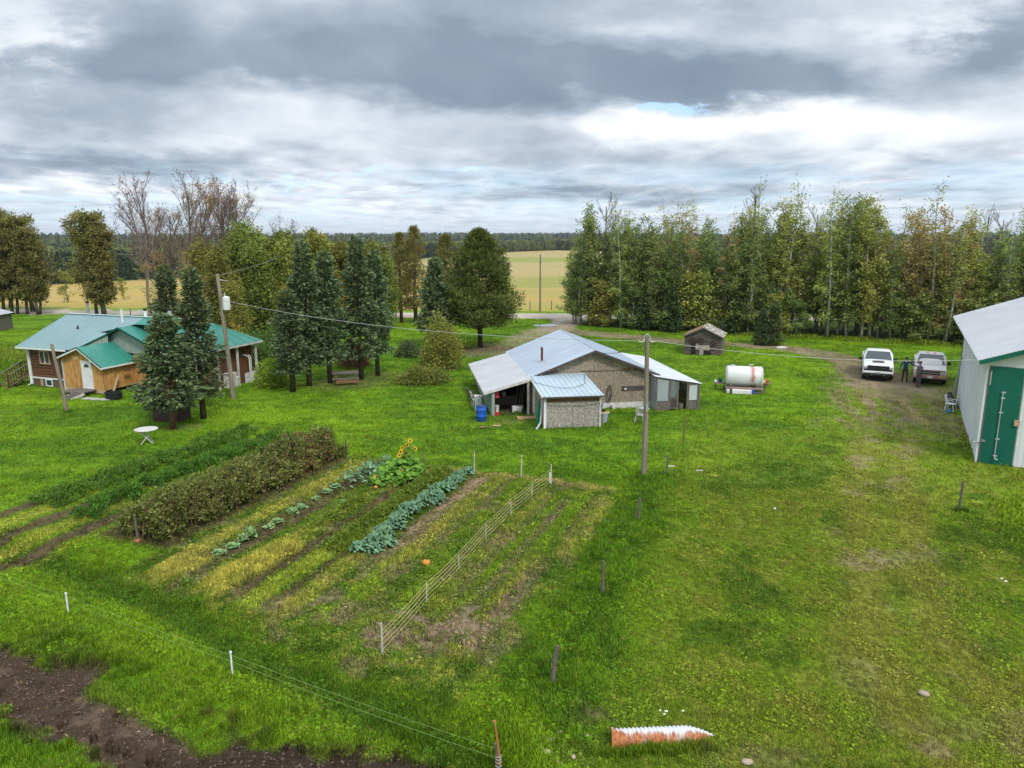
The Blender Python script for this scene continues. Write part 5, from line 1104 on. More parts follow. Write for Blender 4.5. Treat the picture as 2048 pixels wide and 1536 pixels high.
    # greenhouse lean-to on the right
    gu0, gu1, gf, gb = 7.10, 9.75, -.95, 8.7; hl, hr = 2.02, 1.52
    roof(t, (gu1+.15, gf-.1, hr+.02), (gu1+.15, gb, hr+.02), (gu0-.1, gb, hl+.04), (gu0-.1, gf-.1, hl+.04), 7, M['plastic'], th=.012, ribs=0, name='roof_film')
    mb = MB(); GW = M['wood_old']
    for k in range(9): v = lerp(gf, gb, k/8); mb.bar((gu0, v, hl-.03), (gu1+.1, v, hr-.05), .05, .07)
    mb.build('rafters', [GW], t)
    for u_, z_ in ((gu0+.04, hl-.05), (7.93, 1.87), (8.45, 1.77), (9.02, 1.66), (gu1, hr-.04)): boxo('greenhouse_post', (u_, gf, z_/2), (.07, .07, z_), GW, t)
    for k in range(1, 8): v = lerp(gf, gb, k/7); boxo('greenhouse_post', (gu1, v, hr/2-.02), (.06, .06, hr-.05), GW, t)
    wallslab(t, [(gu0, gf, 0), (gu0, -.02, 0), (gu0, -.02, 1.98), (gu0, gf, 1.96)], (-1, 0, 0), .01, M['film'], 'plastic_sheet'); wallslab(t, [(gu0+.1, gf+.01, .55), (7.88, gf+.01, .55), (7.88, gf+.01, 1.85), (gu0+.1, gf+.01, 1.95)], (0, -1, 0), .01, M['film'], 'plastic_sheet')
    wallboards(t, (gu0+.08, gf), (7.9, gf), 0, .53, 4, GW, .02, 'board'); 
    frame(t, (8.19, gf-.02, .95), .46, 1.72, .05, .05, GW, 'door_frame'); wallslab(t, [(7.98, gf-.01, .75), (8.4, gf-.01, .75), (8.4, gf-.01, 1.75), (7.98, gf-.01, 1.75)], (0, -1, 0), .008, M['film_dark'], 'door_screen')
    wallslab(t, [(7.99, gf-.015, .12), (8.39, gf-.015, .12), (8.39, gf-.015, .60), (7.99, gf-.015, .60)], (0, -1, 0), .012, M['trim_dark'], 'door_panel'); boxo('door_rail', (8.19, gf-.03, .68), (.40, .04, .07), GW, t)
    frame(t, (9.38, gf-.02, .78), .62, 1.52, .06, .05, GW, 'panel_frame'); wallslab(t, [(9.12, gf-.01, .55), (9.64, gf-.01, .55), (9.64, gf-.01, 1.48), (9.12, gf-.01, 1.48)], (0, -1, 0), .01, M['film_pale'], 'plastic_sheet')
    wallslab(t, [(9.12, gf-.012, .06), (9.64, gf-.012, .06), (9.64, gf-.012, .50), (9.12, gf-.012, .50)], (0, -1, 0), .012, GW, 'door_panel')
    wallboards(t, (gu1+.02, gf), (gu1+.02, gb), 0, .5, 18, GW, .02, 'board'); wallslab(t, [(gu1+.01, gf, .5), (gu1+.01, gb, .5), (gu1+.01, gb, hr-.05), (gu1+.01, gf, hr-.05)], (1, 0, 0), .008, M['film_pale'], 'plastic_sheet')
    wallslab(t, [(gu0, gb, 0), (gu1, gb, 0), (gu1, gb, hr), (gu0, gb, hl)], (0, 1, 0), .01, M['film_pale'], 'plastic_sheet')
    boxo('planting_bed', (8.75, 2.0, .16), (.25, 5.6, .30), GW, t)
    for k in range(7):
        o = shrub(200+k, .28, .28, 1.05, LM['bush'], M['twig'], name='tomato_plant', n=260, lsz=.12); x, y = 8.95+.25*(k % 2), -.45+.7*k
        wx = 1.2+x*math.cos(SA)-y*math.sin(SA); wy = 41.1+x*math.sin(SA)+y*math.cos(SA); o.location = (wx, wy, .02); o.name = 'tomato_plant'; tag(o, f'tomato plant inside the greenhouse lean-to, {nth(k+1)} from its front', 'plant', 'tomato plants in the greenhouse')
def filmmat(name, col, alpha, rough=.3):
    m = mat(name, col, rough, tuple(c*.8 for c in col), 2.5, (3, 3, .6)); m.node_tree.nodes['Principled BSDF'].inputs['Alpha'].default_value = alpha; return m
M['film'] = filmmat('film_clear', (.42, .48, .50), .72); M['film_dark'] = filmmat('film_screen', (.20, .24, .25), .8); M['film_pale'] = filmmat('film_milky', (.62, .66, .67), .8)

def house():
    HA_ = R(-19); t = thing('house', 'farmhouse with teal metal roofs, brown log siding and an orange board porch', 'house', (*HOUSE, 0), HA_)
    L, D, zb, zt = 9.6, 7.4, .55, 2.80; s = .43; ov = .5; ez = 2.72; rz_ = ez+s*(D/2+ov)
    # main block
    for pts, nn in (([(0, .02, 0), (4.5, .02, 0), (4.5, .02, zt), (0, .02, zt)], (0, -1, 0)), ([(7.0, 2.0, 0), (L, 2.0, 0), (L, 2.0, 2.4), (7.0, 2.0, 3.0)], (0, -1, 0)), ([(0, 0, 0), (0, D, 0), (0, D, zt), (0, D/2, rz_-.1), (0, 0, zt)], (-1, 0, 0)), ([(L, 2.0, 0), (L, D, 0), (L, D, zt), (L, D/2, rz_-.1), (L, 2.0, 2.3)], (1, 0, 0)), ([(0, D, 0), (L, D, 0), (L, D, zt), (0, D, zt)], (0, 1, 0))):
        wallslab(t, pts, nn, .12, M['trim_dark'], 'wall')
    logs(t, (0, 0), (4.0, 0), .62, zt, 11, M['log_brown'], .05, 'siding_board', skip=[(.95, 1.85, 1.55, 2.45), (2.2, 2.5, 1.35, 2.45)])
    boxo('base_trim', (2.0, -.05, .57), (4.0, .08, .09), M['white'], t); boxo('basement_wall', (2.0, -.01, .27), (4.0, .05, .54), mat('basement', (.09, .06, .05), .9, (.14, .10, .08), 4), t)
    boxo('corner_board', (-.03, -.05, 1.45), (.12, .12, 2.7), M['white'], t)
    mb = MB(); mb.tube([(-.12, -.45, ez-.05), (-.10, -.12, ez-.25), (-.10, -.12, .15), (-.10, -.35, .05)], .045, 8); mb.build('downspout', [M['white']], t)
    w = frame(t, (1.4, -.07, 2.0), .90, .90, .07, .08, M['wood_pale'], 'window_frame'); wallslab(t, [(1.02, -.05, 1.62), (1.78, -.05, 1.62), (1.78, -.05, 2.38), (1.02, -.05, 2.38)], (0, -1, 0), .02, M['glass'], 'window_pane'); boxo('mullion', (1.4, -.08, 2.0), (.04, .05, .76), M['white'], t)
    wallslab(t, [(2.22, -.05, 1.4), (2.48, -.05, 1.4), (2.48, -.05, 2.4), (2.22, -.05, 2.4)], (0, -1, 0), .02, M['glass'], 'window_pane')
    frame(t, (1.55, -.09, .28), .62, .48, .05, .06, M['white'], 'basement_window'); wallslab(t, [(1.29, -.07, .09), (1.81, -.07, .09), (1.81, -.07, .47), (1.29, -.07, .47)], (0, -1, 0), .02, M['glass'], 'window_pane')
    boxo('plank_skirt', (.85, -.06, .27), (.22, .03, .5), M['plank'], t)
    # roof of the main block
    a, b = -.6, L+.2
    ub = 4.55; zc = ez+s*(2.75+ov)
    roof(t, (a, -ov, ez), (ub, -ov, ez), (ub, D/2, rz_), (a, D/2, rz_), 6, M['teal_skylit'], ribs=3, rw=.02, rh=.016); roof(t, (ub, 1.6, ez+s*(1.6+ov)), (6.5, 2.75, zc), (6.5, D/2, rz_), (ub, D/2, rz_), 2, M['teal_skylit'], ribs=3, rw=.02, rh=.016); roof(t, (6.5, 2.75, zc), (b, 2.75, zc), (b, D/2, rz_), (6.5, D/2, rz_), 4, M['teal'], ribs=3, rw=.02, rh=.016); roof(t, (a, D+ov, ez), (b, D+ov, ez), (b, D/2, rz_), (a, D/2, rz_), 11, M['teal_skylit'], ribs=3, rw=.02, rh=.016)
    mb = MB(); mb.bar((a, D/2, rz_+.015), (b, D/2, rz_+.015), .28, .02); mb.build('ridge_cap', [mat('ridge_pale', (.45, .60, .60), .4)], t)
    mb = MB(); mb.bar((a, -ov-.03, ez-.07), (3.9, -ov-.03, ez-.07), .04, .12); mb.build('gutter', [M['white']], t)
    mb = MB(); mb.bar((a-.02, -ov, ez-.06), (a-.02, D/2, rz_-.06), .03, .12); mb.bar((a-.02, D+ov, ez-.06), (a-.02, D/2, rz_-.06), .03, .12); fixn(mb.build('barge_board', [M['teal_trim']], t))
    mb = MB(); A_, B_, C_3 = V3(4.55, -ov, ez+.003), V3(5.45, 1.6, ez+s*(1.6+ov)+.003), V3(4.55, 1.6, ez+s*(1.6+ov)+.003); dn = V3(0, 0, -.04); mb.add([A_, B_, C_3, A_+dn, B_+dn, C_3+dn], [(0, 1, 2), (5, 4, 3), (0, 3, 4, 1), (1, 4, 5, 2), (2, 5, 3, 0)]); fixn(mb.build('roof_sheet', [M['teal_skylit']], t))
    mb = MB(); mb.bar((4.6, -ov, ez-.02), (5.47, 1.58, ez+s*(1.58+ov)-.02), .03, .12); fixn(mb.build('valley_trim', [M['teal_trim']], t))
    wallslab(t, [(4.62, -.42, 1.9), (5.40, 1.5, 1.9), (5.40, 1.5, 3.5), (4.62, -.42, 2.70)], (.9, -.4, 0), .04, M['clad_green'], 'wall')
    # chimneys and vents
    def pipe(u, v, z0, z1, r, m, cap, nm='flue'):
        mb = MB(); mb.tube([(u, v, z0), (u, v, z1)], r, 12); mb.build(nm, [m], t)
        if cap: mb = MB(); mb.tube([(u, v, z1), (u, v, z1+.14)], r*1.25, 12); mb.build('flue_cap', [M['black']], t)
    zr = lambda v: ez+s*(min(v, D-v)+ov)
    pipe(.55, 4.4, zr(4.4)-.1, rz_+.72, .09, M['steel'], True); pipe(5.3, 2.9, zr(2.9)-.05, rz_+.55, .075, M['white'], False); pipe(6.35, 3.9, zr(3.9)-.05, rz_+.42, .10, M['white'], True); pipe(8.2, 4.2, rz_-.2, rz_+.45, .12, M['galv'], True)
    mb = MB(); mb.tube([(2.35, 1.9, zr(1.9)-.02), (2.35, 1.9, zr(1.9)+.22)], .05, 8); mb.tube([(2.35, 1.9, zr(1.9)+.005), (2.35, 1.86, zr(1.9)+.02)], .10, 8); mb.build('vent', [M['black']], t)
    # porch
    p0, p1, pv = 3.72, 7.05, -.62; pa, pz = 5.42, 3.0; lz, rz2 = 2.22, 1.78; le, re = 3.38, 7.35
    def pr(u): return lerp(lz, pz, (u-le)/(pa-le)) if u < pa else lerp(pz, rz2, (u-pa)/(re-pa))
    wallboards(t, (p0, pv), (p1, pv), .22, lambda s_: pr(p0+s_)-.06, 19, M['pine_boards'], .03, 'board', .010, skip=[(5.34-p0, 6.14-p0, .30, 2.08)], jit=.008)
    wallslab(t, [(p0, pv+.05, 0), (p1, pv+.05, 0), (p1, pv+.05, pr(p1)-.08), (pa, pv+.05, pz-.1), (p0, pv+.05, pr(p0)-.08)], (0, -1, 0), .05, M['wood_old'], 'wall')
    wallboards(t, (p1, pv), (p1, 1.9), .22, pr(p1)-.04, 12, M['pine_boards'], .03, 'board', .010, jit=.008); boxo('base_board', ((p0+p1)/2, pv-.02, .13), (p1-p0, .06, .22), M['wood_pale'], t); boxo('corner_board', (p0-.03, pv-.02, 1.05), (.11, .10, 2.1), M['white_dirty'], t)
    wallboards(t, (p1, 1.9), (9.3, 1.9), .1, 2.2, 9, M['pine_boards'], .03, 'board', .010)
    roof(t, (re, pv-.35, rz2), (re, 2.9, rz2), (pa, 2.9, pz), (pa, pv-.35, pz), 5, M['teal'], ribs=3, rw=.025, rh=.02); roof(t, (le, pv-.35, lz), (le, 1.6, lz), (pa, 1.6, pz), (pa, pv-.35, pz), 4, M['teal'], ribs=3, rw=.025, rh=.02)
    for q0, q1 in (((le, lz), (pa, pz)), ((pa, pz), (re, rz2))):
        mb = MB(); mb.bar((q0[0], pv-.37, q0[1]+.005), (q1[0], pv-.37, q1[1]+.005), .03, .06); fixn(mb.build('barge_cap', [M['teal_trim']], t)); mb = MB(); mb.bar((q0[0], pv-.36, q0[1]-.08), (q1[0], pv-.36, q1[1]-.08), .03, .10); fixn(mb.build('barge_board', [M['white']], t))
    mb = MB(); mb.bar((re+.02, pv-.36, rz2-.05), (re+.02, 2.9, rz2-.05), .03, .10); mb.build('fascia', [M['white']], t)
    d = boxo('door', (5.74, pv-.02, 1.19), (.80, .05, 1.75), M['white'], t); frame(t, (5.74, pv-.045, 1.20), .90, 1.84, .06, .05, M['white'], 'door_frame')
    mb = MB(); n = 8; mb.prism([(-.2, 0)]+[(-.2*math.cos(math.pi*k/n), .2*math.sin(math.pi*k/n)) for k in range(1, n)]+[(.2, 0)], 0, .02, lambda x, z, w: V3(5.74+x, pv-.05-w, 1.70+z)); g = fixn(mb.build('fan_light', [M['glass']], t))
    mb = MB(); mb.tube([(6.05, pv-.05, 1.15), (6.05, pv-.11, 1.15), (6.0, pv-.11, 1.15)], .02, 6); mb.build('door_handle', [M['steel']], t)
    boxo('porch_lamp', (6.30, pv-.07, 1.95), (.10, .12, .16), M['trim_rust'], t); boxo('light_patch_board', (4.85, pv-.045, 2.28), (.45, .02, .25), mat('board_pale', (.62, .42, .22), .8), t)
    boxo('landing', (5.55, pv-.62, .24), (1.7, 1.1, .07), M['wood_old'], t)
    for k in range(3): boxo('step', (6.0, pv-1.28-.26*k, .18-.065*k), (.8, .25, .04), M['wood_old'], t)
    for u_ in (5.58, 6.42): mb = MB(); mb.bar((u_, pv-1.0, .16), (u_, pv-1.95, -.02), .05, .16); mb.build('stringer', [M['white_dirty']], t)
    for u_ in (4.8, 6.3): boxo('landing_leg', (u_, pv-1.05, .1), (.09, .09, .22), M['wood_old'], t)
    mb = MB(); mb.bar((7.4, -.35, .05), (7.42, .2, 1.15), .14, .05); mb.build('leaning_plank', [M['wood_pale']], t); boxo('shelf', (7.48, .9, 1.35), (.2, .5, .05), M['trim_dark'], t)
    # middle cross gable
    mv, ma, mz = 1.55, 6.3, 4.02
    roof(t, (9.9, mv, 2.45), (9.9, 4.3, 2.45), (ma, 4.3, mz), (ma, mv, mz), 4, M['teal'], ribs=3, rw=.025, rh=.02); roof(t, (4.55, mv, 3.28), (4.55, 3.2, 3.28), (ma, 3.2, mz), (ma, mv, mz), 3, M['teal'], ribs=3, rw=.025, rh=.02)
    wallslab(t, [(4.9, mv+.35, 2.5), (9.5, mv+.35, 2.0), (9.5, mv+.35, 2.5), (ma, mv+.35, mz-.1), (4.9, mv+.35, 3.3)], (0, -1, 0), .05, M['clad_green'], 'gable_wall')
    for q0, q1 in (((4.55, 3.28), (ma, mz)), ((ma, mz), (9.9, 2.45))):
        mb = MB(); mb.bar((q0[0], mv-.02, q0[1]-.03), (q1[0], mv-.02, q1[1]-.03), .03, .12); fixn(mb.build('barge_board', [M['teal_trim']], t))
    # east wing with hipped end
    wv0, wv1, wr, wu0, wu1, wz, wez = .5, 6.9, 3.7, L+.2, 13.6, 4.30, 2.82
    wallslab(t, [(L, 1.0, 0), (13.0, 1.0, 0), (13.0, 1.0, wez), (L, 1.0, wez)], (0, -1, 0), .1, M['log_brown'], 'wall'); wallslab(t, [(13.0, 1.0, 0), (13.0, 6.4, 0), (13.0, 6.4, wez), (13.0, 1.0, wez)], (1, 0, 0), .1, M['log_brown'], 'wall')
    logs(t, (L, 1.0), (13.0, 1.0), .5, wez-.05, 11, M['log_brown'], .05, 'siding_board', skip=[(1.0, 2.0, 1.4, 2.4)]); frame(t, (L+1.5, .93, 1.9), 1.0, 1.0, .07, .06, M['white'], 'window_frame'); wallslab(t, [(L+1.05, .97, 1.45), (L+1.95, .97, 1.45), (L+1.95, .97, 2.35), (L+1.05, .97, 2.35)], (0, -1, 0), .02, M['glass'], 'window_pane')
    roof(t, (wu0, wv0, wez), (wu1, wv0, wez), (12.3, wr, wz), (wu0, wr, wz), 5, M['teal'], ribs=3, rw=.025, rh=.02); roof(t, (wu0, wv1, wez), (wu1, wv1, wez), (12.3, wr, wz), (wu0, wr, wz), 5, M['teal'], ribs=3, rw=.025, rh=.02)
    roof(t, (wu1, wv0, wez), (wu1, wv1, wez), (12.3, wr+.01, wz), (12.3, wr, wz), 3, M['teal'], ribs=2, rw=.025, rh=.02)
    mb = MB(); mb.bar((wu0, wv0-.02, wez-.08), (wu1, wv0-.02, wez-.08), .04, .12); mb.bar((wu1+.02, wv0, wez-.08), (wu1+.02, wv1, wez-.08), .04, .12); mb.build('fascia', [M['white_dirty']], t)
    for v in (.7, 2.6, 4.5, 6.4): boxo('porch_post', (13.35, v, 1.35), (.12, .12, 2.7), M['white_dirty'], t)
    # deck with railings at the left end
    dz = .62
    for k in range(8): boxo('deck_board', (-.75, .25+.16*k, dz), (1.3, .145, .04), M['deck_red'], t)
    for (u_, v_) in ((-1.35, .2), (-1.35, 1.4), (-.15, .15)): boxo('deck_post', (u_, v_, .75), (.09, .09, 1.5), M['deck_red'], t)
    def rail(a, b, n, h=.85):
        a, b = V3(*a), V3(*b); mb = MB(); mb.bar(a+V3(0, 0, h), b+V3(0, 0, h), .09, .05); mb.bar(a+V3(0, 0, .12), b+V3(0, 0, .12), .05, .06); mb.build('handrail', [M['wood_old'] if a.z != b.z else M['deck_red']], t)
        for k in range(1, n): q = lerp(a, b, k/n); mb = MB(); mb.bar(q+V3(0, 0, .1), q+V3(0, 0, h), .035, .035); mb.build('baluster', [M['deck_red']], t)
    rail((-1.35, 1.4, dz), (-1.35, .2, dz), 7); rail((-1.35, 1.45, dz), (-.15, 1.45, dz), 8); rail((-1.35, .15, dz), (-1.35, -1.35, .02), 8); rail((-.5, .15, dz), (-.5, -1.35, .02), 8)
    for k in range(4): boxo('step', (-.92, -.05-.33*k, dz-.14-.15*k), (.82, .30, .04), M['deck_red'], t)
    for u_ in (-1.35, -.5): boxo('deck_post', (u_, -1.38, .48), (.09, .09, .96), M['deck_red'], t)

def barn():
    t = thing('barn', 'white metal-clad barn with a tall dark green door', 'barn', (*BARN, 0), BA)
    Ld, Wd = 14.7, 13.0; s = .38; ez = 4.66; zr = lambda u: ez+s*(min(u, Wd-u)+.35)
    wallboards(t, (0, Ld), (0, 0), 0, ez+.05, 16, M['barn_white'], .03, 'wall_sheet', .004)
    wallboards(t, (0, 0), (Wd, 0), 0, lambda s_: zr(s_)-.12, 14, M['barn_white'], .03, 'wall_sheet', .004, skip=[(.03, 1.35, -1, 4.42)])
    wallslab(t, [(0.03, .08, 0), (Wd, .08, 0), (Wd, .08, ez), (Wd/2, .08, zr(Wd/2)-.2), (0.03, .08, ez)], (0, -1, 0), .08, M['barn_white'], 'wall')
    wallslab(t, [(0.03, Ld, 0), (Wd, Ld, 0), (Wd, Ld, ez), (Wd/2, Ld, zr(Wd/2)-.2), (0.03, Ld, ez)], (0, 1, 0), .08, M['barn_white'], 'wall'); wallslab(t, [(Wd, 0, 0), (Wd, Ld, 0), (Wd, Ld, ez), (Wd, 0, ez)], (1, 0, 0), .08, M['barn_white'], 'wall')
    mb = MB()
    for k in range(66): v = Ld*(k+.5)/66; mb.box((-.035, v, ez/2), (.012, .035, ez)); 
    for k in range(52): u = 1.4+(Wd-1.5)*(k+.5)/52; mb.box((u, -.036, (zr(u)-.12)/2), (.035, .012, zr(u)-.14))
    mb.build('wall_ribs', [M['barn_white']], t)
    boxo('corner_trim', (-.04, -.045, ez/2), (.09, .05, ez), M['barn_white'], t); boxo('corner_trim', (-.045, Ld-.05, ez/2), (.05, .12, ez), M['barn_green'], t); boxo('door_trim', (1.40, -.045, 2.25), (.10, .05, 4.5), M['white'], t)
    # door leaf with bolt rods and latch
    boxo('door_leaf', (.69, -.07, 2.21), (1.22, .09, 4.40), M['barn_green'], t); boxo('door_edge', (.13, -.125, 2.2), (.10, .02, 4.36), M['barn_green'], t)
    mb = MB(); mb.tube([(.62, -.16, 3.35), (.62, -.16, .45), (.62, -.2, .32), (.74, -.2, .26)], .022, 6); mb.build('bolt_rod', [M['galv']], t)
    for z in (3.3, 3.05, 2.4, 1.2, .42): boxo('rod_bracket', (.64, -.14, z), (.16, .06, .05), M['galv'], t)
    boxo('latch_box', (1.26, -.15, 2.0), (.20, .07, .26), M['wood_pale'], t); boxo('latch_box', (.12, -.16, 1.05), (.16, .07, .10), M['steel'], t)
    for z in (3.9,): boxo('hinge', (.10, -.14, z), (.04, .04, .6), M['galv'], t)
    mb = MB(); mb.tube([(-.02, -.1, .95), (-.28, -.12, .95)], .03, 6); mb.tube([(-.28, -.12, .84), (-.28, -.12, 1.06)], .025, 6); mb.build('tap', [M['steel']], t)
    # roof
    a, b = -.42, 20.0; e = -.42; z0 = ez+.02-.0*s
    roof(t, (e, a, z0), (e, b, z0), (Wd/2, b, z0+s*(Wd/2-e)), (Wd/2, a, z0+s*(Wd/2-e)), 22, M['barn_roof'], ribs=3, rw=.03, rh=.012); roof(t, (Wd-e, a, z0), (Wd-e, b, z0), (Wd/2, b, z0+s*(Wd/2-e)), (Wd/2, a, z0+s*(Wd/2-e)), 22, M['barn_roof'], ribs=0)
    for v in (a-.02, b+.02):
        mb = MB(); mb.bar((e, v, z0-.10), (Wd/2, v, z0-.10+s*(Wd/2-e)), .04, .20); mb.bar((Wd-e, v, z0-.10), (Wd/2, v, z0-.10+s*(Wd/2-e)), .04, .20); fixn(mb.build('barge_board', [M['barn_green']], t))
    mb = MB(); mb.bar((e-.02, a, z0-.06), (e-.02, b, z0-.06), .03, .09); mb.build('fascia', [M['barn_white']], t)
    for u_ in (6.4,): boxo('rear_post', (u_, 19.6, ez/2), (.2, .2, ez-.05), M['wood_old'], t)
    up, vp = 1.75, 1.3; zp = z0+s*(up-e); mb = MB(); mb.tube([(up, vp, zp-.1), (up, vp, zp+1.45)], .075, 12); mb.build('stove_pipe', [M['galv']], t); mb = MB(); mb.tube([(up, vp, zp+1.45), (up, vp, zp+1.52)], .12, 12); mb.tube([(up, vp, zp+1.40), (up, vp, zp+1.45)], .09, 12); mb.build('pipe_cap', [M['steel']], t)
    boxo('pipe_flashing', (up, vp, zp+.03), (.4, .4, .05), M['galv'], t, ry=-math.atan(s))

def log_shed():
    x, y = 14.95, 61.95; a = R(-21); t = thing('log_shed', 'small weathered log shed with mossy roof, old wheels hung on its front', 'shed', (x, y, 0), a)
    W, D, H0, HR = 2.95, 3.0, 1.60, 2.30; sl = (HR-H0)/(W/2)
    wallslab(t, [(0.05, .08, 0), (W-.05, .08, 0), (W-.05, .08, H0), (W/2, .08, HR-.1), (0.05, .08, H0)], (0, -1, 0), .06, M['trim_dark'], 'wall')
    logs(t, (0, 0), (W, 0), .02, H0, 11, M['log_grey'], .07, 'log', rnd=.03, stick=.06); logs(t, (W, 0), (W, D), .02, H0, 11, M['log_grey'], .07, 'log', rnd=.03, stick=.06); logs(t, (0, D), (0, 0), .02, H0, 11, M['log_grey'], .07, 'log', rnd=.03, stick=.06); logs(t, (W, D), (0, D), .02, H0, 11, M['log_grey'], .07, 'log', rnd=.03, stick=.06)
    for k in range(5):
        z = H0+.13*k; hw = (HR-z-.06)/sl
        if hw > .1: mb = MB(); mb.box((W/2, -.02, z+.06), (2*hw, .06, .115)); mb.build('gable_board', [M['log_grey']], t)
    for k in range(5):
        z = H0+.13*k; hw = (HR-z-.06)/sl
        if hw > .1: mb = MB(); mb.box((W/2, D+.02, z+.06), (2*hw, .06, .115)); mb.build('gable_board', [M['log_grey']], t)
    # shingles in courses: every one a piece
    for side, m in ((-1, M['shingle']), (1, M['shingle_p'])):
        for r_ in range(6):
            for c in range(11):
                f0, f1 = r_/6, (r_+1)/6+.05; v0 = -.25+(D+.5)*c/11; u = lambda f: W/2+side*(W/2+.22)*(1-f); z = lambda f: H0-.22*sl+.06+(HR-H0+.22*sl)*f; j = random.uniform(0, .02); mb = MB()
                mb.bar((u(f0), v0+.14, z(f0)+.03+j), (u(f1), v0+.14, z(f1)+.005), (D+.5)/11-.015, .025, up=(0, 0, 1)); mb.build('shingle', [m], t)
    mb = MB(); mb.bar((-.22, -.27, H0-.04), (W/2, -.27, HR+.06), .05, .10); mb.bar((W+.22, -.27, H0-.04), (W/2, -.27, HR+.06), .05, .10); fixn(mb.build('barge_board', [M['wood_old']], t))
    boxo('pale_board', (W/2-.42, -.12, .72), (.34, .03, .52), M['wood_pale2'], t); boxo('pale_board', (W/2+.18, -.12, .66), (.78, .03, .42), M['wood_pale2'], t); boxo('pale_board', (W/2-.08, -.14, .22), (.32, .03, .44), M['wood_pale2'], t); boxo('doorway', (W/2-.75, -.10, .6), (.40, .04, 1.15), M['black'], t); boxo('hatch', (W/2+.25, -.09, .2), (.9, .04, .35), M['black'], t)
    def wheel(u, z, r, lb):
        wx, wy = x+u*math.cos(a)+.14*math.sin(a), y+u*math.sin(a)-.14*math.cos(a); w = thing('wagon_wheel', lb, 'wheel', (wx, wy, z), a, 'old wheels on the log shed'); mb = MB(); n = 20
        mb.tube([(r*math.cos(2*math.pi*k/n), 0, r*math.sin(2*math.pi*k/n)) for k in range(n+1)], .035, 6); mb.build('rim', [M['trim_dark']], w); mb = MB()
        for k in range(4): an = math.pi*k/4; mb.bar((-r*math.cos(an), 0, -r*math.sin(an)), (r*math.cos(an), 0, r*math.sin(an)), .025, .025)
        mb.build('spokes', [M['trim_dark']], w); mb = MB(); mb.tube([(0, -.06, 0), (0, .05, 0)], .05, 8); mb.build('hub', [M['trim_rust']], w)
    wheel(.62, 1.25, .27, 'old wheel hung at the left of the log shed front'); wheel(1.25, 1.22, .30, 'old wheel hung in the middle of the log shed front, above the pale boards'); wheel(2.35, 1.05, .23, 'smaller old wheel hung at the right of the log shed front')
M['wood_pale2'] = mat('wood_bleached', (.42, .38, .33), .9, (.28, .25, .22), 6)

def far_sheds():
    t = thing('grain_shed', 'old pale shed with a light metal roof cut by the left edge of the photo', 'shed', (*at(-12, 660), 0), .1)
    boxo('wall', (0, 0, .9), (2.6, 2.6, 1.8), M['log_grey'], t); roof(t, (-1.5, -1.5, 1.75), (-1.5, 1.5, 1.75), (0, 1.5, 2.2), (0, -1.5, 2.2), 3, M['galv'], ribs=2); roof(t, (1.5, -1.5, 1.75), (1.5, 1.5, 1.75), (0, 1.5, 2.2), (0, -1.5, 2.2), 3, M['galv'], ribs=2)
    logs(t, (-1.32, -1.32), (1.32, -1.32), .05, 1.75, 9, M['wood_pale2'], .05, 'log')
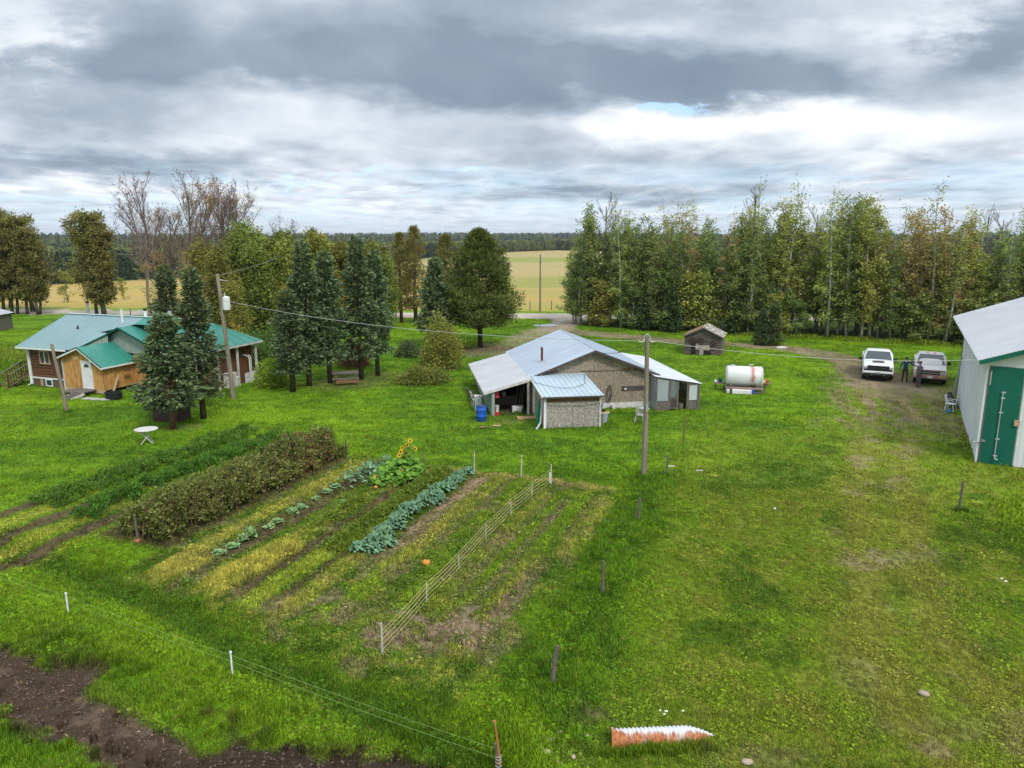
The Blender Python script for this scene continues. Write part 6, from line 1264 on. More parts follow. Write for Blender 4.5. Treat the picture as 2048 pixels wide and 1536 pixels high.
# ---------------------------------------------------------------- vehicles
def pickup(name, label, loc, rz, paint, stripes=False, old=False):
    t = thing(name, label, 'pickup truck', loc, rz, None); W = 1.0; L = 5.7
    PA = mat(name+'_paint', paint, .28, tuple(c*.86 for c in paint), 1.5, spec=.5); lowp = mat(name+'_lower', (.34, .14, .13), .6, (.42, .26, .22), 3) if old else PA
    def loft(secs, nm, m, smooth=True, bev=.03):
        """secs: (y, half-width bottom, half-width top, z bottom, z top)"""
        mb = MB(); vs = []
        for (y, wb, wt, z0, z1) in secs:
            zm = z0+(z1-z0)*.62; wm = max(wb, wt)
            vs += [(-wb, y, z0), (-wm, y, zm), (-wt, y, z1), (-wt*.55, y, z1+.025), (wt*.55, y, z1+.025), (wt, y, z1), (wm, y, zm), (wb, y, z0)]
        n = 8; fs = [(i*n+k, i*n+(k+1) % n, (i+1)*n+(k+1) % n, (i+1)*n+k) for i in range(len(secs)-1) for k in range(n)]+[tuple(range(n-1, -1, -1)), tuple((len(secs)-1)*n+k for k in range(n))]
        mb.add(vs, fs); o = fixn(mb.build(nm, [m], t)); bevel(o, bev, 3); return o
    zh = 1.20 if not old else 1.10
    loft([(0.05, .93, .90, .55, zh-.16), (.14, .97, .94, .45, zh-.03), (.7, .99, .93, .45, zh+.02), (1.55, .99, .95, .45, zh+.06), (1.6, .99, .97, .42, zh+.07), (3.55, .99, .97, .42, 1.24)], 'body', PA)
    loft([(1.50, .93, .92, zh-.02, zh+.09), (1.75, .94, .80, zh+.02, 1.50), (2.12, .95, .74, 1.18, 1.86), (2.6, .95, .74, 1.18, 1.90), (3.2, .95, .73, 1.18, 1.88), (3.55, .94, .72, 1.18, 1.80), (3.62, .94, .80, 1.18, 1.3)], 'cab', PA, bev=.04)
    # glass, set just proud of the cab
    def pane(nm, pts, off):
        pts = [Vector(p) for p in pts]; o = Vector(off); mb = MB(); n = 4; mb.add([p+o for p in pts]+[p for p in pts], [(0, 1, 2, 3), (7, 6, 5, 4)]+[(i, (i+1) % 4, 4+(i+1) % 4, 4+i) for i in range(4)]); return fixn(mb.build(nm, [CARGLASS], t))
    pane('windshield', [(-.88, 1.56, zh+.10), (.88, 1.56, zh+.10), (.71, 2.08, 1.83), (-.71, 2.08, 1.83)], (0, -.035, .035))
    for s in (-1, 1):
        pane('side_window', [(s*.93, 1.85, 1.30), (s*.93, 2.55, 1.28), (s*.76, 2.55, 1.80), (s*.78, 2.15, 1.78)], (s*.035, 0, .005)); pane('side_window', [(s*.93, 2.62, 1.28), (s*.93, 3.35, 1.28), (s*.75, 3.25, 1.78), (s*.76, 2.62, 1.80)], (s*.035, 0, .005))
        boxo('headlight', (s*.76, .07, zh-.22), (.30, .12, .15 if not old else .20), LAMPG, t, bev=.02); boxo('fog_surround', (s*.80, .03, zh-.42), (.20, .10, .16), M['black'] if not old else lowp, t, bev=.02)
        mb = MB(); mb.box((s*1.13, 1.95, 1.30), (.20, .10, .22)); mb.bar((s*.95, 1.95, 1.22), (s*1.06, 1.95, 1.26), .05, .05); mb.build('mirror', [M['black']], t)
        boxo('door_handle', (s*1.0, 2.45, 1.08), (.03, .16, .04), M['chrome'], t)
        mb = MB()
        for yc in (1.0, 4.55):
            n = 12; arc = [(yc-.47*math.cos(math.pi*k/n), .42+.47*math.sin(math.pi*k/n)) for k in range(n+1)]; 
            for k in range(n): (ya, za), (yb, zb_) = arc[k], arc[k+1]; mb.bar((s*.985, ya, za), (s*.985, yb, zb_), .06, .05)
        mb.build('wheel_arch', [M['black'] if not old else lowp], t)
        for yc in (1.0, 4.55):
            w = MB(); w.lathe([(.26, -.12), (.37, -.125), (.405, -.08), (.405, .08), (.37, .125), (.26, .12)], n=22); o = w.build('wheel', [M['rubber']], t); o.location = (s*.87, yc, .405); o.rotation_euler = (0, math.pi/2, 0)
            r_ = MB(); r_.lathe([(.03, .10), (.24, .06), (.265, .125), (.27, .0)], n=16); q = r_.build('rim', [M['steel']], o); q.rotation_euler = (0, 0 if s > 0 else math.pi, 0)
    if stripes:
        for s in (-1, 1):
            boxo('roof_marker', (s*.22, 2.5, 1.925), (.14, .6, .02), mat('marker_red', (.50, .10, .05), .6, (.66, .5, .4), 5), t)
    # front
    if old:
        boxo('grille', (0, .05, zh-.25), (1.15, .08, .24), M['black'], t, bev=.02); boxo('grille_bar', (0, .0, zh-.24), (1.15, .05, .05), M['chrome'], t, bev=.01); boxo('hood_edge', (0, .14, zh-.065), (1.78, .26, .06), lowp, t, bev=.03)
        boxo('bumper', (0, -.06, .62), (1.92, .20, .24), lowp, t, bev=.04); boxo('air_dam', (0, .02, .44), (1.5, .12, .16), M['black'], t, bev=.02); boxo('fog_lamp', (.74, -.16, .66), (.34, .04, .10), mat('amber', (.5, .30, .08), .5), t); boxo('number_plate', (0, -.17, .60), (.32, .02, .15), M['white'], t)
    else:
        boxo('grille', (0, .04, zh-.27), (1.40, .10, .36), M['black'], t, bev=.03); boxo('grille_bar', (0, -.01, zh-.27), (1.30, .04, .035), M['trim_dark'], t); boxo('badge', (0, -.04, zh-.27), (.20, .03, .07), M['black'], t, bev=.01)
        boxo('bumper', (0, -.04, .66), (1.90, .20, .15), PA, t, bev=.04); boxo('lower_bumper', (0, -.02, .50), (1.80, .18, .18), M['black'], t, bev=.03); boxo('number_plate', (0, -.13, .62), (.32, .02, .13), M['steel'], t)
        boxo('hood_scoop', (0, .95, zh+.06), (.74, .75, .03), M['trim_dark'], t, bev=.01)
        for s in (-1, 1): boxo('tow_hook', (s*.38, -.13, .47), (.08, .04, .06), M['steel'], t)
    # bed
    for s in (-1, 1): loft2 = boxo('bed_side', (s*.93, 4.65, .90), (.12, 2.05, .78), PA, t, bev=.03)
    boxo('bed_floor', (0, 4.65, .66), (1.75, 2.05, .08), M['black'], t); boxo('tailgate', (0, 5.66, .93), (1.80, .08, .62), PA, t, bev=.02); boxo('rear_bumper', (0, 5.78, .58), (1.85, .18, .18), M['chrome'], t, bev=.03)
    mb = MB(); mb.box((0, 2.8, .40), (1.5, 5.0, .16)); mb.build('chassis', [M['black']], t); 
    for s in (-1, 1):
        mb = MB(); mb.bar((s*.05, 1.60, zh+.15), (s*.05+s*.55, 1.66, zh+.20), .02, .02); mb.build('wiper', [M['black']], t)
CARGLASS = mat('car_glass', (.035, .05, .055), .06, spec=.9); LAMPG = mat('lamp_glass', (.5, .52, .54), .15, spec=.8)

# ---------------------------------------------------------------- people
def person(label, loc, rz, pose, top, trousers, cap=None, hair=(.12, .09, .07), h=1.76):
    k = h/1.76; J = pose; t = thing('person', label, 'person', loc, rz)
    verts = []; rad = []; edges = []; idx = {}; zone = []
    def add(nm, r, par=None, zn='top'):
        idx[nm] = len(verts); verts.append(Vector(J[nm])*k); rad.append(r*k if not isinstance(r, tuple) else (r[0]*k, r[1]*k)); zone.append(zn)
        if par: edges.append((idx[par], idx[nm]))
    add('pelvis', (.155, .115), None, 'leg'); add('waist', (.145, .11), 'pelvis', 'top'); add('chest', (.165, .125), 'waist', 'top'); add('neck0', (.085, .08), 'chest', 'top'); add('neck', .055, 'neck0', 'skin'); add('chin', .072, 'neck', 'skin'); add('head', .098, 'chin', 'skin'); add('crown', .085, 'head', 'hair')
    for s in 'LR':
        add('sh'+s, .075, 'neck0', 'top'); add('el'+s, .052, 'sh'+s, 'top'); add('wr'+s, .034, 'el'+s, 'top'); add('pa'+s, (.038, .02), 'wr'+s, 'skin')
        add('hip'+s, .098, 'pelvis', 'leg'); add('kn'+s, .068, 'hip'+s, 'leg'); add('an'+s, .048, 'kn'+s, 'leg'); add('he'+s, .042, 'an'+s, 'shoe'); add('to'+s, .038, 'he'+s, 'shoe')
        w = Vector(J['pa'+s]); dn = (w-Vector(J['wr'+s])).normalized(); sd = dn.cross(Vector((0, 1, 0))); sd = sd.normalized() if sd.length > .1 else Vector((1, 0, 0))
        for q, (o_, ln) in enumerate([(-.028, .068), (-.010, .080), (.010, .076), (.027, .058)]):
            J[f'f{s}{q}'] = w+sd*o_+dn*ln*.5; J[f'g{s}{q}'] = w+sd*o_+dn*ln*.9+Vector((0, -.01, 0)); add(f'f{s}{q}', .009, 'pa'+s, 'skin'); add(f'g{s}{q}', .008, f'f{s}{q}', 'skin')
        J[f't{s}'] = w-sd*.05+dn*.012; add(f't{s}', .011, 'pa'+s, 'skin')
    me = bpy.data.meshes.new('body'); me.from_pydata([tuple(v) for v in verts], edges, []); tmp = bpy.data.objects.new('body_tmp', me); COL.objects.link(tmp)
    md = tmp.modifiers.new('skin', 'SKIN'); md.use_smooth_shade = True
    for i, sv in enumerate(me.skin_vertices[0].data): r = rad[i]; sv.radius = r if isinstance(r, tuple) else (r, r); sv.use_root = (i == 0)
    ss = tmp.modifiers.new('sub', 'SUBSURF'); ss.levels = 2; ss.render_levels = 2
    dg = bpy.context.evaluated_depsgraph_get(); ev = tmp.evaluated_get(dg); nm = bpy.data.meshes.new_from_object(ev); bpy.data.objects.remove(tmp)
    SK = mat('skin', (.42, .25, .18), .6); mats = [top, trousers, SK, mat('shoes', (.05, .045, .04), .8), mat('hair', hair, .9)]; zi = {'top': 0, 'leg': 1, 'skin': 2, 'shoe': 3, 'hair': 4}
    nm.materials.clear()
    for m in mats: nm.materials.append(m)
    P = np.array([tuple(v) for v in verts]); E = np.array(edges); mi = []
    for p in nm.polygons:
        c = np.array(p.center); a, b = P[E[:, 0]], P[E[:, 1]]; d = b-a; tt = np.clip(((c-a)*d).sum(1)/np.maximum((d*d).sum(1), 1e-9), 0, 1); dd = np.linalg.norm(c-a-d*tt[:, None], axis=1); e = int(dd.argmin()); mi.append(zi[zone[E[e, 1]] if tt[e] > .45 or e == 0 else zone[E[e, 0]]])
    nm.polygons.foreach_set('material_index', mi); nm.polygons.foreach_set('use_smooth', [True]*len(mi)); nm.name = 'body'; link('body', nm, t)
    # face and cap
    hd = Vector(J['head'])*k; fd = (Vector(J['look'])).normalized(); sd = fd.cross(Vector((0, 0, 1))).normalized(); up = sd.cross(fd)
    for s in (-1, 1): mb = MB(); mb.lathe([(.003, -.008), (.009, 0), (.003, .008)], tuple(hd+fd*.092+sd*s*.032+up*.01), 8); mb.build('eye', [M['black']], t); mb = MB(); mb.lathe([(.006, -.03), (.016, 0), (.006, .03)], tuple(hd+sd*s*.097), 8); mb.build('ear', [SK], t)
    mb = MB(); mb.leaf(hd+fd*.09+up*.01, -up+fd*.6, sd, .045, .03); mb.build('nose', [SK], t); mb = MB(); mb.bar(hd+fd*.088-up*.055-sd*.022, hd+fd*.088-up*.055+sd*.022, .012, .008); mb.build('mouth', [mat('lips', (.3, .12, .10), .7)], t)
    if cap is not None:
        mb = MB(); c = hd+up*.045; mb.lathe([(.118, 0), (.117, .05), (.09, .095), (.03, .118)], tuple(c), 16); b0 = c+fd*.10; mb.add([b0-sd*.08, b0+sd*.08, b0+sd*.06+fd*.085-up*.01, b0-sd*.06+fd*.085-up*.01, b0-sd*.08+up*.012, b0+sd*.08+up*.012, b0+sd*.06+fd*.085, b0-sd*.06+fd*.085], [(3, 2, 1, 0), (4, 5, 6, 7), (0, 1, 5, 4), (1, 2, 6, 5), (2, 3, 7, 6), (3, 0, 4, 7)]); mb.build('cap', [cap], t)
    return t

def people():
    base = dict(pelvis=(0, 0, .95), waist=(0, 0, 1.10), chest=(0, .01, 1.30), neck0=(0, .01, 1.44), neck=(0, .0, 1.51), chin=(0, -.02, 1.56), head=(0, -.02, 1.65), crown=(0, 0, 1.71),
                shL=(.19, .01, 1.41), shR=(-.19, .01, 1.41), hipL=(.09, 0, .90), hipR=(-.09, 0, .90), look=(0, -1, -.1))
    # facing the camera, one arm stretched out to the red and white truck
    A = dict(base); A.update(elL=(.42, -.08, 1.30), wrL=(.66, -.06, 1.20), paL=(.74, -.07, 1.18), elR=(-.30, .02, 1.14), wrR=(-.36, -.06, .92), paR=(-.37, -.08, .84), knL=(.13, -.04, .50), anL=(.15, .0, .09), heL=(.15, 0, .045), toL=(.17, -.16, .04), knR=(-.11, -.02, .50), anR=(-.12, .05, .09), heR=(-.12, .05, .045), toR=(-.14, -.11, .04), look=(.4, -1, -.1))
    x, y = at(1808, 765); ty = person('person in blue shirt and brown trousers standing between the trucks, one arm stretched out', (x, y, gz(x, y)), R(-25), A, mat('shirt_blue', (.018, .055, .13), .85, (.012, .035, .085), 6), mat('trousers_brown', (.055, .032, .022), .9), cap=mat('cap_dark', (.03, .022, .02), .8))
    B = dict(base); B.update(elL=(.22, -.12, 1.16), wrL=(.10, -.26, 1.04), paL=(.05, -.31, 1.02), elR=(-.25, .04, 1.14), wrR=(-.24, -.08, .92), paR=(-.24, -.11, .84), knL=(.10, -.03, .50), anL=(.11, .02, .09), heL=(.11, .03, .045), toL=(.12, -.13, .04), knR=(-.10, .0, .50), anR=(-.11, .03, .09), heR=(-.11, .03, .045), toR=(-.12, -.12, .04), look=(-1, -.5, -.1))
    x, y = at(1836, 774); person('person in grey overalls standing at the front corner of the red and white truck', (x, y, gz(x, y)), R(-75), B, mat('overalls_grey', (.15, .15, .16), .9, (.10, .10, .11), 5), mat('trousers_grey', (.095, .095, .11), .9), cap=mat('cap_grey', (.08, .08, .085), .8))

# ---------------------------------------------------------------- smaller things
def posts():
    def post(px, py, h, r, lean, lb, m='wood_post', grp='old fence posts along the track', nm='fence_post', n=7):
        x, y = at(px, py); t = None; mb = MB(); lx, ly = lean; mb.tube([(0, 0, -.2), (lx*.5+random.uniform(-.01, .01), ly*.5, h*.5), (lx, ly, h)], [r*1.1, r, r*.88], n)
        mb.lathe([(r*.86, 0), (r*.5, .02), (.01, .03)], (lx, ly, h-.003), n)
        o = mb.build(nm, [M[m]]); o.location = (x, y, gz(x, y)); tag(o, lb, 'post', grp); return o
    post(1205, 1190, 1.02, .048, (0.0, .02), 'grey fence post beside the lower right corner of the garden, third from the near end'); post(1277, 1046, .90, .045, (.02, .03), 'grey fence post between the garden corner and the power pole'); post(1332, 952, .92, .04, (.06, .02), 'thin grey fence post just right of the foot of the power pole')
    post(1103, 1372, .95, .05, (.13, .10), 'dark fence post leaning right at the bottom of the garden'); post(1918, 1020, 1.12, .045, (.03, .02), 'grey fence post alone in front of the barn', grp=None); post(1366, 888, 1.45, .035, (0, 0), 'rust-brown thin stake in the lawn below the greenhouse', 'trim_rust', None)
    post(135, 823, 4.0, .095, (-.36, -.1), 'bare leaning grey pole in front of the farmhouse', 'pole_wood', None, 'leaning_pole', 9)
    post(466, 795, .9, .05, (0, 0), 'short orange-brown stake at the foot of the transformer pole', 'bark_red', None)
    for i, (px, py, h, lb) in enumerate([(948, 948, .95, 'thin white stake at the far end of the kale row'), (1042, 960, 1.0, 'thin white stake with brown foot left of the string fence top'), (636, 872, .5, 'short pale stake behind the far end of the hedge'), (627, 868, .45, 'short grey stake behind the hedge, left of the pale one'), (846, 925, .6, 'thin dark stake at the top edge of the garden by the sunflowers')]):
        post(px, py, h, .022, (.03, 0), lb, 'white_dirty' if i < 3 else 'wood_post', 'stakes round the garden', 'garden_stake', 6)
    post(277, 1084, .95, .045, (-.04, 0), 'pale wooden post at the near end of the raspberry hedge', 'wood_old', None); post(693, 912, .75, .035, (0, 0), 'wooden post at the far end of the raspberry hedge', 'wood_old', None)
    # electric fence: white rods, string, and the mended wooden corner post
    W1 = at(137, 1228); W2 = at(465, 1350)
    for (x, y), h, lb in ((W1, .66, 'white plastic fence rod at the far left of the near grass'), (W2, .66, 'white plastic fence rod left of centre above the bare earth')):
        mb = MB(); mb.tube([(0, 0, -.1), (0, 0, h)], [.022, .022], 8); mb.lathe([(.03, 0), (.03, .02), (.02, .04)], (0, 0, h-.02), 8); o = mb.build('fence_rod', [M['white']]); o.location = (x, y, gz(x, y)); tag(o, lb, 'fence rod', 'white electric fence rods')
    x, y = at(997, 1532); t = thing('mended_post', 'split grey fence post with a long orange stick tied to it at the bottom edge', 'post', (x, y, gz(x, y))); mb = MB(); mb.tube([(0.02, 0, -.2), (0, .01, .35), (-.05, .02, .74)], [.052, .05, .035], 9); mb.build('post', [M['wood_old']], t); mb = MB(); mb.tube([(.03, -.03, .30), (-.02, 0, .8), (-.07, .01, 1.22)], [.022, .02, .018], 7); mb.tube([(-.05, .01, 1.20), (-.08, .01, 1.235), (-.10, .01, 1.22)], .022, 6); mb.build('stick', [mat('stick_orange', (.45, .20, .06), .8, (.3, .13, .05), 8)], t)
    mb = MB()
    for z in (.28, .36, .43, .49): mb.tube([(.055*math.cos(a_)-.0, .055*math.sin(a_), z) for a_ in [2*math.pi*k/10 for k in range(11)]], .006, 4)
    mb.build('wire_wrap', [M['wire_pale']], t)
    mb = MB(); zz = lambda p, h: (p[0], p[1], gz(*p)+h)
    for h1, h2, h3 in ((.42, .42, .42), (.58, .58, .62)):
        far = at(-120, 1130); pts = [zz(far, h1), zz(W1, h1), zz(W2, h2), zz((x, y), h3)]; full = []
        for a, b in zip(pts[:-1], pts[1:]):
            for k in range(6): f = k/6; full.append((lerp(a[0], b[0], f), lerp(a[1], b[1], f), lerp(a[2], b[2], f)-.05*math.sin(math.pi*f)))
        full.append(pts[-1]); mb.tube(full, .0035, 4)
    o = mb.build('fence_string', [mat('string_green', (.22, .36, .10), .7)]); tag(o, 'thin green electric fence string running between the white rods to the mended post', 'fence string')
    # garden string fence
    t = thing('string_fence', 'garden fence of yellow strings on seven thin posts across the weedy beds', 'fence', (*gxy(0, 6), 0)); pl = Matrix.Translation((-t.location[0], -t.location[1], 0)); pts = [(765, 1312), (854, 1210), (918, 1148), (972, 1082), (1022, 1035), (1064, 1000), (1102, 972)]; P = [at(*p) for p in pts]
    for i, (x, y) in enumerate(P):
        e = i in (0, 6); mb = MB(); h = .85 if e else .55+.1*(i % 2); mb.tube([(x, y, gz(x, y)-.15), (x, y, gz(x, y)+h)], .022 if e else .012, 6); o = mb.build('end_post' if e else 'post', [M['white_dirty']], t); o.matrix_parent_inverse = pl
    for h in (.14, .27, .40, .53, .64):
        mb = MB(); pp = []
        for (a, b) in zip(P[:-1], P[1:]):
            for k in range(3): f = k/3; x, y = lerp(a[0], b[0], f), lerp(a[1], b[1], f); pp.append((x, y, lerp(gz(*a), gz(*b), f)+h-.03*math.sin(math.pi*f)))
        pp.append((*P[-1], gz(*P[-1])+h)); mb.tube(pp, .0045, 4); o = mb.build('string', [mat('string_yellow', (.62, .60, .22), .7)], t); o.matrix_parent_inverse = pl
    mb = MB(); mb.box((P[-1][0]-.05, P[-1][1], .3), (.06, .04, .55)); o = mb.build('end_panel', [M['white_dirty']], t); o.matrix_parent_inverse = pl
    # roadside fence posts
    for i in range(26):
        X = -52+i*4.2; Y = 87.8-.062*X
        if 2 < X < 14: continue
        mb = MB(); mb.tube([(0, 0, -.1), (random.uniform(-.04, .04), 0, 1.15)], .06, 6); o = mb.build('fence_post', [M['wood_post']]); o.location = (X, Y, gz(X, Y)); tag(o, f'weathered post of the gravel road fence, {nth(i+1)} from the left', 'post', 'roadside fence posts')
    for px, py, wd in ((1103, 620, 'middle'), (1060, 621, 'leftmost'), (1135, 621, 'rightmost')):
        mb = MB(); mb.tube([(0, 0, -.1), (0, 0, 1.3)], .06, 6); x, y = at(px, py); o = mb.build('fence_post', [M['wood_post']]); o.location = (x, y, gz(x, y)); tag(o, f'{wd} of three fence posts at the near edge of the golden field', 'post', 'field fence posts')

def poles():
    x, y = at(1288, 950); t = thing('utility_pole', 'grey wooden power pole rising from the lawn in front of the workshop', 'utility pole', (x, y, gz(x, y)))
    mb = MB(); H_ = 6.0; mb.tube([(0, 0, -.3), (-.03, 0, H_*.5), (-.08, .0, H_)], [.125, .10, .085], 14); mb.build('pole', [M['pole_wood']], t)
    for s in (-1, 1): mb = MB(); mb.tube([(-.08+s*.05, 0, H_-.12), (-.08+s*.18, 0, H_-.24), (-.08+s*.34, -.02, H_-.22)], [.03, .03, .012], 6); mb.build('insulator_arm', [M['white_dirty']], t)
    mb = MB(); mb.tube([(-.08-.13*math.cos(a), 0, H_-.12+.2*math.sin(a)) for a in [math.pi*k/10 for k in range(11)]], .018, 6); mb.build('wire_loop', [M['galv']], t)
    mb = MB(); mb.box((-.02, -.13, 3.0), (.05, .04, .3)); mb.build('bracket', [M['galv']], t)
    top = Vector((x-.08, y, gz(x, y)+H_-.2))
    x2, y2 = at(468, 797); t2 = thing('transformer_pole', 'leaning power pole with a white transformer can beside the farmhouse', 'utility pole', (x2, y2, gz(x2, y2))); hx = -.42; HT = 7.75
    mb = MB(); mb.tube([(0, 0, -.3), (hx*.5, 0, HT*.5), (hx, 0, HT)], [.15, .125, .10], 12); mb.build('pole', [M['pole_wood']], t2)
    mb = MB(); zc = 5.95; cx = hx*zc/HT+.36; mb.lathe([(.20, -.38), (.215, -.34), (.215, .36), (.20, .40), (.05, .46)], (cx, -.1, zc), 16); mb.build('transformer', [M['white']], t2, smooth=False)
    mb = MB(); mb.tube([(cx-.08, -.1, zc+.42), (cx-.08, -.1, zc+.66)], .035, 8); mb.build('bushing', [M['white_dirty']], t2); mb = MB(); mb.box((cx-.22, -.06, zc), (.12, .08, .5)); mb.build('bracket', [M['steel']], t2)
    mb = MB(); mb.tube([(hx, 0, HT-.35), (hx+.62, -.05, HT-.42)], [.03, .015], 6); mb.build('insulator_arm', [M['white_dirty']], t2)
    top2 = Vector((x2+hx*.93, y2, gz(x2, y2)+HT*.80)); t2top = Vector((x2+hx, y2, HT-.1))
    x3, y3 = at(1080, 624); t3 = thing('roadside_pole', 'tall thin power pole by the gravel road, seen against the field', 'utility pole', (x3, y3, gz(x3, y3))); mb = MB(); mb.tube([(0, 0, -.3), (0, 0, 7.6)], [.15, .10], 10); mb.build('pole', [M['pole_wood']], t3); mb = MB(); mb.tube([(0, 0, 7.55), (0, 0, 7.75)], .04, 6); mb.build('insulator', [M['white_dirty']], t3)
    top3 = Vector((x3, y3, 7.6))
    def wire(a, b, sag, lb, r=.009, m='wire_pale'):
        mb = MB(); a, b = Vector(a), Vector(b); pts = [tuple(lerp(a, b, k/24)-V3(0, 0, sag*4*(k/24)*(1-k/24))) for k in range(25)]; mb.tube(pts, r, 4); o = mb.build('power_wire', [M[m]]); tag(o, lb, 'wire')
    wire(top+V3(-.3, 0, 0), top2, .55, 'sagging power wire from the centre pole to the transformer pole', .010)
    bw = Vector((BARN[0]-.1, BARN[1]+.1, 4.60)); wire(top+V3(.3, 0, 0), bw+V3(.3, .5, 0), .35, 'power wire from the centre pole to the barn eave'); 
    wire(top+V3(-.1, 0, -.15), (5.2, 41.0, 3.45), .15, 'short service wire from the centre pole to the workshop gable', .015, 'wire')
    wire(t2top, (-27, 96, 9), .4, 'wire from the transformer pole back towards the road', .008)
    wire(top3, (-60, 101, 7.9), .8, 'roadside wire running left from the roadside pole', .012); wire(top3, (62, 93, 7.9), .8, 'roadside wire running right from the roadside pole', .012)

def culvert():
    """half-buried corrugated pipe"""
    a = Vector((*at(1222, 1488), 0)); b = Vector((*at(1428, 1474), 0)); d = b-a; L = d.length; d.normalize(); sd = Vector((-d.y, d.x, 0)); n = 26; m = 330; V = []; TT = []; 
    for i in range(m+1):
        f = i/m; c = a+d*L*f; rr = .215*(1-.95*max(0, (f-.70)/.30)**1.6)+.0; cor = .012*math.sin(f*L*2*math.pi/.085); 
        for j in range(n+1):
            t_ = math.pi*(-.12+1.24*j/n); r = rr+cor*(.3+.7*rr/.215)+(.02 if f < .025 else 0); sh = .215*.6*(math.cos(t_))*.35; p = c+d*sh+sd*math.cos(t_)*r+Vector((0, 0, math.sin(t_)*r*1.05+.07-.05*f)); V.append(tuple(p)); TT.append(max(0, min(1, (t_/math.pi-.42)*3.4))+.8*max(0, 1-f/.16))
    F = [(i*(n+1)+j, i*(n+1)+j+1, (i+1)*(n+1)+j+1, (i+1)*(n+1)+j) for i in range(m) for j in range(n)]
    me = bpy.data.meshes.new('culvert_pipe'); me.from_pydata(V, [], F); ta = me.attributes.new('tint', 'FLOAT', 'POINT'); ta.data.foreach_set('value', TT)
    mm = bpy.data.materials.new('rusty_galvanised'); mm.use_nodes = True; nt = mm.node_tree; nb = NB(nt); p = nt.nodes['Principled BSDF']; tc = nb.n('ShaderNodeTexCoord'); g = nb.n('ShaderNodeNewGeometry'); X, Y, Z = nb.sep(g.outputs['Position'])
    ns = nb.noise(nb.vm('MULTIPLY', tc.outputs['Object'], (3.2, .6, .6)), 3.0, 6, .65); ta_ = nb.n('ShaderNodeAttribute', attribute_name='tint'); k = nb.m('ADD', nb.m('MULTIPLY', ta_.outputs['Fac'], .68), nb.m('MULTIPLY', nb.m('SUBTRACT', ns, .5), 1.5))
    f = nb.ramp(k, [(.34, 0.0), (.66, 1.0)]); c = nb.mix(f, (.58, .60, .64), nb.mix(nb.ramp(nb.noise(tc.outputs['Object'], 16, 4, .6), [(.35, 0.0), (.65, 1.0)]), (.24, .06, .022), (.50, .20, .065))); nt.links.new(c, p.inputs['Base Color']); p.inputs['Roughness'].default_value = .6
    me.materials.append(mm); me.polygons.foreach_set('use_smooth', [True]*len(F)); o = link('culvert_pipe', me); md = o.modifiers.new('thickness', 'SOLIDIFY'); md.thickness = .006; tag(o, 'short rusty corrugated culvert pipe half sunk in the grass at the bottom', 'culvert pipe')

def chair(label, loc, rz, m, grp=None):
    t = thing('plastic_chair', label, 'chair', loc, rz, grp)
    boxo('seat', (0, 0, .43), (.46, .44, .03), m, t, bev=.01)
    for s in (-1, 1):
        for v in (-1, 1): mb = MB(); mb.bar((s*.20, v*.18, .42), (s*.25, v*.24, 0), .04, .04); mb.build('leg', [m], t)
        mb = MB(); mb.bar((s*.24, -.2, .65), (s*.24, .22, .65), .05, .03); mb.bar((s*.24, -.2, .42), (s*.24, -.2, .65), .03, .03); mb.build('armrest', [m], t)
    mb = MB()
    for k in range(5): mb.bar((-.16+.08*k, .22, .44), (-.16+.08*k, .33, .86), .045, .015)
    mb.bar((-.22, .33, .87), (.22, .33, .87), .06, .03); mb.build('backrest', [m], t); return t
def bucket(name, label, loc, r, h, m, cat='bucket', grp=None, handle=True):
    t = thing(name, label, cat, loc, 0, grp); mb = MB(); mb.lathe([(r*.78, 0), (r*.9, h*.5), (r, h*.95), (r*1.06, h*.96), (r*1.06, h), (r*.94, h), (r*.75, .04)], n=18); mb.build('shell', [m], t, smooth=False)
    if handle: mb = MB(); mb.tube([(r*math.cos(a), 0, h-r*.5*math.sin(a)) for a in [math.pi*k/8 for k in range(9)]], .006, 4); mb.build('handle', [M['steel']], t)
    return t
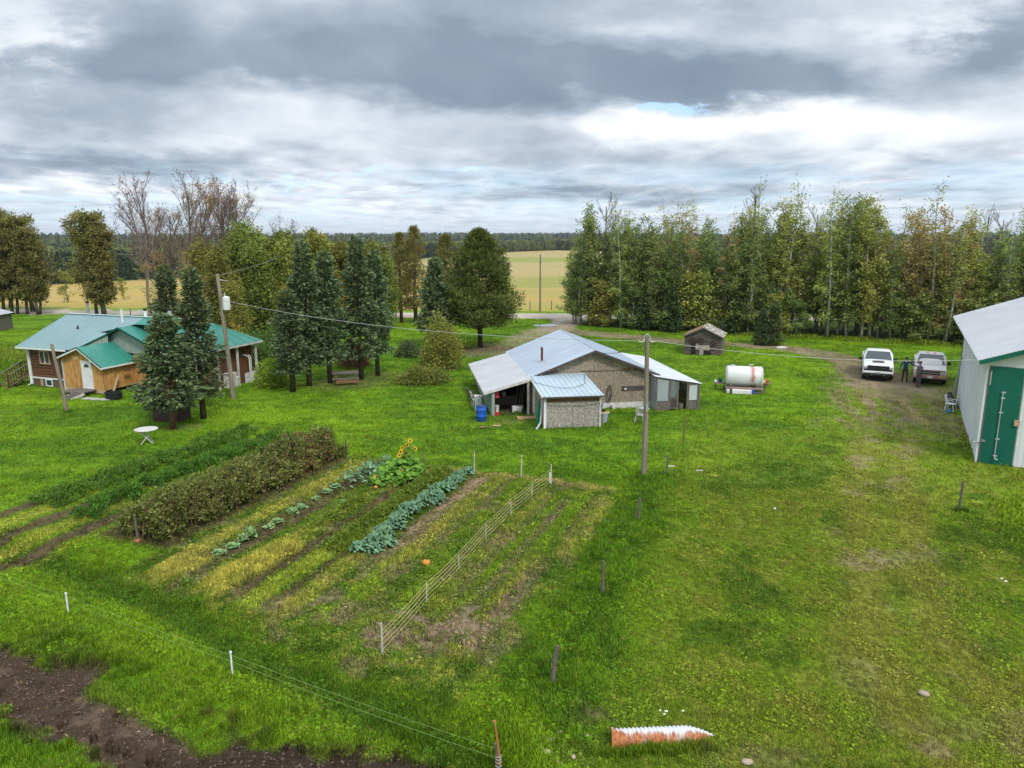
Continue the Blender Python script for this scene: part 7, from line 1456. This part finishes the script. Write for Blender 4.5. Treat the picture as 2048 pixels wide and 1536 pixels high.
def clutter():
    # round garden table
    x, y = at(295, 886); t = thing('round_table', 'round white plastic garden table on crossed legs in the open lawn', 'table', (x, y, gz(x, y)), .35); mb = MB(); mb.lathe([(.50, .68), (.54, .70), (.54, .725), (.52, .735)], n=36, sy=.92); mb.build('tabletop', [M['white_dirty']], t)
    for a in (-1, 1):
        for s in (-1, 1): mb = MB(); mb.bar((a*.28, s*.16, .69), (-a*.26, s*.18, 0), .07, .035); mb.build('leg', [M['white_dirty']], t)
    # blue barrel and things by the workshop
    x, y = at(963, 842); t = thing('barrel', 'bright blue plastic barrel at the corner of the open lean-to', 'barrel', (x, y, gz(x, y))); mb = MB(); mb.lathe([(.24, 0), (.275, .03), (.28, .28), (.295, .30), (.28, .32), (.28, .60), (.295, .62), (.28, .64), (.275, .82), (.24, .87), (.22, .87), (.22, .85)], n=28); mb.build('shell', [M['blue_plastic']], t, smooth=True); mb = MB(); mb.lathe([(.285, 0), (.29, .02), (.285, .04)], (0, 0, .83), 28); mb.build('lid_ring', [M['blue_dark']], t)
    x, y = at(957, 822); t = thing('wash_tub', 'pale grey tub standing on end behind the blue barrel', 'tub', (x, y, gz(x, y))); boxo('tub', (0, 0, .45), (.42, .35, .9), M['galv'], t, bev=.03); boxo('lid', (0, 0, .92), (.46, .38, .04), M['white_dirty'], t)
    chair('white plastic chair by the left wall of the lean-to', (-2.15, 42.3, 0), 1.8, M['white_dirty'], 'plastic chairs by the lean-to'); chair('second plastic chair further along the left wall of the lean-to', (-2.45, 43.5, 0), 2.0, M['wood_old'], 'plastic chairs by the lean-to')
    SF = lambda u, v: (1.2+u*math.cos(SA)-v*math.sin(SA), 41.1+u*math.sin(SA)+v*math.cos(SA))
    # inside the lean-to
    def at_s(u, v, z=0.02): a, b = SF(u, v); return (a, b, z)
    t = thing('wooden_pallet', 'tan slatted pallet lying before the lean-to opening', 'pallet', (*SF(-.55, -1.75), .03), SA)
    for k in range(8): boxo('slat', (-.55+.15*k, 0, .05), (.13, .62, .03), M['plank'], t)
    for v in (-.25, .25): boxo('bearer', (0, v, .015), (1.2, .07, .05), M['plank'], t)
    t = thing('scrap_board', 'broken piece of brown board lying left of the pallet', 'board', (*at(968, 856), .03), .2); boxo('plank', (0, 0, .02), (.45, .22, .03), M['trim_rust'], t)
    t = thing('scrap_board', 'pale piece of board in the grass just before the lean-to', 'board', (*at(994, 853), .03), -.1); boxo('plank', (0, 0, .02), (.42, .2, .03), M['plank'], t)
    t = thing('fuel_can', 'red fuel can with white cap inside the lean-to opening', 'fuel can', at_s(-2.2, -.9)); boxo('can', (0, 0, .12), (.26, .18, .24), M['red'], t, bev=.02); boxo('cap', (.0, 0, .27), (.08, .08, .06), M['white'], t); 
    bucket('bucket', 'white lid bucket beside the red fuel can', at_s(-2.15, -.45), .13, .5, M['white_dirty'], handle=False); bucket('bucket', 'grey bucket on the dark back shelf of the lean-to', at_s(-1.45, 1.8, .55), .14, .24, M['white_dirty'], handle=False)
    boxo('workbench', (*SF(-1.4, 1.9), .28), (1.3, .5, .56), M['wood_old'], None, rz=SA); tag(bpy.data.objects['workbench'], 'dark wooden workbench deep inside the lean-to', 'workbench')
    t = thing('crate', 'slatted white crate on the floor at the right of the lean-to', 'crate', at_s(-.95, -.1), SA)
    for z in (.06, .17, .28): boxo('slat', (0, -.18, z), (.55, .02, .07), M['white'], t); boxo('slat', (0, .18, z), (.55, .02, .07), M['white'], t)
    for u in (-.26, .26): boxo('side', (u, 0, .17), (.02, .36, .33), M['white'], t)
    for k, (u, l, mm) in enumerate([(-.95, 'rake leaning against the right side inside the lean-to', 'steel'), (-.75, 'spade leaning against the right side inside the lean-to', 'wood_pale'), (-.6, 'broom leaning against the right side inside the lean-to', 'white_dirty')]):
        t = thing(('rake', 'spade', 'broom')[k], l, ('rake', 'spade', 'broom')[k], at_s(u, .4), SA); mb = MB(); mb.tube([(0, 0, .25), (.22, .3, 1.5)], .016, 6); mb.build('handle', [M['wood_pale']], t); boxo('head', (-.02, -.02, .16), (.26, .03, .2), M[mm], t)
    t = thing('hanging_cloth', 'red cloth hanging in the upper left of the lean-to opening', 'cloth', at_s(-2.2, -.7, 1.05), SA); mb = MB(); mb.add([(-.12, 0, .28), (.14, 0, .34), (.16, .03, 0), (.0, -.04, -.04), (-.14, .03, .02)], [(0, 1, 2, 3, 4)]); o = mb.build('cloth', [mat('cloth_red', (.5, .06, .07), .9)], t); o.modifiers.new('t', 'SOLIDIFY').thickness = .01
    # green bundle and gutter at the shed side
    t = thing('tarpaulin_roll', 'rolled bright green tarpaulin leaning on the side of the front shed', 'tarpaulin', at_s(-.28, -3.3), SA); mb = MB(); mb.tube([(0, 0, 0), (.03, .1, .6), (.08, .3, 1.35)], [.10, .11, .05], 9); mb.build('roll', [mat('tarp_green', (.01, .22, .10), .5)], t)
    t = thing('gutter_pipe', 'pale bent gutter pipe lying at the front shed corner', 'pipe', at_s(-.30, -4.0), SA); mb = MB(); mb.tube([(-.28, -.35, .05), (0, 0, .3), (.15, .2, 1.5)], .05, 8); mb.build('pipe', [M['galv']], t)
    # by the front wall
    x, y = at(1207, 845); t = thing('planter_tub', 'grey tub with a plank lid right of the front shed', 'tub', (x, y, gz(x, y))); mb = MB(); mb.lathe([(.18, 0), (.25, .5), (.28, .5), (.28, .54), (.24, .54)], n=20); mb.build('tub', [mat('tub_grey', (.33, .38, .42), .6)], t); boxo('plank_lid', (0, 0, .57), (.62, .3, .04), M['plank'], t); mb = MB(); mb.lathe([(.02, 0), (.11, .04), (.11, .10), (.02, .14)], (0, .04, .60), 12); mb.build('pot', [M['black']], t)
    x, y = SF(3.95, -.35); bucket('bucket', 'blue bucket lying against the white foundation', (x, y, .02), .16, .34, M['blue_plastic']); x, y = SF(4.75, -.35); bucket('bucket', 'white bucket against the foundation below the hanging black coil', (x, y, .02), .14, .28, M['white'])
    t = thing('hose_coil', 'black coil hung on the chipboard wall', 'hose', at_s(4.55, -.10, .95), SA); mb = MB()
    for k in range(5): r = .30+.012*k; mb.tube([(.30*r*math.cos(a)*1.1, -.03-.012*k, r*1.35*math.sin(a)) for a in [2*math.pi*j/22 for j in range(23)]], .022, 6)
    mb.build('coil', [M['rubber']], t); mb = MB(); mb.box((0, 0, .42), (.03, .1, .03)); mb.build('hook', [M['steel']], t)
    x, y = at(1281, 845); chair('white chair with open frame in the grass behind the power pole', (x, y, 0), 2.6, M['white_dirty']); x, y = at(1296, 838); t = thing('bath_tub', 'pale round basin on a stand just behind the power pole', 'basin', (x-.15, y+.3, 0)); mb = MB(); mb.lathe([(.12, .35), (.22, .42), (.25, .55), (.27, .55), (.23, .53)], n=18); mb.build('basin', [M['galv']], t); mb = MB()
    for a in (0, 2.1, 4.2): mb.bar((.15*math.cos(a), .15*math.sin(a), .4), (.22*math.cos(a), .22*math.sin(a), 0), .03, .03)
    mb.build('stand', [M['white_dirty']], t)
    # stock tank and slabs by the porch
    x, y = at(228, 798); t = thing('stock_tank', 'round black rubber stock tank by the porch steps', 'stock tank', (x, y, 0)); mb = MB(); mb.lathe([(.42, 0), (.47, .05), (.49, .38), (.53, .40), (.53, .44), (.47, .44), (.44, .10), (.02, .08)], n=30, sy=.9); mb.build('tank', [M['black']], t)
    for k, (px, py) in enumerate([(150, 795), (178, 797), (197, 799), (211, 800)]): x, y = at(px, py); t = boxo('paving_slab', (0, 0, .03), (.75, .45, .05), M['concrete']); t.location = (x, y, gz(x, y)); t.rotation_euler = (0, 0, -.2); tag(t, 'flat pale paving slab in the grass before the porch', 'paving slab', 'paving slabs by the porch')
    # planter box under the spruce
    x, y = at(345, 838); t = thing('raised_planter', 'dark wooden planter box behind the red-trunked spruce', 'planter', (x, y, gz(x, y)), -.12)
    for s in (-1, 1):
        for k in range(4): boxo('board', (0, s*.62, .10+.19*k), (1.45, .04, .18), M['deck_dark'], t); boxo('board', (s*.72, 0, .10+.19*k), (.04, 1.2, .18), M['deck_dark'], t)
    boxo('soil', (0, 0, .62), (1.36, 1.16, .06), M['trim_dark'], t); 
    for k in range(14): mb = MB(); a = random.uniform(0, 6.28); mb.leaf((random.uniform(-.5, .5), random.uniform(-.4, .4), .66), (math.cos(a), math.sin(a), .8), (-math.sin(a), math.cos(a), 0), .28, .14, 0, .9); mb.build('leaf', [LM['kale']], t)
    # picnic table
    x, y = at(688, 770); t = thing('picnic_table', 'weathered picnic table with a reddish side beneath the spruces', 'picnic table', (x, y+.5, gz(x, y)), .25)
    for k in range(5): boxo('tabletop_board', (0, -.34+.17*k, .74), (1.8, .155, .04), M['wood_old'], t)
    for s in (-1, 1):
        for k in range(2): boxo('bench_board', (0, s*(.68+.15*k), .44), (1.8, .135, .04), M['wood_old'], t)
        boxo('cross_beam', (s*.6, 0, .40), (.05, 1.6, .10), M['deck_red'], t)
        for v in (-1, 1): mb = MB(); mb.bar((s*.62, v*.28, .72), (s*.62, v*.62, 0), .05, .10); mb.build('leg', [M['trim_rust']], t)
    boxo('side_board', (.1, -.84, .25), (1.5, .03, .22), M['trim_rust'], t)
    # garden arch and picket fence
    x, y = at(487, 764); t = thing('garden_arch', 'white slatted garden arch right of the farmhouse', 'garden arch', (x, y, 0), .15)
    for s in (-1, 1):
        for v in (-.25, .25): boxo('upright', (s*.55, v, .85), (.06, .05, 1.7), M['white'], t)
        for k in range(7): boxo('slat', (s*.55, 0, .25+.23*k), (.04, .48, .07), M['white'], t)
    for v in (-.25, .25): mb = MB(); mb.tube([(-.55*math.cos(a), v, 1.68+.28*math.sin(a)) for a in [math.pi*k/12 for k in range(13)]], .03, 6); mb.build('hoop', [M['white']], t)
    for k in range(1, 6): a = math.pi*k/6; boxo('top_slat', (-.55*math.cos(a), 0, 1.70+.28*math.sin(a)), (.06, .52, .03), M['white'], t)
    a0 = Vector((*at(492, 766), 0)); a1 = Vector((*at(522, 757), 0)); t = thing('picket_fence', 'short white picket fence between the arch and the round shrub', 'fence', tuple(a0), math.atan2((a1-a0).y, (a1-a0).x)); Lf = (a1-a0).length
    for k in range(int(Lf/.13)): boxo('picket', (k*.13, 0, .35), (.07, .03, .70), M['white'], t)
    for z in (.18, .52): boxo('rail', (Lf/2, .03, z), (Lf, .03, .06), M['white'], t)
    x, y = at(471, 772); t = thing('storage_box', 'white box standing left of the garden arch', 'box', (x, y, 0)); boxo('box', (0, 0, .3), (.5, .5, .6), M['white_dirty'], t, bev=.02); boxo('lid', (0, 0, .62), (.54, .54, .04), M['white'], t)
    x, y = at(455, 778); t = thing('washing_machine', 'white appliance half hidden behind the spruce left of the arch', 'appliance', (x, y+.6, 0)); boxo('cabinet', (0, 0, .5), (.7, .65, 1.0), M['white_dirty'], t, bev=.02); boxo('panel', (0, -.33, .9), (.66, .02, .12), M['steel'], t)
    # fuel tank on its stand
    x, y = at(1489, 784); t = thing('fuel_tank', 'big white cylindrical tank streaked with rust lying on a timber stand', 'fuel tank', (x, y+.3, 0), R(-14)); mb = MB(); n = 30
    pts = [(-1.16, .02), (-1.15, .58), (-1.10, .66), (-1.05, .68), (1.05, .68), (1.10, .66), (1.15, .58), (1.16, .02)]; vs = []
    for (u, r) in pts:
        for k in range(n): a = 2*math.pi*k/n; vs.append((u, r*math.cos(a), .98+r*math.sin(a)))
    mb.add(vs, [(i*n+k, i*n+(k+1) % n, (i+1)*n+(k+1) % n, (i+1)*n+k) for i in range(len(pts)-1) for k in range(n)]+[tuple(range(n-1, -1, -1)), tuple((len(pts)-1)*n+k for k in range(n))]); 
    mm = bpy.data.materials.new('tank_paint'); mm.use_nodes = True; nt = mm.node_tree; nb = NB(nt); p = nt.nodes['Principled BSDF']; tc = nb.n('ShaderNodeTexCoord'); X, Y, Z = nb.sep(tc.outputs['Object'])
    nsa = nb.noise(nb.vm('MULTIPLY', tc.outputs['Object'], (6, 6, .8)), 1.6, 5, .6); dx = nb.m('ABSOLUTE', nb.m('SUBTRACT', X, .50)); k = nb.m('SUBTRACT', nb.m('ADD', nb.m('MULTIPLY', nsa, 1.35), nb.m('MULTIPLY', Z, .10)), nb.m('MULTIPLY', dx, 1.45)); f = nb.m('MULTIPLY', nb.ramp(k, [(.52, 0.0), (.78, 1.0)]), .85)
    n2 = nb.ramp(nb.noise(tc.outputs['Object'], 5, 5, .7), [(.58, 0.0), (.66, 1.0)]); f = nb.m('MAXIMUM', f, nb.m('MULTIPLY', n2, nb.ramp(nb.m('ADD', nb.m('MULTIPLY', X, .4), nb.m('MULTIPLY', Z, .4)), [(.55, 0.0), (.75, 1.0)])))
    c = nb.mix(f, (.62, .64, .64), (.40, .11, .05)); nt.links.new(c, p.inputs['Base Color']); p.inputs['Roughness'].default_value = .5; o = mb.build('tank', [mm], t, smooth=False); o.data.polygons.foreach_set('use_smooth', [True]*len(o.data.polygons)); o.data.update()
    for u in (-1.05, 1.05): mb = MB(); mb.tube([(u, .69*math.cos(a), .98+.69*math.sin(a)) for a in [2*math.pi*k/30 for k in range(31)]], .022, 5, cap=False); mb.build('weld_ring', [M['white_dirty']], t)
    for u in (-.8, .8): boxo('bearer', (u, 0, .22), (.16, 1.3, .14), M['wood_old'], t); boxo('chock', (u, -.52, .42), (.16, .16, .26), M['wood_old'], t); boxo('chock', (u, .52, .42), (.16, .16, .26), M['wood_old'], t)
    boxo('skid', (0, -.6, .08), (2.4, .16, .16), M['wood_old'], t); boxo('skid', (0, .6, .08), (2.4, .16, .16), M['wood_old'], t); boxo('front_beam', (0, -.72, .33), (2.35, .10, .12), mat('beam_pink', (.36, .25, .22), .9, (.24, .16, .14), 4), t)
    mb = MB(); mb.lathe([(.14, 0), (.14, .06), (.05, .08)], (-.75, 0, 1.65), 14); mb.tube([(.3, 0, 1.64), (.3, 0, 1.75), (.55, 0, 1.78)], .03, 6); mb.build('filler_cap', [M['white_dirty']], t)
    ca, sa = math.cos(R(-14)), math.sin(R(-14)); TF = lambda u, v: (x+u*ca-v*sa, y+.3+u*sa+v*ca)
    t = thing('white_box', 'long white box under the front of the fuel tank', 'box', (*TF(-.15, -.95), 0), R(-14)); boxo('box', (0, 0, .14), (1.2, .30, .26), M['white'], t, bev=.02); boxo('end_box', (-.85, 0, .14), (.22, .26, .24), M['white_dirty'], t, bev=.02); boxo('blue_end', (.68, 0, .16), (.14, .28, .20), M['blue_plastic'], t)
    t = thing('side_shelf', 'plank shelf with dark bins sticking out left of the fuel tank', 'shelf', (*TF(-1.5, -.2), 0), R(-14)); boxo('plank', (0, 0, .52), (.75, .5, .05), M['wood_old'], t); boxo('leg', (-.25, .1, .25), (.07, .07, .5), M['wood_old'], t); boxo('leg', (.25, .1, .25), (.07, .07, .5), M['wood_old'], t)
    t = thing('oil_jug', 'white jug on the left end of the tank shelf', 'jug', (*TF(-1.78, -.2), .545), R(-14)); boxo('jug', (0, 0, .08), (.16, .14, .16), M['white'], t, bev=.03)
    bucket('bucket', 'dark blue bucket on the shelf left of the fuel tank', (*TF(-1.48, -.15), .545), .13, .22, M['blue_dark'])
    t = thing('pump', 'rusty fuel pump mounted right of the fuel tank', 'pump', (*TF(1.42, -.1), .55), R(-14)); boxo('housing', (0, 0, .16), (.26, .26, .32), M['rust'], t, bev=.03); boxo('bracket', (-.15, 0, -.05), (.5, .3, .05), M['wood_old'], t); mb = MB(); mb.tube([(.1, 0, .1), (.3, -.05, .12), (.38, -.05, 0)], .025, 6); mb.build('spout', [M['steel']], t); boxo('gauge', (-.16, -.12, .2), (.12, .05, .16), M['white'], t); boxo('leg', (-.1, 0, -.3), (.08, .08, .5), M['wood_old'], t)
    # tyres and scrap at the barn wall
    BF = lambda u, v: (BARN[0]+u*math.cos(BA)-v*math.sin(BA), BARN[1]+u*math.sin(BA)+v*math.cos(BA))
    for i, (v, z, l) in enumerate([(12.6, .38, 'old tractor tyre leaning against the barn wall beside the red and white truck'), (11.7, .34, 'smaller tyre leaning behind the white chair at the barn wall')]):
        t = thing('tyre', l, 'tyre', (*BF(-.42, v), z), BA, 'tyres at the barn wall'); mb = MB(); mb.lathe([(.26, -.11), (.40, -.12), (.45, -.07), (.45, .07), (.40, .12), (.26, .11)], n=24); o = mb.build('tread', [M['rubber']], t); o.rotation_euler = (0, R(62), 0); mb = MB(); mb.lathe([(.20, -.08), (.265, -.09), (.265, .09), (.20, .08)], n=18); o = mb.build('rim', [M['steel']], t); o.rotation_euler = (0, R(62), 0)
    t = thing('leaning_ladder', 'tall thin metal ladder leaning flat against the barn wall', 'ladder', (*BF(-.22, 12.9), 0), BA)
    for v in (-.18, .18): mb = MB(); mb.bar((-.25, v, 0), (.10, v, 2.9), .05, .03); mb.build('rail', [M['steel']], t)
    for k in range(9): f = (k+.7)/9.5; mb = MB(); mb.bar((-.25+.35*f, -.18, 2.9*f), (-.25+.35*f, .18, 2.9*f), .025, .025); mb.build('rung', [M['steel']], t)
    t = chair('white slatted chair frame propped against the barn wall', (*BF(-.55, 10.8), 0), BA+1.2, M['white']); 
    t = thing('blue_rag', 'small blue bag at the foot of the propped chair', 'bag', (*BF(-.65, 10.2), 0)); mb = MB(); mb.lathe([(.12, 0), (.16, .08), (.10, .18), (.02, .22)], n=9); mb.build('bag', [mat('bag_blue', (.02, .20, .32), .7)], t)
    # pebbles, puffballs, bits in the grass
    r = random.Random(3); sn = {}
    def stone(px, py, sz, lb, m='stone', grp='stones in the near grass'):
        x, y = at(px, py); mb = MB(); n = 8; prof = [(.05, 0), (.85, .12), (1, .4), (.7, .75), (.1, .9)]; vs = []
        for (q, z) in prof:
            for k in range(n): a = 2*math.pi*k/n; j = r.uniform(.8, 1.15); vs.append((q*j*sz*math.cos(a), q*j*sz*.75*math.sin(a), z*sz*.8*r.uniform(.9, 1.1)))
        mb.add(vs, [(i*n+k, i*n+(k+1) % n, (i+1)*n+(k+1) % n, (i+1)*n+k) for i in range(4) for k in range(n)]+[tuple(range(n-1, -1, -1)), tuple(4*n+k for k in range(n))]); o = mb.build('stone' if m == 'stone' else 'puffball', [M[m]], smooth=True); o.location = (x, y, gz(x, y)+.01); o.rotation_euler = (0, 0, r.uniform(0, 6.28)); sn[m] = sn.get(m, 0)+1; tag(o, lb.replace('NTH', nth(sn[m])), 'stone' if m == 'stone' else 'puffball', grp)
    for px, py, s in sorted([(1120, 1466, .07), (1100, 1480, .07), (1160, 1465, .06), (1175, 1473, .06), (1094, 1506, .10), (1147, 1514, .07), (1115, 1522, .06), (1123, 1527, .05), (1848, 1391, .13), (1494, 1528, .12)]): stone(px, py, s, 'pale stone in the near grass by the culvert pipe, NTH from the left')
    for px, py, s in sorted([(1243, 1135, .045), (1248, 1146, .04), (1226, 1189, .05), (1230, 1194, .05), (1208, 1167, .04), (1187, 1201, .035), (1205, 1206, .04), (1177, 1225, .035), (1184, 1227, .035), (1202, 1227, .04), (1332, 1426, .05), (1328, 1432, .045), (1366, 1424, .035), (1320, 1424, .03), (1549, 1019, .06), (2003, 1156, .05), (2012, 1162, .05)]): stone(px, py, s, 'small white puffball in the grass, NTH from the left', 'puff', 'white puffballs in the grass')
    for px, py, l in ((1343, 934, 'short white scrap stick lying right of the thin fence post'), (1399, 942, 'tiny white scrap in the lawn')):
        x, y = at(px, py); o = boxo('scrap_stick', (0, 0, .03), (.28, .04, .03), M['white']); o.location = (x, y, gz(x, y)); o.rotation_euler = (0, 0, -.1); tag(o, l, 'scrap')
    x, y = at(1563, 697); t = thing('white_stone', 'flat white stone beside the driveway bend', 'stone', (x, y, 0)); mb = MB(); mb.lathe([(.5, 0), (.55, .1), (.3, .18), (.05, .2)], n=12, sy=.5); mb.build('stone', [M['white_dirty']], t)
    x, y = at(1090, 652); 
    t = thing('puddle', 'pale puddle in the ruts where the driveway leaves the road', 'puddle', (x, y, gz(x, y)+.04)); mb = MB(); mb.lathe([(1.4, 0), (1.3, .01)], n=18, sy=.8); mb.build('water', [mat('puddle_water', (.25, .27, .28), .05, spec=.8)], t)
    x, y = at(277, 1084); t = thing('broken_pot', 'small reddish clay pot lying at the near post of the hedge', 'pot', (x+.05, y-.15, gz(x, y))); mb = MB(); mb.lathe([(.05, 0), (.09, .06), (.10, .12)], n=12); mb.build('pot', [mat('clay', (.42, .16, .09), .8)], t)
    # clods and straw scraps on the bare bank
    rs = np.random.default_rng(5); n = 2600; f = rs.random(n); bx = np.interp(f, np.linspace(0, 1, len(BANK)), [p[0] for p in BANK])+rs.normal(0, .75, n); by = np.interp(f, np.linspace(0, 1, len(BANK)), [p[1] for p in BANK])+rs.normal(0, .75, n); c_, g_, t_, s_ = cover(bx, by); kp = g_ < .5; bx, by = bx[kp], by[kp]; n = len(bx); sz = rs.uniform(.012, .045, n)**1.0
    base = np.array([(1, 0, 0), (0, 1, 0), (-1, 0, 0), (0, -1, 0), (0, 0, .8), (0, 0, -.5)], float); fs = np.array([(0, 1, 4), (1, 2, 4), (2, 3, 4), (3, 0, 4), (1, 0, 5), (2, 1, 5), (3, 2, 5), (0, 3, 5)])
    Vv = base[None]*sz[:, None, None]*rs.uniform(.6, 1.4, (n, 6, 1)); Vv[:, :, 0] += bx[:, None]; Vv[:, :, 1] += by[:, None]; Vv[:, :, 2] += hgt(bx, by)[:, None]+.01
    F = (fs[None]+np.arange(n)[:, None, None]*6).reshape(-1, 3); me = mk_mesh('earth_clods', Vv.reshape(-1, 3), F, [mat('clod', (.085, .058, .040), .95, (.13, .095, .07), 3)]); o = link('earth_clods', me); o['kind'] = 'stuff'
    n = 110; D = rs.normal(0, 1, (n, 3)); D[:, 2] *= .2; i = rs.integers(0, len(bx), n); me = leaves_mesh('straw_scraps', np.stack([bx[i], by[i], hgt(bx[i], by[i])+.03], -1), D, rs.uniform(.05, .16, n), rs.uniform(.008, .035, n), rs.random(n), [leafmat('straw_scrap', (.30, .21, .12), (.52, .40, .25), transl=0)], rs); o = link('straw_scraps', me); o['kind'] = 'stuff'
M['stone'] = mat('stone', (.40, .33, .25), .9, (.28, .23, .17), 6); M['puff'] = mat('puffball', (.80, .78, .72), .8)
M['deck_dark'] = mat('deck_dark', (.065, .04, .032), .85, (.09, .06, .05), 5, rnd=.2); M['blue_dark'] = mat('blue_dark', (.02, .05, .16), .5)

def haze():
    mb = MB(); mb.box((0, 0, 14), (28400, 28400, 60)); o = mb.build('haze', []); o['kind'] = 'stuff'
    m = bpy.data.materials.new('haze'); m.use_nodes = True; nt = m.node_tree; nt.nodes.remove(nt.nodes['Principled BSDF']); v = nt.nodes.new('ShaderNodeVolumePrincipled'); v.inputs['Color'].default_value = (.78, .86, .95, 1); v.inputs['Density'].default_value = HAZE; v.inputs['Anisotropy'].default_value = .2
    nt.links.new(v.outputs[0], nt.nodes['Material Output'].inputs['Volume']); o.data.materials.append(m)
HAZE = 7e-5
house(); workshop(); barn(); log_shed(); far_sheds()
trees(); garden(); poles(); posts()
pickup('pickup_truck', 'white modern pickup with a black grille and dark hood stripe, left of the two trucks', (*at(1754, 763), .0), R(-25), (.72, .74, .77))
pickup('pickup_truck', 'older white pickup with a faded red front end and red roof marks, by the barn', (*at(1858, 771), .0), R(-28.5), (.68, .66, .65), stripes=True, old=True)
people(); culvert(); clutter()
grass()
haze()
